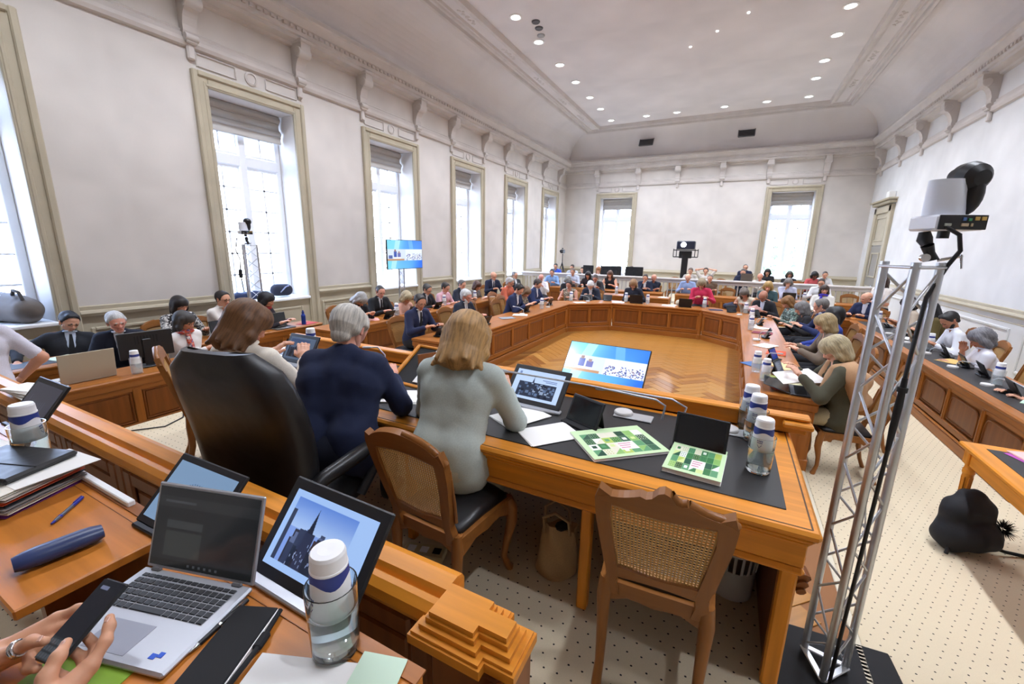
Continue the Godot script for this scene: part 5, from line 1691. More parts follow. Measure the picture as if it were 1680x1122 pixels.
func seat(label: String, at: Vector3, yaw: float, floor_y: float, d: Dictionary) -> void:
	person(label, at, deg_to_rad(yaw), d)
	place_chair(v(at.x, floor_y, at.z) + Basis(Vector3.UP, deg_to_rad(yaw)) * v(0, 0, .06), deg_to_rad(yaw), "cane-backed oak chair seating the " + label)

func place_chair(at: Vector3, turn: float, label: String, arched := true) -> Node3D:
	return dup(chair_a if arched else chair_b, at, turn, label, "cane-backed chairs round the hall")

func _ready() -> void:
	# camera: behind the chairing desk, eye at 2.12 m, looking down the hall and to the left
	var cam := Camera3D.new(); cam.name = "camera"; add_child(cam)
	cam.transform = Transform3D(Basis(v(.88893, .01765, -.45771), v(-.11569, .97551, -.18707), v(.44321, .21924, .86921)).orthonormalized(), v(0, 2.12, 0))
	cam.fov = 78.43; cam.near = .05; cam.far = 300
	# sky: bright overcast day outside the windows
	var env := Environment.new()
	var sky := Sky.new(); var sm := ProceduralSkyMaterial.new()
	sm.sky_top_color = Color("a8c8ff"); sm.sky_horizon_color = Color("d0e0ff"); sm.sky_curve = .3
	sm.ground_bottom_color = Color("a39e9a"); sm.ground_horizon_color = Color("dcdde2"); sm.ground_curve = .1
	sm.sky_energy_multiplier = 1.0; sm.ground_energy_multiplier = 1.0
	sky.sky_material = sm
	env.background_mode = Environment.BG_SKY; env.sky = sky; env.background_energy_multiplier = 16.0
	env.ambient_light_source = Environment.AMBIENT_SOURCE_SKY
	env.tonemap_mode = Environment.TONE_MAPPER_LINEAR; env.tonemap_exposure = 1.2
	env.sdfgi_enabled = true; env.ssao_enabled = true; env.ssil_enabled = true
	var we := WorldEnvironment.new(); we.name = "world"; we.environment = env; add_child(we)
	materials()
	downlights()
	room()
	outdoors()
	parquet()
	chairman_desk()
	bench()
	ring_desks()
	exec_chair()
	chairs_and_people()
	presidents_things()
	foreground_things()
	ring_things()
	room_things()

func ring_desks() -> void:
	var g := "desks of the inner ring"
	desk("long straight panelled desk of the ring on the window side", v(-3.57, 0, -10.15), v(-3.57, 0, -4.85), .62, 7, {"m0": -.26})
	desk("short angled panelled desk joining window-side and far ring desks", v(-2.66, 0, -10.98), v(-3.57, 0, -10.15), .62, 2, {"m0": -.26, "m1": .26, "end0": false, "end1": false})
	desk("straight panelled desk across the far side of the ring", v(-.5, 0, -10.98), v(-2.66, 0, -10.98), .62, 3, {"m0": -.26, "m1": .26, "end0": false, "end1": false})
	desk("short angled panelled desk joining far and right ring desks", v(.32, 0, -10.2), v(-.5, 0, -10.98), .62, 2, {"m0": -.26, "m1": .26, "end0": false, "end1": false})
	desk("long straight panelled desk on the right side of the ring", v(.3, 0, -4.67), v(.32, 0, -10.2), .6, 9, {"m1": .26})
	desk("long panelled desk of the second row along the windows", v(-5.62, 0, -12.0), v(-5.62, 0, -4.6), .56, 10)
	desk("panelled desk row beyond the ring, left of centre", v(-1.5, 0, -12.95), v(-4.9, 0, -12.95), .55, 5)
	desk("panelled third-row desk in front of the white rail, left half", v(-1.9, 0, -14.4), v(-5.9, 0, -14.4), .55, 6)
	desk("panelled third-row desk in front of the white rail, right half", v(3.3, 0, -14.4), v(-1.5, 0, -14.4), .55, 7)
	desk("long desk with arched panels along the right wall aisle", v(2.39, 0, -4.95), v(2.39, 0, -11.1), .64, 8, {"arched": true, "blotter": true})
	desk("short panelled desk closing the right row's far end", v(3.1, 0, -11.15), v(2.0, 0, -11.15), .5, 2)
	desk("plain panelled desk under the black monitor at left", v(-5.36, 0, -3.3), v(-5.36, 0, -1.25), .5, 3, {"pilaster": false})
	desk("dark-topped desk before the lounging man at far left", v(-6.6, 0, -2.05), v(-6.6, 0, -.7), .5, 2, {"blotter": true})
	desk("wainscot-side desk with laptop and blue bottle, left", v(-6.4, 0, -5.05), v(-6.4, 0, -2.9), .46, 3)
	# white balustrade before the public seats, on a low step
	var m := MB.new(); m.box(v((XL + XR) * .5, .075, -18.3), v(XR - XL - .1, .15, 5.2)); struct("step", m, M.carpet)
	var t := thing("balustrade", "cream painted wooden balustrade dividing public seats from the hall", "balustrade", v(0, 0, -15.66))
	m = MB.new(); m.box(v(-1.7, 1.16, 0), v(11.8, .07, .2), .02); m.box(v(-1.7, 1.08, 0), v(11.7, .1, .1), .01); obj("handrail", m, M.trim, t)
	m = MB.new(); m.box(v(-1.7, .2, 0), v(11.7, .1, .1), .01); obj("bottom_rail", m, M.trim, t)
	for i in 80:
		m = MB.new()
		m.box(v(-7.4 + i * .145, .64, 0), v(.035, .8, .035), .006); obj("baluster", m, M.trim, t)
	# technicians' counter behind the rail at left
	t = thing("counter", "white technicians' counter behind the balustrade at left", "counter", v(-4.9, .15, -16.5))
	m = MB.new(); m.box(v(0, .86, 0), v(4.6, .05, .5), .01); obj("top", m, M.white, t)
	m = MB.new(); m.box(v(0, .42, .2), v(4.5, .84, .04)); obj("front", m, plain("e2ddd2"), t)
	# desk at the right edge, on a fluted leg
	t = thing("writing_table", "oak writing table with black leather top at the right edge", "table", v(1.7, 0, -4.2))
	m = MB.new(); m.box(v(.5, .732, .8), v(1.0, .036, 1.6), .01); obj("top", m, M.woodz, t)
	m = MB.new(); m.box(v(.5, .7515, .8), v(.78, .004, 1.38), .001); obj("leather_inlay", m, M.blotter, t)
	m = MB.new(); m.box(v(.06, .655, .8), v(.025, .12, 1.5), .003); m.box(v(.94, .655, .8), v(.025, .12, 1.5), .003); m.box(v(.5, .655, .06), v(.86, .12, .025), .003); m.box(v(.5, .655, 1.54), v(.86, .12, .025), .003); obj("apron", m, M.woodz, t)
	for q in [[.07, .07], [.93, .07], [.07, 1.53], [.93, 1.53]]:
		m = MB.new(); m.box(v(q[0], .655, q[1]), v(.075, .12, .075), .006)
		m.lathe([Vector2(0, 0), Vector2(.016, 0), Vector2(.018, .05), Vector2(.032, .52), Vector2(.036, .53), Vector2(.036, .56), Vector2(.03, .57), Vector2(.03, .6)], 16, v(q[0], 0, q[1]))
		for k in 8:
			var a := TAU * k / 8.0
			m.tube([v(q[0] + cos(a) * .018, .06, q[1] + sin(a) * .018), v(q[0] + cos(a) * .031, .5, q[1] + sin(a) * .031)], .005, 5)
		obj("leg", m, M.woody, t)

func chairs_and_people() -> void:
	chair_a = chair_proto("arched")
	chair_b = chair_proto("crest")
	chair_b.position = v(-.125, DAIS, -1.65); chair_b.rotation.y = .06
	tag(chair_b, "empty cane-backed oak chair with scrolled crest, front right", "chair", "cane-backed chairs round the hall")
	chair_a.position = v(-3.52, DAIS, -1.76); chair_a.rotation.y = -.45
	place_chair(v(-2.44, DAIS, -1.5), .1, "cane-backed oak chair of the cream-topped woman, behind the armchair")
	place_chair(v(-1.12, DAIS, -1.56), -.06, "cane-backed oak chair of the woman in mint blazer")
	tag(chair_a, "empty cane-backed oak chair left of the cream-topped woman", "chair", "cane-backed chairs round the hall")
	person("woman with brown bob in cream top bending over papers", v(-2.560, 0.455, -1.394), deg_to_rad(10), {"pose": "read", "nochair": true, "sex": "f", "hair": "lob", "hs": v(1.08, 1.03, 1.08), "hc": "80552f", "top": "shirt", "c": "efe6d6", "hp": .5, "hy": -.35, "fine": true})
	person("woman with blonde bob in pale mint blazer writing", v(-1.200, 0.483, -1.638), deg_to_rad(8), {"pose": "write", "nochair": true, "sex": "f", "hair": "lob", "hc": "cf9f60", "hs": v(1.2, 1.06, 1.14), "top": "blazer", "c": "bfc9c2", "pants": "c9c8b8", "hp": .35, "hy": .1, "fine": true, "cell": .014, "skin": "d9a88c"})
	person("white-haired man in navy suit chairing, seen from behind", v(-1.797, 0.503, -1.429), deg_to_rad(20), {"pose": "write", "hair": "sweep", "hs": v(1.08, 1.05, 1.06), "hc": "efe8dc", "c": "1c2748", "pants": "1a1f33", "c2": "e9edf5", "hp": .2, "hy": -.15, "fine": true, "cell": .014, "skin": "dc9f88", "wide": 1.3, "nochair": true})
	seat("dark-haired man in black suit lounging beside the left window", v(-7.150, -0.063, -1.957), -100, 0, {"pose": "back", "hair": "quiff", "hc": "2a2d36", "c": "1f222a", "c2": "c6d2e6", "tie": "16171c", "hp": .45, "hy": .3, "mid": true})
	seat("white-haired man in navy suit grinning behind the black monitor", v(-6.600, -0.009, -2.318), -120, 0, {"pose": "desk", "hair": "sweep", "hc": "e9e8e6", "c": "141a2c", "c2": "e8ecf4", "hp": .0, "hy": .4, "skin": "e0a08a", "mid": true})
	seat("dark-haired woman in black and white checks by the wainscot", v(-7.200, 0.046, -3.149), -80, 0, {"pose": "desk", "sex": "f", "hair": "bob", "hc": "231a17", "top": "shirt", "c": "*checks"})
	seat("woman with greying bob, glasses and bright scarf, arms folded", v(-6.100, -0.048, -2.711), -70, 0, {"pose": "cross", "sex": "f", "hair": "bob", "hc": "4a4644", "top": "shirt", "c": "eeeae6", "glasses": true, "scarf": "*scarf", "hp": .2, "hy": .1, "mid": true})
	seat("man in white shirt and glasses resting chin on hand", v(-7.150, 0.072, -3.715), -70, 0, {"pose": "chin", "hair": "short", "hc": "2c211c", "top": "shirt", "c": "f1ece6", "glasses": true, "gc": "151515", "hp": .0, "hy": -.15, "mid": true})
	seat("dark-haired woman in red scarf below the window sill", v(-6.950, 0.017, -4.246), -60, 0, {"pose": "desk", "sex": "f", "hair": "curly", "hc": "17151a", "top": "shirt", "c": "2b2730", "scarf": "b23a3a", "hy": .1})
	seat("grey-haired woman in dark top bowed low over papers", v(-6.350, 0.034, -5.614), -90, 0, {"pose": "bow", "sex": "f", "hair": "lob", "hc": "c9c6c2", "top": "shirt", "c": "22242a", "hp": .6, "mid": true})
	seat("stocky man in black suit and dark tie, second row", v(-6.400, 0.027, -6.348), -95, 0, {"pose": "desk", "hair": "crew", "hc": "4b4744", "c": "17181c", "tie": "1c1c20", "skin": "d79a80", "hy": -.2, "mid": true})
	seat("blonde woman in salmon pink top looking down", v(-6.100, -0.081, -6.707), -90, 0, {"pose": "desk2", "sex": "f", "hair": "bob", "hc": "d8c39a", "top": "tee", "c": "dba793", "hp": .4, "mid": true})
	seat("grey-templed man in dark suit and glasses reading", v(-6.350, -0.033, -7.763), -90, 0, {"pose": "desk", "hair": "short", "hc": "57524e", "c": "1a1d26", "tie": "20242e", "glasses": true, "hp": .25, "mid": true})
	seat("short-haired woman in pale pink shirt at second row", v(-6.350, -0.044, -8.473), -90, 0, {"pose": "desk", "sex": "f", "hair": "short", "hc": "33241f", "top": "shirt", "c": "e3b3bd", "hp": .2, "mid": true})
	seat("man in dark navy suit partly behind the white-haired man", v(-6.350, -0.018, -9.195), -90, 0, {"pose": "desk", "hair": "short", "hc": "6b625c", "c": "1c2130", "hy": -.1})
	seat("woman with chestnut bob in grey cardigan, second row", v(-6.300, -0.071, -9.785), -90, 0, {"pose": "desk2", "sex": "f", "hair": "bob", "hc": "5a3524", "top": "shirt", "c": "6d6864", "hp": .2})
	seat("bald man in navy suit and tie sitting upright", v(-6.450, 0.103, -11.155), -120, 0, {"pose": "desk", "hair": "bald", "hc": "9a948e", "c": "1d2640", "tie": "1a1f33", "hy": .15, "mid": true})
	seat("grey-haired man in dark jacket nearest the third window", v(-6.500, 0.003, -12.889), -110, 0, {"pose": "lap", "hair": "short", "hc": "8a8580", "c": "26282c"})
	seat("man in blue suit and rimless glasses at front row end", v(-4.500, 0.071, -5.266), -95, 0, {"pose": "desk", "hair": "short", "hc": "2d211b", "c": "1d2547", "tie": "14151b", "glasses": true, "gc": "a89a8a", "skin": "c98f72", "hy": -.25, "hp": .15, "mid": true})
	seat("white-haired bearded man in navy suit, front row", v(-4.500, 0.045, -6.600), -95, 0, {"pose": "desk", "hair": "sweep", "hc": "eceae7", "c": "1c2436", "tie": "c9ccd2", "hy": .1, "skin": "d6957f", "beard": "e6e4e0", "mid": true})
	seat("dark-haired man in royal blue jacket bending to desk", v(-4.300, 0.066, -8.290), -90, 0, {"pose": "desk2", "hair": "quiff", "hc": "2b201b", "c": "1f2b52", "hp": .35, "mid": true})
	seat("woman in patterned blouse beside the blue-jacketed man", v(-4.620, -0.013, -9.100), -90, 0, {"pose": "bow", "sex": "f", "hair": "bob", "hc": "8a6a4c", "top": "shirt", "c": "*floral", "hp": .3})
	seat("man in bright navy suit at the ring corner", v(-4.500, 0.052, -9.880), -90, 0, {"pose": "desk", "hair": "short", "hc": "4a3d36", "c": "22305a", "hp": .35, "mid": true})
	seat("grey-haired man in orange-red shirt between the two rows", v(-5.200, 0.073, -9.706), -90, 0, {"pose": "desk", "hair": "sweep", "hc": "cfcac4", "top": "shirt", "c": "d2694a", "hy": .2})
	seat("man in pinkish white shirt holding loose papers", v(-5.813, -0.067, -13.600), 190, 0, {"pose": "read", "hair": "bald", "hc": "777270", "top": "shirt", "c": "efe9ec", "skin": "cf8d7c"})
	seat("man in light blue shirt near the far corner", v(-6.003, 0.061, -15.100), 190, 0, {"pose": "desk", "hair": "short", "hc": "2a2422", "top": "shirt", "c": "8fb4e6"})
	seat("woman in floral sleeveless dress at the far desk", v(-4.180, -0.088, -12.000), 180, 0, {"pose": "desk", "sex": "f", "hair": "updo", "hc": "2a1d1a", "top": "dress", "c": "*floral", "skin": "c98d74", "hp": .2})
	seat("white-haired old man stooping over the far desk", v(-3.468, 0.017, -11.950), 180, 0, {"pose": "bow", "hair": "sweep", "hc": "f0efee", "c": "232a3c", "hp": .3})
	seat("grey curly-haired man in black behind the floral dress", v(-4.815, -0.070, -13.600), 190, 0, {"pose": "desk2", "hair": "curly", "hc": "8f8a84", "c": "1d1d22", "hp": .4})
	seat("man in striped shirt in the third row", v(-5.204, 0.112, -15.200), 185, 0, {"pose": "desk", "hair": "short", "hc": "77655a", "top": "shirt", "c": "*stripes"})
	seat("woman with long black hair in third row", v(-4.601, 0.026, -15.200), 180, 0, {"pose": "desk", "sex": "f", "hair": "long", "hc": "1f1718", "top": "shirt", "c": "2a2228"})
	seat("brown-haired man in charcoal jacket bent behind the old man", v(-3.900, 0.090, -13.700), 190, 0, {"pose": "bow", "hair": "crew", "hc": "4c3a30", "c": "3a3a3e", "skin": "bf8068"})
	seat("woman in black sleeveless dress, third row", v(-3.797, 0.083, -15.200), 180, 0, {"pose": "desk", "sex": "f", "hair": "long", "hc": "6a4632", "top": "dress", "c": "1b1a1f"})
	seat("tawny-haired woman in navy behind the open laptop", v(-2.292, 0.052, -11.950), 175, 0, {"pose": "desk2", "sex": "f", "hair": "bob", "hc": "a87d52", "top": "shirt", "c": "1d2130", "glasses": true, "hp": .3})
	seat("man in navy jacket holding hand to mouth, third row", v(-2.561, 0.008, -15.150), 180, 0, {"pose": "chin", "hair": "short", "hc": "3a2a22", "c": "26304a"})
	seat("bald man in navy polo shirt leaning on table", v(-2.295, 0.006, -15.200), 180, 0, {"pose": "cross", "hair": "bald", "hc": "8a7d74", "top": "polo", "c": "20283c", "skin": "c98a72"})
	seat("woman in raspberry pink cardigan at the far desk", v(-0.592, 0.159, -11.950), 175, 0, {"pose": "desk2", "sex": "f", "hair": "fringe", "hc": "b9a583", "top": "shirt", "c": "d8345c", "hp": .35, "mid": true})
	seat("woman in cream sleeveless top twisting towards her bag", v(0.530, 0.038, -11.900), 150, 0, {"pose": "bow", "sex": "f", "hair": "lob", "hc": "7b6f64", "top": "vest", "c": "efe4cd", "hy": .5, "hp": .2, "skin": "c98f70"})
	seat("person in vivid blue by the last long-wall window", v(-6.813, 0.184, -17.600), 180, 0.15, {"pose": "desk", "hair": "crew", "hc": "1c1a1c", "top": "shirt", "c": "3f62d8"})
	seat("dark-haired man in pale shirt at technicians' counter", v(-5.986, 0.168, -17.400), 180, 0.15, {"pose": "desk", "hair": "short", "hc": "2a211e", "top": "shirt", "c": "cdd3dc"})
	seat("man in black at the counter left of the screens", v(-5.396, 0.104, -17.000), 180, 0.15, {"pose": "desk", "hair": "short", "hc": "231c1a", "c": "2c2c30"})
	seat("auburn-haired woman beside the first counter screen", v(-4.733, 0.129, -17.000), 180, 0.15, {"pose": "desk", "sex": "f", "hair": "long", "hc": "b0703f", "top": "shirt", "c": "eadfe0"})
	seat("blonde woman in white between the counter screens", v(-4.019, 0.167, -17.400), 180, 0.15, {"pose": "desk", "sex": "f", "hair": "bob", "hc": "b99a6a", "top": "shirt", "c": "eef0f2"})
	seat("brown-haired man in white shirt right of counter screens", v(-3.510, 0.186, -17.400), 180, 0.15, {"pose": "desk", "hair": "short", "hc": "5a4436", "top": "shirt", "c": "f0f1f3"})
	seat("balding man in sky blue shirt below the rail", v(-1.199, 0.077, -15.200), 178, 0, {"pose": "desk", "hair": "bald", "hc": "8d857e", "top": "shirt", "c": "9fb6e2"})
	seat("man half hidden behind the sky blue shirt", v(-1.331, 0.194, -17.600), 178, 0.15, {"pose": "desk", "hair": "short", "hc": "6a5648", "top": "shirt", "c": "c9c2bb"})
	seat("man in brown jacket with lanyard below the rail", v(-0.547, 0.070, -15.200), 178, 0, {"pose": "cross", "hair": "crew", "hc": "7c6f66", "top": "shirt", "c": "6b5544"})
	seat("person stretching both arms behind the head", v(-0.824, 0.181, -17.800), 178, 0.15, {"pose": "up", "sex": "f", "hair": "updo", "hc": "3a2c26", "top": "tee", "c": "eee6de"})
	seat("man in dark polo at the laptop behind the rail", v(0.426, 0.221, -17.600), 178, 0.15, {"pose": "desk", "hair": "crew", "hc": "4a4038", "c": "1f2a44", "c2": "20283c"})
	person("man in navy standing behind the laptop user", v(0.508, -0.039, -18.600), deg_to_rad(178), {"pose": "stand", "hair": "crew", "hc": "5a5048", "c": "1b2440", "c2": "26304a", "glasses": true})
	seat("pink-faced balding man with crossed arms behind the rail", v(0.981, 0.085, -17.400), 170, 0.15, {"pose": "cross", "hair": "bald", "hc": "b9a894", "top": "shirt", "c": "d8cfc8", "skin": "d09078"})
	seat("curly dark-haired woman in black before the far window", v(1.276, 0.174, -18.900), 178, 0.15, {"pose": "lap", "sex": "f", "hair": "curly", "hc": "241c1a", "top": "shirt", "c": "202024"})
	seat("woolly-haired man in black under the far window", v(1.965, 0.126, -18.600), 178, 0.15, {"pose": "lap", "hair": "curly", "hc": "5d5650", "top": "shirt", "c": "1d1d21", "skin": "a87a60"})
	seat("dark-skinned person in red checked shirt behind the rail", v(2.648, 0.174, -18.400), 190, 0.15, {"pose": "desk", "hair": "curly", "hc": "0f0d0d", "top": "shirt", "c": "cf5b5f", "skin": "6a4433"})
	seat("fair man in white at the right end behind rail", v(3.040, 0.188, -18.900), 185, 0.15, {"pose": "desk", "hair": "crew", "hc": "5a4a40", "top": "shirt", "c": "eceef0"})
	seat("blonde curly woman in teal cardigan, hand on cheek", v(0.989, 0.034, -13.500), 170, 0, {"pose": "chin", "sex": "f", "hair": "curly", "hc": "c9a25e", "top": "shirt", "c": "3f5a60", "skin": "c98a70"})
	seat("grey curly woman in lilac blouse, chin on fists", v(1.604, 0.057, -15.200), 175, 0, {"pose": "chin", "sex": "f", "hair": "curly", "hc": "8f8882", "top": "shirt", "c": "c9cde4", "glasses": true})
	seat("broad man in white shirt and glasses below rail", v(2.442, 0.101, -15.300), 170, 0, {"pose": "desk", "hair": "short", "hc": "3b302a", "top": "shirt", "c": "eef0f4", "glasses": true, "wide": 1.15})
	seat("brown-haired woman in white jacket with violet-blue scarf", v(2.177, 0.014, -13.100), 165, 0, {"pose": "lap", "sex": "f", "hair": "lob", "hc": "4a3527", "top": "shirt", "c": "efece4", "scarf": "4a3fc0", "hy": .2, "mid": true})
	seat("bald tanned man in black jacket with open collar", v(0.848, -0.027, -11.400), 150, 0, {"pose": "desk2", "hair": "bald", "hc": "5a4438", "c": "1e1e24", "c2": "d8e0f0", "skin": "a9725a", "glasses": true, "hp": .3, "mid": true})
	seat("ginger-haired woman in leafy patterned shirt", v(1.350, -0.052, -10.431), 100, 0, {"pose": "desk2", "sex": "f", "hair": "lob", "hc": "a0703c", "top": "shirt", "c": "*leafy", "hp": .3, "hy": .2, "mid": true})
	seat("silver-bobbed woman in black top reaching over desk", v(1.500, -0.069, -9.574), 95, 0, {"pose": "desk2", "sex": "f", "hair": "bob", "hc": "8f8c8a", "top": "shirt", "c": "1c1a1d", "hp": .1, "hy": -.2, "mid": true})
	seat("grey-haired man in blue suit turned from view", v(1.620, 0.062, -8.810), 95, 0, {"pose": "desk", "hair": "short", "hc": "8a8580", "c": "24305c", "hy": -.3, "mid": true})
	seat("person with black curls in cobalt blue, hands clasped", v(1.450, 0.015, -7.735), 95, 0, {"pose": "lap", "hair": "curly", "hc": "171416", "c": "2a3f96"})
	seat("sandy-haired woman in taupe jacket seen from behind", v(1.350, 0.042, -6.723), 90, 0, {"pose": "desk", "sex": "f", "hair": "bob", "hc": "c2a878", "top": "coat", "c": "7a6b5c", "hy": -.1, "hp": .2, "fine": true, "cell": .02})
	seat("blonde woman in olive coat and camel shawl reading papers", v(1.104, 0.035, -4.923), 92, 0, {"pose": "read", "sex": "f", "hair": "fringe", "hc": "d6c49a", "top": "coat", "c": "4d4a38", "pants": "b8ae8c", "hp": .45, "fine": true, "cell": .015, "skin": "d7a58a"})
	seat("bald man in navy suit at the right row's far end", v(2.773, 0.024, -11.600), 140, 0, {"pose": "desk", "hair": "bald", "hc": "a89c92", "c": "1e2a4e", "c2": "dfe6f4", "hy": -.4, "mid": true})
	person("young woman in white top standing by the right wall", v(3.186, -0.081, -12.600), deg_to_rad(120), {"pose": "stand", "sex": "f", "hair": "lob", "hc": "4a3226", "top": "tee", "c": "f0e8df", "pants": "24262c", "hy": .3, "skin": "c68d72", "mid": true})
	seat("dark curly woman behind the near truss", v(3.350, 0.030, -10.659), 85, 0, {"pose": "desk2", "sex": "f", "hair": "curly", "hc": "2a1a18", "top": "tee", "c": "c9b8a4", "skin": "b07a5c", "hp": .2, "mid": true})
	seat("long black-haired woman in olive mustard top", v(3.300, 0.056, -9.527), 85, 0, {"pose": "desk2", "sex": "f", "hair": "long", "hc": "161214", "top": "shirt", "c": "57491e", "hp": .2, "mid": true})
	seat("young dark-haired man in white shirt looking down", v(3.150, 0.033, -8.281), 85, 0, {"pose": "desk2", "hair": "quiff", "hc": "1e1a1a", "top": "shirt", "c": "eef0f6", "skin": "b9805f", "beard": "241c1a", "hp": .4, "hy": .3, "mid": true})
	seat("silver curly-haired woman in white tee, hand over mouth", v(3.100, -0.097, -7.407), 80, 0, {"pose": "chin", "sex": "f", "hair": "curly", "hc": "8f8d92", "top": "tee", "c": "eceaf2", "skin": "b98068", "hp": .35, "mid": true})
	seat("man in dark suit, only hands showing at right edge", v(3.120, -0.082, -5.923), 85, 0, {"pose": "desk2", "hair": "short", "hc": "5a4a40", "c": "1c2034"})
	person("man in pale lilac short-sleeved shirt standing at the left edge", v(-5.08, 0, -.86), deg_to_rad(78), {"pose": "bend", "hair": "short", "hc": "4a3c34", "top": "tee", "c": "d9d6e2", "pants": "1c2236", "skin": "cf9478", "fine": true})
	# empty chairs that show
	for q in [[-4.75, 0, -6.05, -1.7, "empty cane chair behind the man in blue suit"], [-4.72, 0, -7.45, -1.6, "empty cane chair between the white-haired man and blue jacket"], [-4.8, 0, -7.95, -1.5, "second empty cane chair by the blue jacket"], [1.5, 0, -5.85, 1.4, "empty cane chair beyond the shawled woman"], [3.45, 0, -6.2, 1.6, "empty cane chair by the silver-curled woman"],
			[-1.9, 0.15, -17.4, 3.1, "empty oval-backed chair behind the balustrade, left of projector"], [-.25, .15, -17.5, 3.2, "empty slatted-looking chair behind the balustrade, right of projector"], [.0, 0, -15.2, 3.1, "empty chair below the balustrade beside the brown jacket"], [3.2, 0, -15.2, 3.1, "empty chair below the balustrade at its right end"], [2.2, .15, -18.0, 3.2, "empty chair behind the balustrade under the far right window"]]:
		place_chair(v(q[0], q[1], q[2]), q[3], q[4])
	# the camel shawl over the front woman's shoulders
	var m := MB.new()
	var b := [[v(-.17, 1.0, .0), v(.17, 1.0, .0), .09, .09, 0], [v(-.2, .95, .02), v(-.16, .7, .1), .085, .06, 0], [v(.2, .95, .02), v(.16, .7, .1), .085, .06, 0], [v(-.08, .9, .1), v(.08, .9, .1), .1, .1, 0], [v(-.08, .72, .13), v(.08, .72, .13), .09, .09, 0],
		[v(.1, 1.0, -.1), v(.1, .66, -.2), .055, .05, 0], [v(-.1, 1.0, -.1), v(-.1, .66, -.2), .055, .05, 0], [v(0, 1.1, -.06), v(0, 1.0, -.16), .075, .05, 0, true]]
	nets(m, b, .016, .05, [Color.WHITE], func(p: Vector3) -> float: return .004 * sin(p.x * 40.0 + p.y * 25.0))
	var sh := tag(obj("shawl", m, cloth("c49a72")), "camel wool shawl draped over the olive coat", "shawl")
	sh.position = v(1.1, .05, -4.92); sh.rotation.y = deg_to_rad(92)

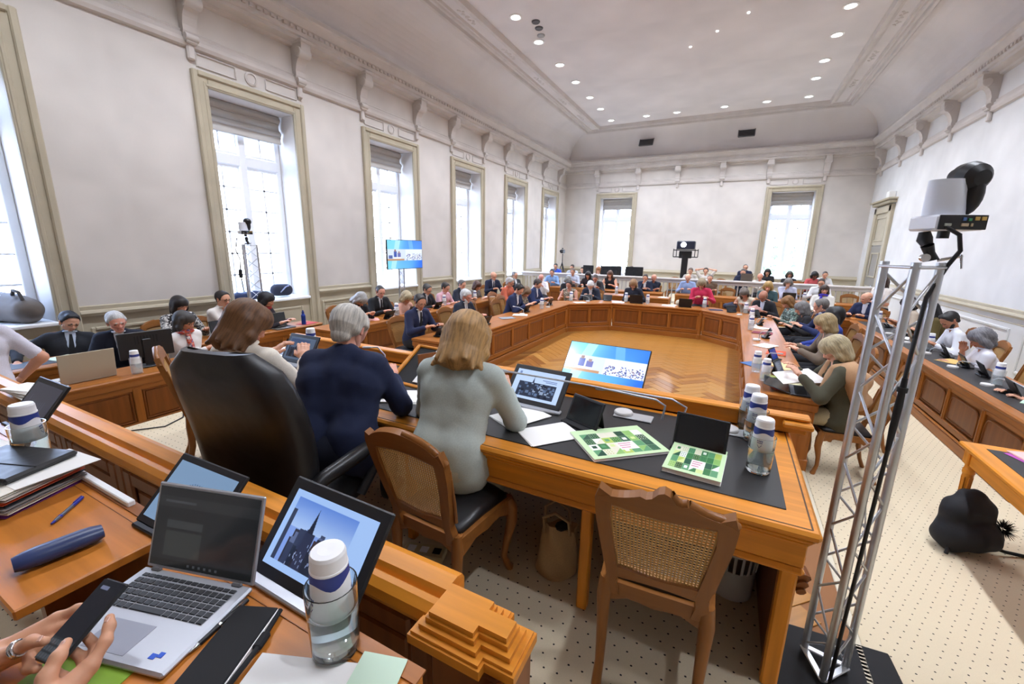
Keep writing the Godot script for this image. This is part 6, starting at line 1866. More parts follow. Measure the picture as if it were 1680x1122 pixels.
func presidents_things() -> void:
	var y := DAIS + .756
	# reading desk of the chair
	var t := thing("reading_stand", "sloping oak reading stand with black pad before the chairman", "stand")
	var f := frame3(v(-2.12, y, -2.2), v(-1.58, y, -2.16), v(-2.17, y + .2, -2.52))
	var m := MB.new(); m.box(v(.28, .18, -.01), v(.56, .38, .018), .003)
	var o := obj("board", m, M.blackmat, t); o.transform = f
	m = MB.new(); m.box(v(.008, .18, .0), v(.03, .4, .035), .006); m.box(v(.55, .18, .0), v(.03, .4, .035), .006); m.box(v(.28, .0, .0), v(.56, .025, .035), .006); m.box(v(.28, .375, .0), v(.56, .02, .03), .006)
	o = obj("frame", m, M.woodx, t); o.transform = f
	m = MB.new(); m.bar(v(-1.85, y, -2.5), v(-1.87, y + .19, -2.51), .4, .02); obj("prop", m, M.darkx, t)
	t = sheet("white pages lying on the sloping reading stand", Vector3.ZERO, 0, .24, .33, M.paper, 3)
	t.transform = f * Transform3D(Basis(Vector3.RIGHT, PI * .5), v(.32, .2, .003))
	sheet("white pages on the desk under the chairman's hands", v(-1.8, y, -1.98), .4, .3, .22, M.paper, 4)
	sheet("white page under the writing woman's hand", v(-1.0, y, -2.07), -.5, .21, .297, M.paper, 3)
	sheet("loose white page beside the green booklet", v(-.76, y, -1.94), -.72, .21, .297, M.paper, 2)
	sheet("white pages before the cream-topped woman", v(-3.42, y, -2.1), .1, .3, .3, M.paper, 4)
	# tablets
	t = thing("tablet", "large tablet showing a town slide before the mint blazer", "tablet")
	slab_on(t, frame3(v(-1.21, y + .016, -2.25), v(-.81, y + .016, -2.22), v(-1.23, y + .2, -2.42)), .4, .265, .032, "slide", .95)
	m = MB.new(); m.box(v(-1.0, y + .008, -2.22), v(.4, .016, .05), .004); obj("foot", m, M.silver, t)
	m = MB.new(); m.bar(v(-1.0, y + .15, -2.4), v(-1.0, y, -2.5), .1, .01); obj("kickstand", m, M.silver, t)
	t = tablet("small dark tablet in folding cover, middle of the desk", v(-.645, y, -2.115), -.42, .225, .155, .45, "off")
	t = tablet("dark tablet propped over the second green booklet", v(-.04, y, -2.11), -.12, .245, .165, .3, "off")
	t = thing("tablet", "large tablet with town picture before the cream-topped woman", "tablet")
	slab_on(t, frame3(v(-3.26, y + .016, -2.13), v(-2.92, y + .016, -2.13), v(-3.3, y + .22, -2.25)), .36, .245, .028, "town_dark", 1.1)
	m = MB.new(); m.box(v(-3.08, y + .008, -2.1), v(.36, .016, .06), .004); obj("foot", m, M.silver, t)
	# booklets
	booklet("larger green mosaic-covered booklet left of the dark tablets", v(-.41, y, -2.01), .72, .4, .31, .012, 5)
	booklet("green mosaic-covered booklet under the right-hand tablet", v(-.04, y, -1.985), -.07, .24, .32, .02, 21)
	# microphones with long goosenecks
	mic("long gooseneck microphone pointing at the mint blazer", v(-.47, y, -2.41), [v(.22, .015, .0), v(.23, .1, .0), v(.18, .13, .01), v(-.2, .18, .1), v(-.66, .24, .27)])
	mic("long gooseneck microphone behind the right-hand tablet", v(.09, y, -2.46), [v(-.24, .015, .04), v(-.22, .1, .02), v(-.3, .135, .02), v(-.55, .15, .06), v(-.68, .155, .1)], "", true)
	mic("gooseneck microphone between the chairman and mint blazer", v(-2.05, y, -2.4), [v(.1, .015, 0), v(.1, .12, .0), v(.2, .16, .04), v(.36, .16, .16), v(.6, .1, .36)])
	mic("short curved gooseneck microphone left of the chairman", v(-2.4, y, -2.4), [v(.05, .015, 0), v(.05, .12, .0), v(.0, .18, .02), v(-.06, .18, .06)])
	m = MB.new(); m.lathe([Vector2(0, 0), Vector2(.1, 0), Vector2(.11, .02), Vector2(.1, .045), Vector2(.06, .06), Vector2(0, .06)], 24, v(-1.34, y, -2.42))
	tag(obj("speakerphone", m, M.black), "round black conference speakerphone behind the mint blazer", "speaker")
	for q in [[.215, -2.05, "nearest of three on the chairing desk"], [.21, -2.4, "middle of three on the chairing desk"], [.185, -2.56, "farthest of three on the chairing desk"], [-3.18, -2.38, "beside the cream-topped woman's tablet"]]:
		carafe(v(q[0], y, q[1]), q[2], true)
	m = MB.new(); m.tube([v(-.985, y + .1, -1.98), v(-.955, y + .005, -2.06)], .004, 8)
	tag(obj("pen", m, M.blue), "thin blue pen in the writing woman's hand", "pen")
	# things on the floor by the desk
	t = thing("tote_bag", "slouched beige leather tote bag on the carpet under the desk", "bag", v(-.66, DAIS, -1.86), .3)
	m = MB.new()
	var rings := []
	for i in 12:
		var fr := i / 11.0
		var r := PackedVector3Array()
		for k in 24:
			var a := TAU * k / 24.0
			var w := .115 - .03 * fr + .012 * sin(a * 5.0 + fr * 6.0) * fr; var dp := .075 - .03 * fr + .01 * sin(a * 3.0 + fr * 9.0)
			if i == 0: w *= .85; dp *= .85
			r.append(v(cos(a) * w + .02 * fr, .28 * fr + .012 * sin(a * 2.0) * fr, -sin(a) * dp - .02 * fr * fr))
		rings.append(r)
	m.loft(rings); obj("body", m, cloth("b8976a", .6), t)
	for s in [-1.0, 1.0]:
		m = MB.new(); m.tube([v(-.06, .26, .03 * s), v(-.07, .36, .05 * s), v(-.01, .4, .06 * s), v(.06, .35, .05 * s), v(.07, .26, .03 * s)], .008, 8); obj("strap", m, cloth("a88a60", .6), t)
	m = MB.new(); m.box(v(.03, .29, 0), v(.08, .05, .06), .02, Basis(v(.3, 1, .2).normalized(), .5)); obj("dark_lining", m, M.blackmat, t)
	t = thing("waste_bin", "white slatted waste bin under the desk's right end", "bin", v(.19, DAIS, -2.2))
	m = MB.new(); m.lathe([Vector2(0, .0), Vector2(.1, 0), Vector2(.105, .16), Vector2(.1, .16), Vector2(.095, .01), Vector2(0, .01)], 20); obj("tub", m, plain("c9c6c0"), t)
	for i in 20:
		m = MB.new(); var a := TAU * i / 20.0; m.bar(v(cos(a) * .105, .16, sin(a) * .105), v(cos(a) * .115, .28, sin(a) * .115), .012, .004); obj("slat", m, plain("dcd9d3"), t)
	m = MB.new(); m.lathe([Vector2(.11, .26), Vector2(.12, .26), Vector2(.122, .285), Vector2(.112, .285), Vector2(.11, .26)], 20); obj("rim", m, plain("dcd9d3"), t)
	t = thing("socket_box", "cream floor socket box by the mint blazer's chair", "socket", v(-1.36, DAIS, -1.62), .3)
	m = MB.new(); m.box(v(0, .02, 0), v(.24, .04, .1), .005); obj("body", m, plain("cbbf96"), t)
	for i in 3:
		m = MB.new(); m.box(v(-.075 + i * .075, .042, 0), v(.045, .006, .045), .002); obj("socket", m, M.black if i == 2 else M.white, t)

func foreground_things() -> void:
	var y := DAIS + .8505
	# open grey laptop
	var t := thing("laptop", "open grey laptop with dark screen on the near desk leaf", "laptop", v(-1.15, y, -.465), .275)
	var w := .335; var d := .235
	var m := MB.new(); m.box(v(0, .008, d * .5), v(w, .014, d), .005); obj("base", m, M.silver, t)
	m = MB.new(); m.box(v(.0, .0152, .072), v(.285, .001, .1)); obj("key_well", m, plain("9a9ca2", .5), t)
	var k := MB.new(); k.box(v(0, .0165, 0), v(.0165, .003, .0145), .0012)
	var km := k.mesh()
	for r in 6:
		for c in 15:
			if r == 5 and c in [4, 5, 6, 7, 8]: continue
			var g := mi(km, "key", M.key, t)
			g.position = v(-.133 + c * .019, 0, .027 + r * .0175)
			if r == 0: g.scale = v(1, 1, .7)
	m = MB.new(); m.box(v(-.019, .0165, .1145), v(.092, .003, .0145), .0012); obj("space_key", m, M.key, t)
	m = MB.new(); m.box(v(-.01, .0152, .182), v(.115, .001, .072)); obj("touchpad", m, plain("a3a6b2", .25), t)
	for s in [-1.0, 1.0]:
		m = MB.new(); m.box(v(.125 * s, .016, .006), v(.03, .012, .012), .004); obj("hinge", m, plain("6a6b6e", .4), t)
	slab_on(t, Transform3D(Basis(Vector3.RIGHT, -.33), v(-w * .5, .014, .0)), w, .222, .009, "code", 1.0, "lid", M.silver, .007)
	m = MB.new(); m.box(v(.11, .0156, .205), v(.014, .0008, .012), 0); m.box(v(.124, .0156, .199), v(.012, .0008, .012), 0); obj("sticker", m, plain("2456c8"), t)
	# tablets leaning on the parapet
	t = thing("tablet", "large tablet showing a cathedral town, leaning behind the carafe", "tablet")
	slab_on(t, frame3(v(-1.06, y + .012, -.545), v(-.69, y + .012, -.54), v(-1.12, y + .19, -.695)), .375, .255, .03, "town", .85)
	m = MB.new(); m.bar(v(-1.05, y + .007, -.535), v(-.69, y + .007, -.53), .03, .014, Vector3.UP, .004); obj("foot", m, M.silver, t)
	t = thing("tablet", "tablet with seating-plan screen leaning on the parapet, left of laptop", "tablet")
	slab_on(t, frame3(v(-1.58, y + .012, -.5), v(-1.22, y + .012, -.51), v(-1.55, y + .16, -.65)), .345, .225, .022, "seats", .75)
	m = MB.new(); m.bar(v(-1.57, y + .006, -.495), v(-1.24, y + .006, -.505), .02, .012, Vector3.UP, .004); obj("foot", m, M.black, t)
	t = thing("tablet", "dim tablet leaning on the parapet at far left", "tablet")
	slab_on(t, frame3(v(-3.03, y + .012, -.57), v(-2.69, y + .012, -.575), v(-3.05, y + .18, -.7)), .34, .235, .025, "dim", .8)
	m = MB.new(); m.bar(v(-3.02, y + .006, -.56), v(-2.69, y + .006, -.565), .02, .012, Vector3.UP, .004); obj("foot", m, M.black, t)
	carafe(v(-.676, y, -.5), "on the near desk leaf, biggest in view", true)
	carafe(v(-2.36, y, -.49), "behind the folder stack at left edge", true)
	# pen, glasses case, folders
	t = thing("ballpoint_pen", "blue and grey ballpoint pen on the orange desk leaf", "pen", v(-1.84, y, -.425), -2.36)
	m = MB.new(); m.tube([v(0, .006, -.07), v(0, .006, -.055), v(0, .006, .02)], [.002, .006, .006], 10); obj("barrel", m, plain("5a5f6c", .3), t)
	m = MB.new(); m.tube([v(0, .006, .02), v(0, .006, .07), v(0, .006, .075)], [.0062, .0058, .004], 10); m.bar(v(0, .013, .03), v(0, .013, .07), .004, .003); obj("cap", m, plain("1f2f9a", .3), t)
	m = MB.new(); m.tube([v(0, .006, -.075), v(0, .006, -.035)], [.003, .0065], 10); obj("grip", m, plain("1f2f9a", .3), t)
	t = thing("glasses_case", "long dark blue glasses case on the orange desk leaf", "case", v(-1.585, y, -.335), 1.42)
	m = MB.new()
	var rings := []
	for i in 9:
		var x := -.088 + .176 * i / 8.0
		var g := .72 if i in [0, 8] else (.93 if i in [1, 7] else 1.0)
		var r := PackedVector3Array()
		for q in 14:
			var a := TAU * q / 14.0
			r.append(v(x, .026 + sin(a) * .025 * g, cos(a) * .033 * g))
		rings.append(r)
	m.loft(rings); obj("shell", m, plain("2a3a66", .35), t)
	m = MB.new(); m.bar(v(-.08, .014, -.0335), v(.08, .014, -.0335), .003, .003); m.box(v(.01, .018, -.034), v(.03, .026, .006), .002); obj("clasp", m, M.black, t)
	var cols := ["7a2f8a", "e8e2d8", "8f8a88", "2a2a30", "d0572f", "b9aea4", "efe9dc"]
	for i in 7:
		t = thing("folder", ["purple folder at the bottom of the stack", "white folder second from the stack's bottom", "grey folder third from the stack's bottom", "black folder in the middle of the stack", "orange folder above the black one in the stack", "taupe folder under the top cream one", "cream folder right below the black document case"][i], "folder", v(-2.15 + .006 * (i % 3), y + i * .0115, -.365), .38 + .03 * (i % 2))
		m = MB.new(); m.box(v(0, .0025, 0), v(.33, .002, .24)); m.box(v(0, .0095, 0), v(.33, .002, .24)); obj("cover", m, plain(cols[i], .7), t)
		m = MB.new(); m.box(v(-.004, .006, 0), v(.316, .006, .225)); obj("pages", m, M.paper, t)
	t = thing("document_case", "black zipped document case on top of the folder stack", "case", v(-2.2, y + .081, -.39), .36)
	m = MB.new(); m.box(v(0, .012, 0), v(.31, .022, .22), .009); obj("body", m, M.leather, t)
	m = MB.new(); m.bar(v(-.15, .023, .02), v(.15, .023, .02), .004, .003); obj("seam", m, M.blackmat, t)
	sheet("white paper sticking out of the folder stack", v(-2.08, y + .079, -.45), .1, .21, .22, M.paper, 1)
	sheet("large white page at the left edge beside the carafe", v(-2.62, y, -.42), .2, .3, .21, M.paper, 2)
	m = MB.new(); m.box(v(-1.9, y + .012, -.535), v(.42, .02, .022), .003); tag(obj("cable_duct", m, M.white), "short white cable duct along the desk leaf edge", "cable duct")
	for i in 3: sheet(["white box of papers behind the far left tablet, lowest", "white papers behind the far left tablet, middle", "white papers behind the far left tablet, topmost"][i], v(-3.5, DAIS + .852 + i * .012, -.775), .1 * i, .3, .13, M.paper, 5)
	# notebook, pens, papers near the laptop
	t = thing("notebook", "black elastic-band notebook lying right of the laptop", "notebook", v(-.875, y, -.385), -1.15)
	m = MB.new(); m.box(v(0, .009, 0), v(.21, .017, .1), .004); obj("cover", m, M.blackmat, t)
	m = MB.new(); m.box(v(.0, .009, -.051), v(.2, .011, .003)); obj("pages", m, M.paper, t)
	m = MB.new(); m.tube([v(-.1, .012, -.056), v(.0, .012, -.064), v(.11, .012, -.056)], .006, 6); m.box(v(-.02, .012, -.062), v(.04, .014, .02), .004); obj("pen_loop", m, M.blackmat, t)
	t = thing("fountain_pen", "black and chrome pen between laptop and notebook", "pen", v(-.955, y, -.41), .2)
	m = MB.new(); m.tube([v(0, .006, -.075), v(0, .006, .05)], .0055, 10); obj("barrel", m, M.black, t)
	m = MB.new(); m.tube([v(0, .006, .05), v(0, .006, .07)], [.0057, .002], 10); m.tube([v(0, .006, -.005), v(0, .006, .002)], .0062, 10); m.bar(v(0, .0125, -.07), v(0, .0125, -.03), .003, .002); obj("chrome_trim", m, M.chrome, t)
	sheet("white page with pale green margin at the bottom edge", v(-.63, y, -.37), .35, .3, .21, M.paper, 2)
	t = sheet("pale green card over the white page at the bottom edge", v(-.535, y + .005, -.44), .3, .1, .2, plain("cfe6cf", .9), 1)
	sheet("green printed booklet under the laptop's front edge", v(-1.09, y, -.22), .3, .2, .1, plain("8fb83a", .6), 1)
	hands_with_phone()

func hands_with_phone() -> void:
	# the phone, its own frame: x across, y up the phone, z out of its screen
	var X := v(.98, .047, -.17).normalized(); var Y := v(-.17, .48, -.86); Y = (Y - X * Y.dot(X)).normalized()
	var F := Transform3D(Basis(X, Y, X.cross(Y)), v(-1.102, 1.355, -.24))
	var t := thing("mobile_phone", "black mobile phone held in two hands, bottom left", "phone")
	slab_on(t, F * Transform3D(Basis.IDENTITY, v(-.036, -.076, .004)), .072, .152, .003, "phone", .8, "case", M.black, .009)
	# a seated person just left of the camera; only the hands and wrists come into view
	var at := v(-1.12, DAIS + .04, .3)
	var inv := Transform3D(Basis.IDENTITY, at).affine_inverse() * F
	var wr: Vector3 = inv * v(.085, -.175, -.012); var wl: Vector3 = inv * v(-.2, -.135, -.02)
	var p := person("person holding a phone in both hands beside the camera", at, 0, {"joints": {"lean": .1, "rh": wr, "lh": wl, "elbow": v(.7, -.7, .3)}, "sex": "f", "hair": "bob", "hc": "3a2a22", "top": "tee", "c": "20242c", "skin": "d9a07e", "hp": .4, "nohands": true})
	place_chair(v(-1.12, DAIS, .36), 0.0, "cane-backed oak chair seating the person with the phone")
	var b := []
	# right hand: fingers round the back, index up the side, thumb on the screen
	b += [[v(.085, -.18, -.012), v(.082, -.115, -.008), .025, .028, 0], [v(.082, -.115, -.008), v(.084, -.058, -.014), .024, .015, 0], [v(.07, -.11, -.014), v(.066, -.075, -.026), .022, .014, 0], [v(.078, -.1, -.012), v(.078, -.062, -.02), .022, .014, 0],
		[v(.087, -.052, -.013), v(.081, -.018, -.009), .0118, .0102, 0], [v(.081, -.018, -.009), v(.066, .004, -.006), .0102, .0094, 0], [v(.066, .004, -.006), v(.052, .016, -.004), .0092, .0082, 0],
		[v(.08, -.06, -.022), v(.052, -.03, -.029), .0112, .01, 0], [v(.052, -.03, -.029), v(.012, -.02, -.019), .0098, .0085, 0],
		[v(.074, -.075, -.026), v(.042, -.052, -.03), .011, .0096, 0], [v(.042, -.052, -.03), v(.002, -.045, -.019), .0094, .0084, 0],
		[v(.066, -.092, -.024), v(.032, -.085, -.027), .0102, .009, 0], [v(.032, -.085, -.027), v(.002, -.078, -.018), .0086, .0078, 0],
		[v(.074, -.125, .002), v(.052, -.088, .02), .02, .0138, 0], [v(.052, -.088, .02), v(.045, -.06, .024), .0132, .0115, 0], [v(.045, -.06, .024), v(.024, -.038, .0145), .0114, .0082, 0]]
	# left hand: index along the back, thumb with the ring on the edge, little finger under the foot
	b += [[v(-.205, -.14, -.02), v(-.15, -.09, -.016), .026, .027, 0], [v(-.15, -.09, -.016), v(-.1, -.012, -.022), .024, .0135, 0], [v(-.15, -.1, -.018), v(-.088, -.06, -.028), .022, .013, 0], [v(-.15, -.09, -.018), v(-.092, -.032, -.026), .022, .013, 0],
		[v(-.1, -.01, -.022), v(-.068, .013, -.021), .0112, .01, 0], [v(-.068, .013, -.021), v(-.028, .031, -.015), .0098, .0082, 0],
		[v(-.092, -.03, -.027), v(-.055, -.008, -.029), .0112, .0098, 0], [v(-.055, -.008, -.029), v(-.012, .0, -.018), .0096, .0084, 0],
		[v(-.086, -.052, -.03), v(-.05, -.034, -.031), .0108, .0096, 0], [v(-.05, -.034, -.031), v(-.01, -.026, -.019), .0092, .0082, 0],
		[v(-.082, -.078, -.024), v(-.05, -.09, -.016), .0104, .0092, 0], [v(-.05, -.09, -.016), v(-.02, -.086, -.007), .0086, .0078, 0],
		[v(-.145, -.1, -.004), v(-.105, -.085, .004), .02, .0135, 0], [v(-.105, -.085, .004), v(-.064, -.055, .012), .0128, .0115, 0], [v(-.064, -.055, .012), v(-.034, -.048, .011), .0112, .0084, 0]]
	var m := MB.new()
	nets(m, b, .0026, .009, [lin("d9a07e")])
	m.add(MB.new(), Transform3D.IDENTITY)
	var body: MeshInstance3D = p.get_node("body")
	var whole := MB.new()
	whole.add(m, inv)
	var old: Array = body.mesh.surface_get_arrays(0)
	whole.p.append_array(old[Mesh.ARRAY_VERTEX]); whole.n.append_array(old[Mesh.ARRAY_NORMAL]); whole.c.append_array(old[Mesh.ARRAY_COLOR])
	body.mesh = whole.mesh()
	m = MB.new()   # nails
	for q in [[v(.03, -.042, .0255), v(-.4, .5, .75)], [v(-.04, -.047, .0195), v(.3, .2, .9)], [v(.06, .012, .0045), v(.3, .6, .7)]]:
		m.box(q[0], v(.009, .011, .003), .0014, Basis(v(0, 0, 1), .3))
	var nl := obj("fingernails", m, plain("e0b09a", .3), p); nl.transform = inv
	m = MB.new()
	var ring := []
	for i in 17:
		var a := TAU * i / 16.0
		ring.append(v(-.088, -.0725, .0075) + v(.59, -.8, .05).normalized() * cos(a) * .0138 + v(-.14, -.04, 1.0).normalized() * sin(a) * .0138)
	m.tube(ring, .0036, 8, false)
	for q in ring.size(): ring[q] += v(.0045, .0033, .0008)
	m.tube(ring, .0036, 8, false)
	var rg := tag(obj("finger_ring", m, M.chrome), "wide silver ring on the thumb of the phone-holding hand", "ring")
	rg.transform = F

func dock_set(at: Vector3, turn: float, who: String, kind := "off", group := "tablets on the members' desks") -> void:
	tablet("tablet on a stand facing the " + who, at, turn, .25, .17, .5, kind, .7, "dock", group)

func ring_things() -> void:
	var y := .752
	# carafes with cups
	for q in [[-5.84, -6.35, "by the dark-suited man, second row"], [-5.95, -8.09, "in front of the pale pink shirt"], [-5.9, -9.37, "by the chestnut bob's place"], [-5.9, -11.1, "in front of the upright bald man"], [-3.78, -8.9, "on the window-side ring desk"], [-3.72, -10.75, "before the floral dress"], [-2.4, -11.4, "before the stooping old man"], [-1.82, -11.3, "right of the open far laptop"], [-.47, -11.4, "before the raspberry cardigan"], [.42, -10.9, "before the twisting cream top"], [.5, -9.8, "at the right ring's far corner"], [.45, -8.6, "by the ginger-haired woman"], [.4, -5.5, "by the blue folder, right ring"], [.47, -5.15, "behind the shawled woman's papers"],
			[2.75, -8.2, "in front of the young man in white"], [2.72, -6.3, "in front of the silver-curled woman"], [2.8, -10.9, "beside the bald man at the row's end"], [-2.9, -14.7, "on the third-row desk, left half"], [-.75, -14.7, "before the brown lanyard jacket"], [1.25, -14.7, "left of the lilac blouse"], [2.0, -14.7, "right of the lilac blouse"], [-3.1, -13.25, "on the desk behind the old man"]]:
		carafe(v(q[0], y, q[1]), q[2])
	# tablets and docks facing the sitters
	for q in [[-5.75, -6.0, 1.57, "black suit with dark tie"], [-5.8, -6.75, 1.57, "salmon pink top"], [-5.8, -7.6, 1.57, "glasses and dark suit, second row"], [-5.8, -8.6, 1.57, "pale pink shirt"], [-5.8, -11.4, 1.9, "upright bald man"], [-3.95, -5.2, 1.5, "blue suit at front row end"], [-3.85, -6.45, 1.57, "white-bearded navy suit"], [-3.9, -8.25, 1.57, "royal blue jacket"], [-3.9, -9.6, 1.57, "bright navy suit"], [-3.35, -11.1, 2.6, "floral sleeveless dress"], [-2.9, -11.35, 3.1, "stooping old man"], [.15, -10.85, 2.5, "twisting cream top"], [.62, -10.3, 2.3, "tanned bald man"], [.6, -9.3, -1.57, "leafy patterned shirt"], [.62, -7.9, -1.57, "cobalt blue sleeves"]]:
		var turn: float = -q[2] if q[0] < -3.6 or q[2] > 2.2 else q[2]
		dock_set(v(q[0], y, q[1]), PI + turn if q[2] > 2.2 else turn, q[3])
	for q in [[.66, -6.25, "plainblue", "taupe jacket, blue screen"], [.66, -5.55, "text", "shawled woman, lined grey screen"]]:
		tablet("tablet in folding cover facing the " + q[3], v(q[0], y, q[1]), 1.2, .22, .16, .45, q[2], .8)
	for q in [[2.82, -7.75, "young man in white shirt"], [2.8, -7.15, "silver-curled woman"], [2.72, -5.9, "dark suit at right edge"], [2.8, -6.7, "empty place in the right row"], [2.85, -9.6, "olive mustard top"], [2.85, -10.4, "dark curly woman"]]:
		dock_set(v(q[0], y, q[1]), 1.45, q[2])
	# papers and folders
	for q in [[-5.9, -5.75, "pink page before the bowed grey-haired woman", "e6a9a0"], [-6.0, -6.55, "white page by the salmon pink top", "f4f2ee"], [-5.95, -7.3, "dark red leather folder in the second row", "6e2433"], [-5.95, -8.9, "white page before the navy suit", "f4f2ee"], [-5.95, -10.3, "white page on the second row's far half", "f4f2ee"], [-5.9, -11.6, "dark red folder before the upright bald man", "7a2a38"],
			[-4.0, -5.5, "white page held by the blue-suited man", "f4f2ee"], [-3.85, -7.3, "grey document pile on the window-side ring desk", "8d9096"], [-3.8, -7.8, "white page between ring bottles and grey pile", "f4f2ee"], [-3.4, -10.55, "white pages at the ring's angled corner", "f4f2ee"], [-2.55, -11.2, "white heap of pages by the old man", "f4f2ee"], [-1.3, -11.3, "white page right of the far bottle", "f4f2ee"], [-.2, -11.1, "dark blue folder before the raspberry cardigan", "2a3358"],
			[.6, -8.9, "white pages before the silver bob", "f4f2ee"], [.62, -8.35, "dark red folder on the right ring", "7a2a3c"], [.6, -7.2, "white pages on the right ring desk", "f4f2ee"], [.7, -6.75, "orange-red folder beside the blue tablet", "d85a38"], [.72, -5.95, "cream folder under orange one, right ring", "e0c992"], [.42, -5.85, "slate blue folder at the ring's inner edge", "4a6a9c"], [.6, -5.3, "olive green page on the right ring desk", "8f9a52"], [.7, -5.2, "pale yellow page before the shawled woman", "e9e3b4"],
			[2.72, -5.35, "cream page at the right row's near end", "e9ddb8"], [2.75, -7.45, "yellow-edged papers before the silver curls", "d9b56a"], [2.8, -5.62, "pale green page before the dark suit", "bfe0c6"], [2.75, -9.2, "white pages before the mustard top", "f4f2ee"], [2.4, -11.4, "orange folder before the bald man", "c9803a"], [2.6, -14.7, "white page at the third row's right end", "f4f2ee"], [-4.6, -13.25, "white page before the pinkish shirt", "f4f2ee"], [-1.7, -13.2, "white page at the row's right end", "f4f2ee"]]:
		sheet(q[2], v(q[0], y, q[1]), .3 + q[1], .22, .3, plain(q[3], .85), 3, "", "paper" if q[3] in ["f4f2ee", "e6a9a0", "e9ddb8", "bfe0c6", "8f9a52", "e9e3b4", "d9b56a"] else "folder")
	# the shawled woman's papers, held over an open laptop
	laptop("slim dark laptop closed under the shawled woman's papers", v(.68, y, -4.93), 1.5, .36, plain("20232c", .4), 1.3)
	var t := sheet("curling white pages in the shawled woman's hands", v(.72, .9, -4.9), .35, .36, .25, M.paper, 6)
	t.rotation.x = .18; t.rotation.z = .1
	t = sheet("orange folder under the shawled woman's papers", v(.62, y, -5.02), .2, .22, .3, plain("d0502c", .8), 2, "", "folder")
	laptop("black laptop open before the tawny-haired woman", v(-2.1, y, -11.25), PI, .33, M.black, .25, "off")
	laptop("small dark laptop before the raspberry cardigan", v(-.9, y, -11.2), PI + .1, .3, M.black, .2, "off")
	laptop("dark laptop before the lilac blouse", v(1.62, y, -14.65), PI, .33, M.black, .25, "off")
	laptop("grey laptop before the broad man in white", v(2.32, y, -14.65), PI, .33, M.silver, .25, "off")
	laptop("brown-grey laptop before the man in dark polo", v(.5, 1.2, -15.68), PI, .34, plain("6a625a"), .2, "off")
	# microphones along the right row
	for i in 7:
		var z := -5.4 - i * .82
		mic(["nearest", "second nearest", "third nearest", "fourth nearest", "fifth nearest", "sixth nearest", "farthest"][i] + " curved gooseneck microphone on the right row", v(2.62, y, z), [v(.03, .02, 0), v(.03, .07, .01), v(.06, .1, .03), v(.14, .1, .08), v(.19, .07, .13)], "gooseneck microphones on the right row", false)
	for i in 8:
		var p: Vector3 = [v(.5, y, -6.0), v(.5, y, -7.6), v(.52, y, -9.1), v(.3, y, -10.5), v(-3.75, y, -6.1), v(-3.8, y, -7.9), v(-3.75, y, -9.2), v(-3.3, y, -10.9)][i]
		mic("curved gooseneck microphone by the " + ["taupe jacket", "cobalt sleeves", "leafy shirt", "ring's right corner", "white-bearded man", "royal blue jacket", "patterned blouse", "floral dress"][i], p, [v(.03, .02, 0), v(.03, .1, .0), v(.06 * (1 if p.x > 0 else -1), .15, .03), v(.15 * (1 if p.x > 0 else -1), .16, .06)], "gooseneck microphones on the ring", false)
	for q in [[.6, -11.15, "pink quilted handbag before the twisting cream top", "d9a9a2"], [.1, -11.5, "dark blue bag on the angled ring desk", "232a4a"], [-1.0, -11.5, "cream soft bag beside the small laptop", "d8cdb4"]]:
		var m := MB.new()
		nets(m, [[v(-.09, .07, 0), v(.09, .07, 0), .07, .065, 0], [v(0, .12, 0), v(.03, .15, 0), .05, .03, 0]], .012, .04, [Color.WHITE])
		var o := tag(obj("handbag", m, cloth(q[3], .6)), q[2], "bag"); o.position = v(q[0], y, q[1])

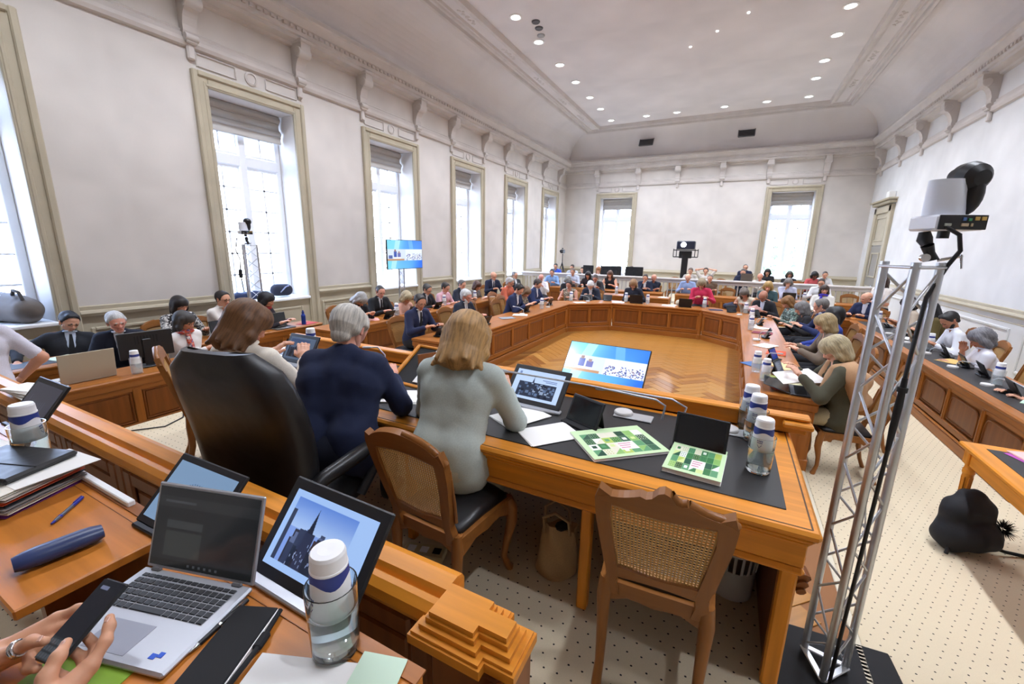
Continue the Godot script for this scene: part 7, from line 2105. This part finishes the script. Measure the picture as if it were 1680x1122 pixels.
func room_things() -> void:
	# monitor lying back on the parquet, facing the chair
	var t := thing("floor_television", "large television tilted back on the parquet inside the ring", "television")
	slab_on(t, frame3(v(-2.1, .2, -5.68), v(-.9, .2, -5.62), v(-2.17, .69, -6.1)), 1.22, .69, .012, "broadcast", 1.15, "case", M.black, .04)
	var m := MB.new()
	for x in [-1.9, -1.15]:
		m.bar(v(x, .03, -5.5), v(x, .03, -6.35), .05, .05, Vector3.UP, .006); m.bar(v(x, .03, -6.3), v(x, .56, -6.06), .05, .05); m.bar(v(x, .03, -5.6), v(x, .2, -5.66), .05, .05)
	obj("floor_stand", m, M.black, t)
	t = thing("wall_television", "television on a truss stand in front of the second long-wall window", "television", v(-7.08, 0, -8.09), PI * .5)
	slab_on(t, Transform3D(Basis.IDENTITY, v(-.63, 1.57, 0)), 1.26, .69, .012, "broadcast", 1.0, "case", M.black, .04)
	m = MB.new(); m.bar(v(-.2, 1.9, -.06), v(.2, 1.9, -.06), .05, .06); obj("bracket", m, M.black, t)
	truss("slim truss column carrying the wall television", v(-7.26, 0, -8.09), .3, 1.95, .08)
	# cameras on trusses
	truss("tall near aluminium truss tower on a black base plate", v(.665, .022, -2.31), -.2, 2.07, .1)
	m = MB.new(); m.box(v(.7, .012, -2.2), v(.66, .02, .72), .008, Basis(Vector3.UP, .08)); tag(obj("base_plate", m, M.blackmat), "flat black steel base plate under the near truss", "plate")
	ptz("white and black remote camera above the near truss", v(.77, 2.2, -2.42), .35)
	clamp_arm("black clamp joining the remote camera to near truss", v(.735, 2.1, -2.37))
	m = MB.new(); m.tube([v(.74, 2.235, -2.33), v(.78, 2.2, -2.3), v(.8, 2.14, -2.32), v(.78, 2.08, -2.34), v(.735, 1.95, -2.33), v(.7, 1.7, -2.24), v(.69, 1.3, -2.215), v(.68, .7, -2.21), v(.675, .3, -2.21), v(.67, .06, -2.2)], .008, 8)
	tag(obj("camera_cable", m, M.black), "thick black cable running down the near truss", "cable")
	m = MB.new(); m.tube([v(.698, 1.62, -2.232), v(.695, 1.5, -2.225), v(.692, 1.4, -2.22), v(.69, 1.3, -2.216)], [.01, .014, .013, .009], 10); m.tube([v(.697, 1.58, -2.23), v(.696, 1.56, -2.229)], .018, 12); tag(obj("cable_connector", m, M.rubber), "black bundled connector strapped on the near truss", "connector")
	m = MB.new(); m.tube([v(.7, 1.55, -2.28), v(.74, 1.3, -2.32), v(.69, 1.0, -2.34), v(.73, .7, -2.31), v(.68, .3, -2.29)], .004, 6); tag(obj("white_cable", m, M.white), "thin white cable winding inside the near truss", "cable")
	truss("tall truss tower before the first window behind red scarf", v(-7.3, 0, -4.42), .4, 2.1, .13)
	ptz("dark remote camera on the far left truss tower", v(-7.3, 2.24, -4.4), 1.4)
	clamp_arm("small clamp under the left remote camera", v(-7.28, 2.1, -4.42))
	m = MB.new(); m.tube([v(-7.38, 2.2, -4.3), v(-7.42, 2.0, -4.28), v(-7.36, 1.85, -4.3), v(-7.4, 1.6, -4.3), v(-7.36, 1.3, -4.3)], .01, 6); m.tube([v(-7.39, 1.68, -4.3), v(-7.4, 1.6, -4.3), v(-7.39, 1.54, -4.3)], .03, 8); tag(obj("left_cable", m, M.black), "black cable with plugs on the left truss tower", "cable")
	# left cluster
	laptop("beige laptop seen from behind its lid at left", v(-5.56, .752, -1.64), -PI * .5, .42, plain("b9ae98", .5), .12, "off")
	var mo := monitor("black desktop monitor seen from behind at left", v(-5.72, .752, -2.2), -PI * .5 - .12, .48, .29)
	carafe(v(-5.45, .752, -1.98), "under the black monitor at left")
	sheet("pale green folder before the lounging man", v(-6.85, .756, -1.85), .2, .34, .24, plain("d2e3cf", .8), 3, "", "folder")
	laptop("grey laptop open before the woman in red scarf", v(-6.62, .752, -4.35), PI * .5, .34, plain("5a554e", .5), .2, "off")
	laptop("dark laptop open before the man resting chin", v(-6.62, .752, -3.5), PI * .5, .34, M.black, .2, "off")
	t = thing("water_bottle", "cobalt blue metal water bottle on the left desk", "bottle", v(-6.5, .752, -4.75))
	m = MB.new(); m.lathe([Vector2(0, 0), Vector2(.034, 0), Vector2(.036, .01), Vector2(.036, .16), Vector2(.02, .19), Vector2(.02, .2), Vector2(0, .2)], 18); obj("body", m, plain("20409a", .3, .4), t)
	m = MB.new(); m.lathe([Vector2(0, .2), Vector2(.021, .2), Vector2(.021, .225), Vector2(.012, .23), Vector2(.012, .25), Vector2(0, .25)], 14); obj("cap", m, plain("1a2f78", .4), t)
	sheet("red folder under the cobalt bottle", v(-6.55, .752, -4.85), .2, .22, .3, plain("b23a3a", .8), 2, "", "folder")
	t = thing("travel_bag", "bulky grey-brown travel bag on the left window sill", "bag", v(-8.12, SILL + .04, -1.82), .3)
	m = MB.new()
	nets(m, [[v(-.22, .17, 0), v(.22, .16, 0), .17, .16, 0], [v(-.15, .3, 0), v(.15, .28, 0), .09, .08, 0]], .02, .06, [Color.WHITE], func(p: Vector3) -> float: return .006 * sin(p.x * 30.0 + p.y * 20.0))
	obj("body", m, cloth("6a625c", .7), t)
	m = MB.new(); m.tube([v(.1, .36, .03), v(.16, .42, .05), v(.26, .4, .06), v(.28, .3, .05)], .02, 8); obj("handle", m, cloth("4a4644"), t)
	m = MB.new(); m.tube([v(.02, .36, .1), v(-.06, .3, .17), v(-.07, .15, .185), v(-.06, .05, .17)], .007, 6); obj("strap", m, plain("d8d6d2"), t)
	t = thing("jacket_bundle", "dark bundled jacket lying on the first window's sill", "jacket", v(-8.08, SILL + .04, -4.85))
	m = MB.new(); nets(m, [[v(-.05, .06, -.2), v(.0, .07, .25), .09, .08, 0], [v(.08, .08, .1), v(.05, .06, .35), .07, .06, 0]], .02, .05, [Color.WHITE], func(p: Vector3) -> float: return .008 * sin(p.z * 35.0 + p.y * 30.0)); obj("cloth", m, cloth("1f2a4a"), t)
	t = thing("backpack_small", "dark backpack with pale straps on the first window's sill", "bag", v(-8.05, SILL + .04, -5.45))
	m = MB.new(); nets(m, [[v(0, .13, -.1), v(0, .14, .1), .12, .12, 0]], .02, .05, [Color.WHITE]); obj("body", m, cloth("2a2c3c"), t)
	m = MB.new(); m.tube([v(.1, .22, -.1), v(.14, .2, .0), v(.11, .1, .1)], .012, 6); obj("strap", m, cloth("9aa0c0"), t)
	m = MB.new(); m.box(v(XL + .03, .8, -5.95), v(.02, .13, .09), .006); tag(obj("wall_switch", m, M.white), "white wall box beside the first window", "switch")
	# tripod camera and projector at the far end
	t = thing("camera_tripod", "black video camera on a tall tripod in the far left corner", "tripod", v(-6.95, .15, -18.6))
	for i in 3:
		var a := TAU * i / 3.0 + .4
		m = MB.new(); m.tube([v(0, 1.35, 0), v(cos(a) * .45, 0, sin(a) * .45)], [.022, .015], 6); obj("leg", m, M.black, t)
	m = MB.new(); m.tube([v(0, 1.2, 0), v(0, 1.75, 0)], .02, 8); obj("column", m, M.black, t)
	m = MB.new(); m.box(v(0, 1.85, 0), v(.14, .16, .3), .02); m.tube([v(0, 1.86, .15), v(0, 1.86, .26)], .05, 12); m.box(v(0, 1.98, .02), v(.03, .06, .16), .01); obj("camera", m, M.black, t)
	t = thing("projector_stand", "tall black stand carrying a lit projector at the end wall", "projector", v(-1.75, .15, -19.3))
	m = MB.new(); m.box(v(0, .9, 0), v(.24, 1.8, .2), .02); obj("column", m, M.black, t)
	m = MB.new(); m.box(v(0, 1.82, .02), v(.5, .3, .12), .02); m.bar(v(-.48, 2.0, 0), v(.48, 2.0, 0), .04, .04); m.bar(v(-.48, 1.72, 0), v(.48, 1.72, 0), .04, .04)
	for x in [-.48, -.36, .36, .48]: m.bar(v(x, 1.72, 0), v(x, 2.05, 0), .03, .03, v(0, 0, 1))
	obj("tray_frame", m, M.black, t)
	m = MB.new(); m.box(v(0, 2.2, .05), v(.7, .34, .5), .03); obj("projector_body", m, plain("24283a", .4), t)
	m = MB.new(); m.lathe([Vector2(0, 0), Vector2(.1, 0), Vector2(.1, .02), Vector2(0, .02)], 20, v(-.08, 2.22, .3), Basis(v(1, 0, 0), v(0, 0, 1), v(0, -1, 0)))
	var lm := mat(Color.WHITE); lm.emission_enabled = true; lm.emission = Color("eef4ff"); lm.emission_energy_multiplier = 14.0
	obj("lit_lens", m, lm, t)
	var sp := SpotLight3D.new(); sp.name = "beam"; t.add_child(sp, true); sp.position = v(-.08, 2.22, .36); sp.rotation.y = PI; sp.light_color = Color("eef4ff"); sp.light_energy = 3.0; sp.spot_angle = 25; sp.spot_range = 25; sp.spot_attenuation = 2; sp.light_size = .1; sp.shadow_enabled = true
	m = MB.new()
	for s in [-1.0, 1.0]: m.tube([v(0, 1.0, 0), v(.55 * s, 0, .3)], .02, 6)
	obj("leg", m, M.black, t)
	# technicians' screens
	for q in [[-5.05, "first screen from the left on the technicians' counter", .42], [-4.35, "second screen on the technicians' counter", .38], [-3.95, "third screen, close beside the second one", .42], [-3.25, "widest screen at the counter's right end", .66]]:
		monitor(q[1], v(q[0], 1.035, -16.5), PI, q[2], .36)
	# backpack and pink papers at the right-hand table
	t = thing("backpack", "slouched black backpack with furry charm on the carpet", "backpack", v(1.76, 0, -3.95), .5)
	m = MB.new()
	nets(m, [[v(-.08, .12, 0), v(.08, .12, 0), .125, .12, 0], [v(-.07, .3, -.02), v(.08, .3, -.02), .1, .1, 0], [v(0, .4, -.03), v(.04, .41, -.03), .06, .055, 0], [v(-.02, .16, .1), v(.05, .16, .1), .08, .08, 0]], .014, .07, [Color.WHITE], func(p: Vector3) -> float: return .004 * sin(p.x * 45.0 + p.y * 35.0) + .003 * sin(p.z * 60.0))
	obj("body", m, cloth("0f1016", .8), t)
	m = MB.new()
	var r := RandomNumberGenerator.new(); r.seed = 3
	for i in 260:
		var d := v(r.randfn(), r.randfn(), r.randfn()).normalized()
		m.tube([v(.17, .22, .08) + d * .02, v(.17, .215, .08) + d * r.randf_range(.06, .085)], [.003, .0006], 3, false)
	obj("fur_charm", m, plain("141012", .9), t)
	m = MB.new(); m.tube([v(.14, .06, .05), v(.24, .03, .08), v(.36, .012, .1), v(.5, .012, .2)], .012, 6); m.tube([v(-.17, .05, .06), v(-.2, .02, .08)], .012, 6); obj("strap", m, plain("121216", .9), t)
	sheet("pink folder with purple edge on the right-hand table", v(2.08, .758, -4.02), .2, .3, .22, plain("e9b8b4", .8), 3, "", "folder")
	sheet("magenta-edged folder under the pink one, right-hand table", v(2.06, .7545, -4.0), .35, .3, .22, plain("b04fa8", .8), 1, "", "folder")
	m = MB.new(); m.tube([v(2.2, .757, -3.7), v(2.05, .757, -3.68), v(2.02, .757, -3.6), v(2.1, .757, -3.5), v(2.3, .757, -3.45)], .004, 6); tag(obj("table_cable", m, M.black), "thin black cable curled on the right-hand table", "cable")
	m = MB.new(); m.tube([v(-4.9, .41, -2.1), v(-4.7, .408, -2.0), v(-4.6, .408, -1.8), v(-4.75, .41, -1.6)], .006, 6); tag(obj("floor_cable", m, M.black), "black cable lying on the platform carpet at left", "cable")
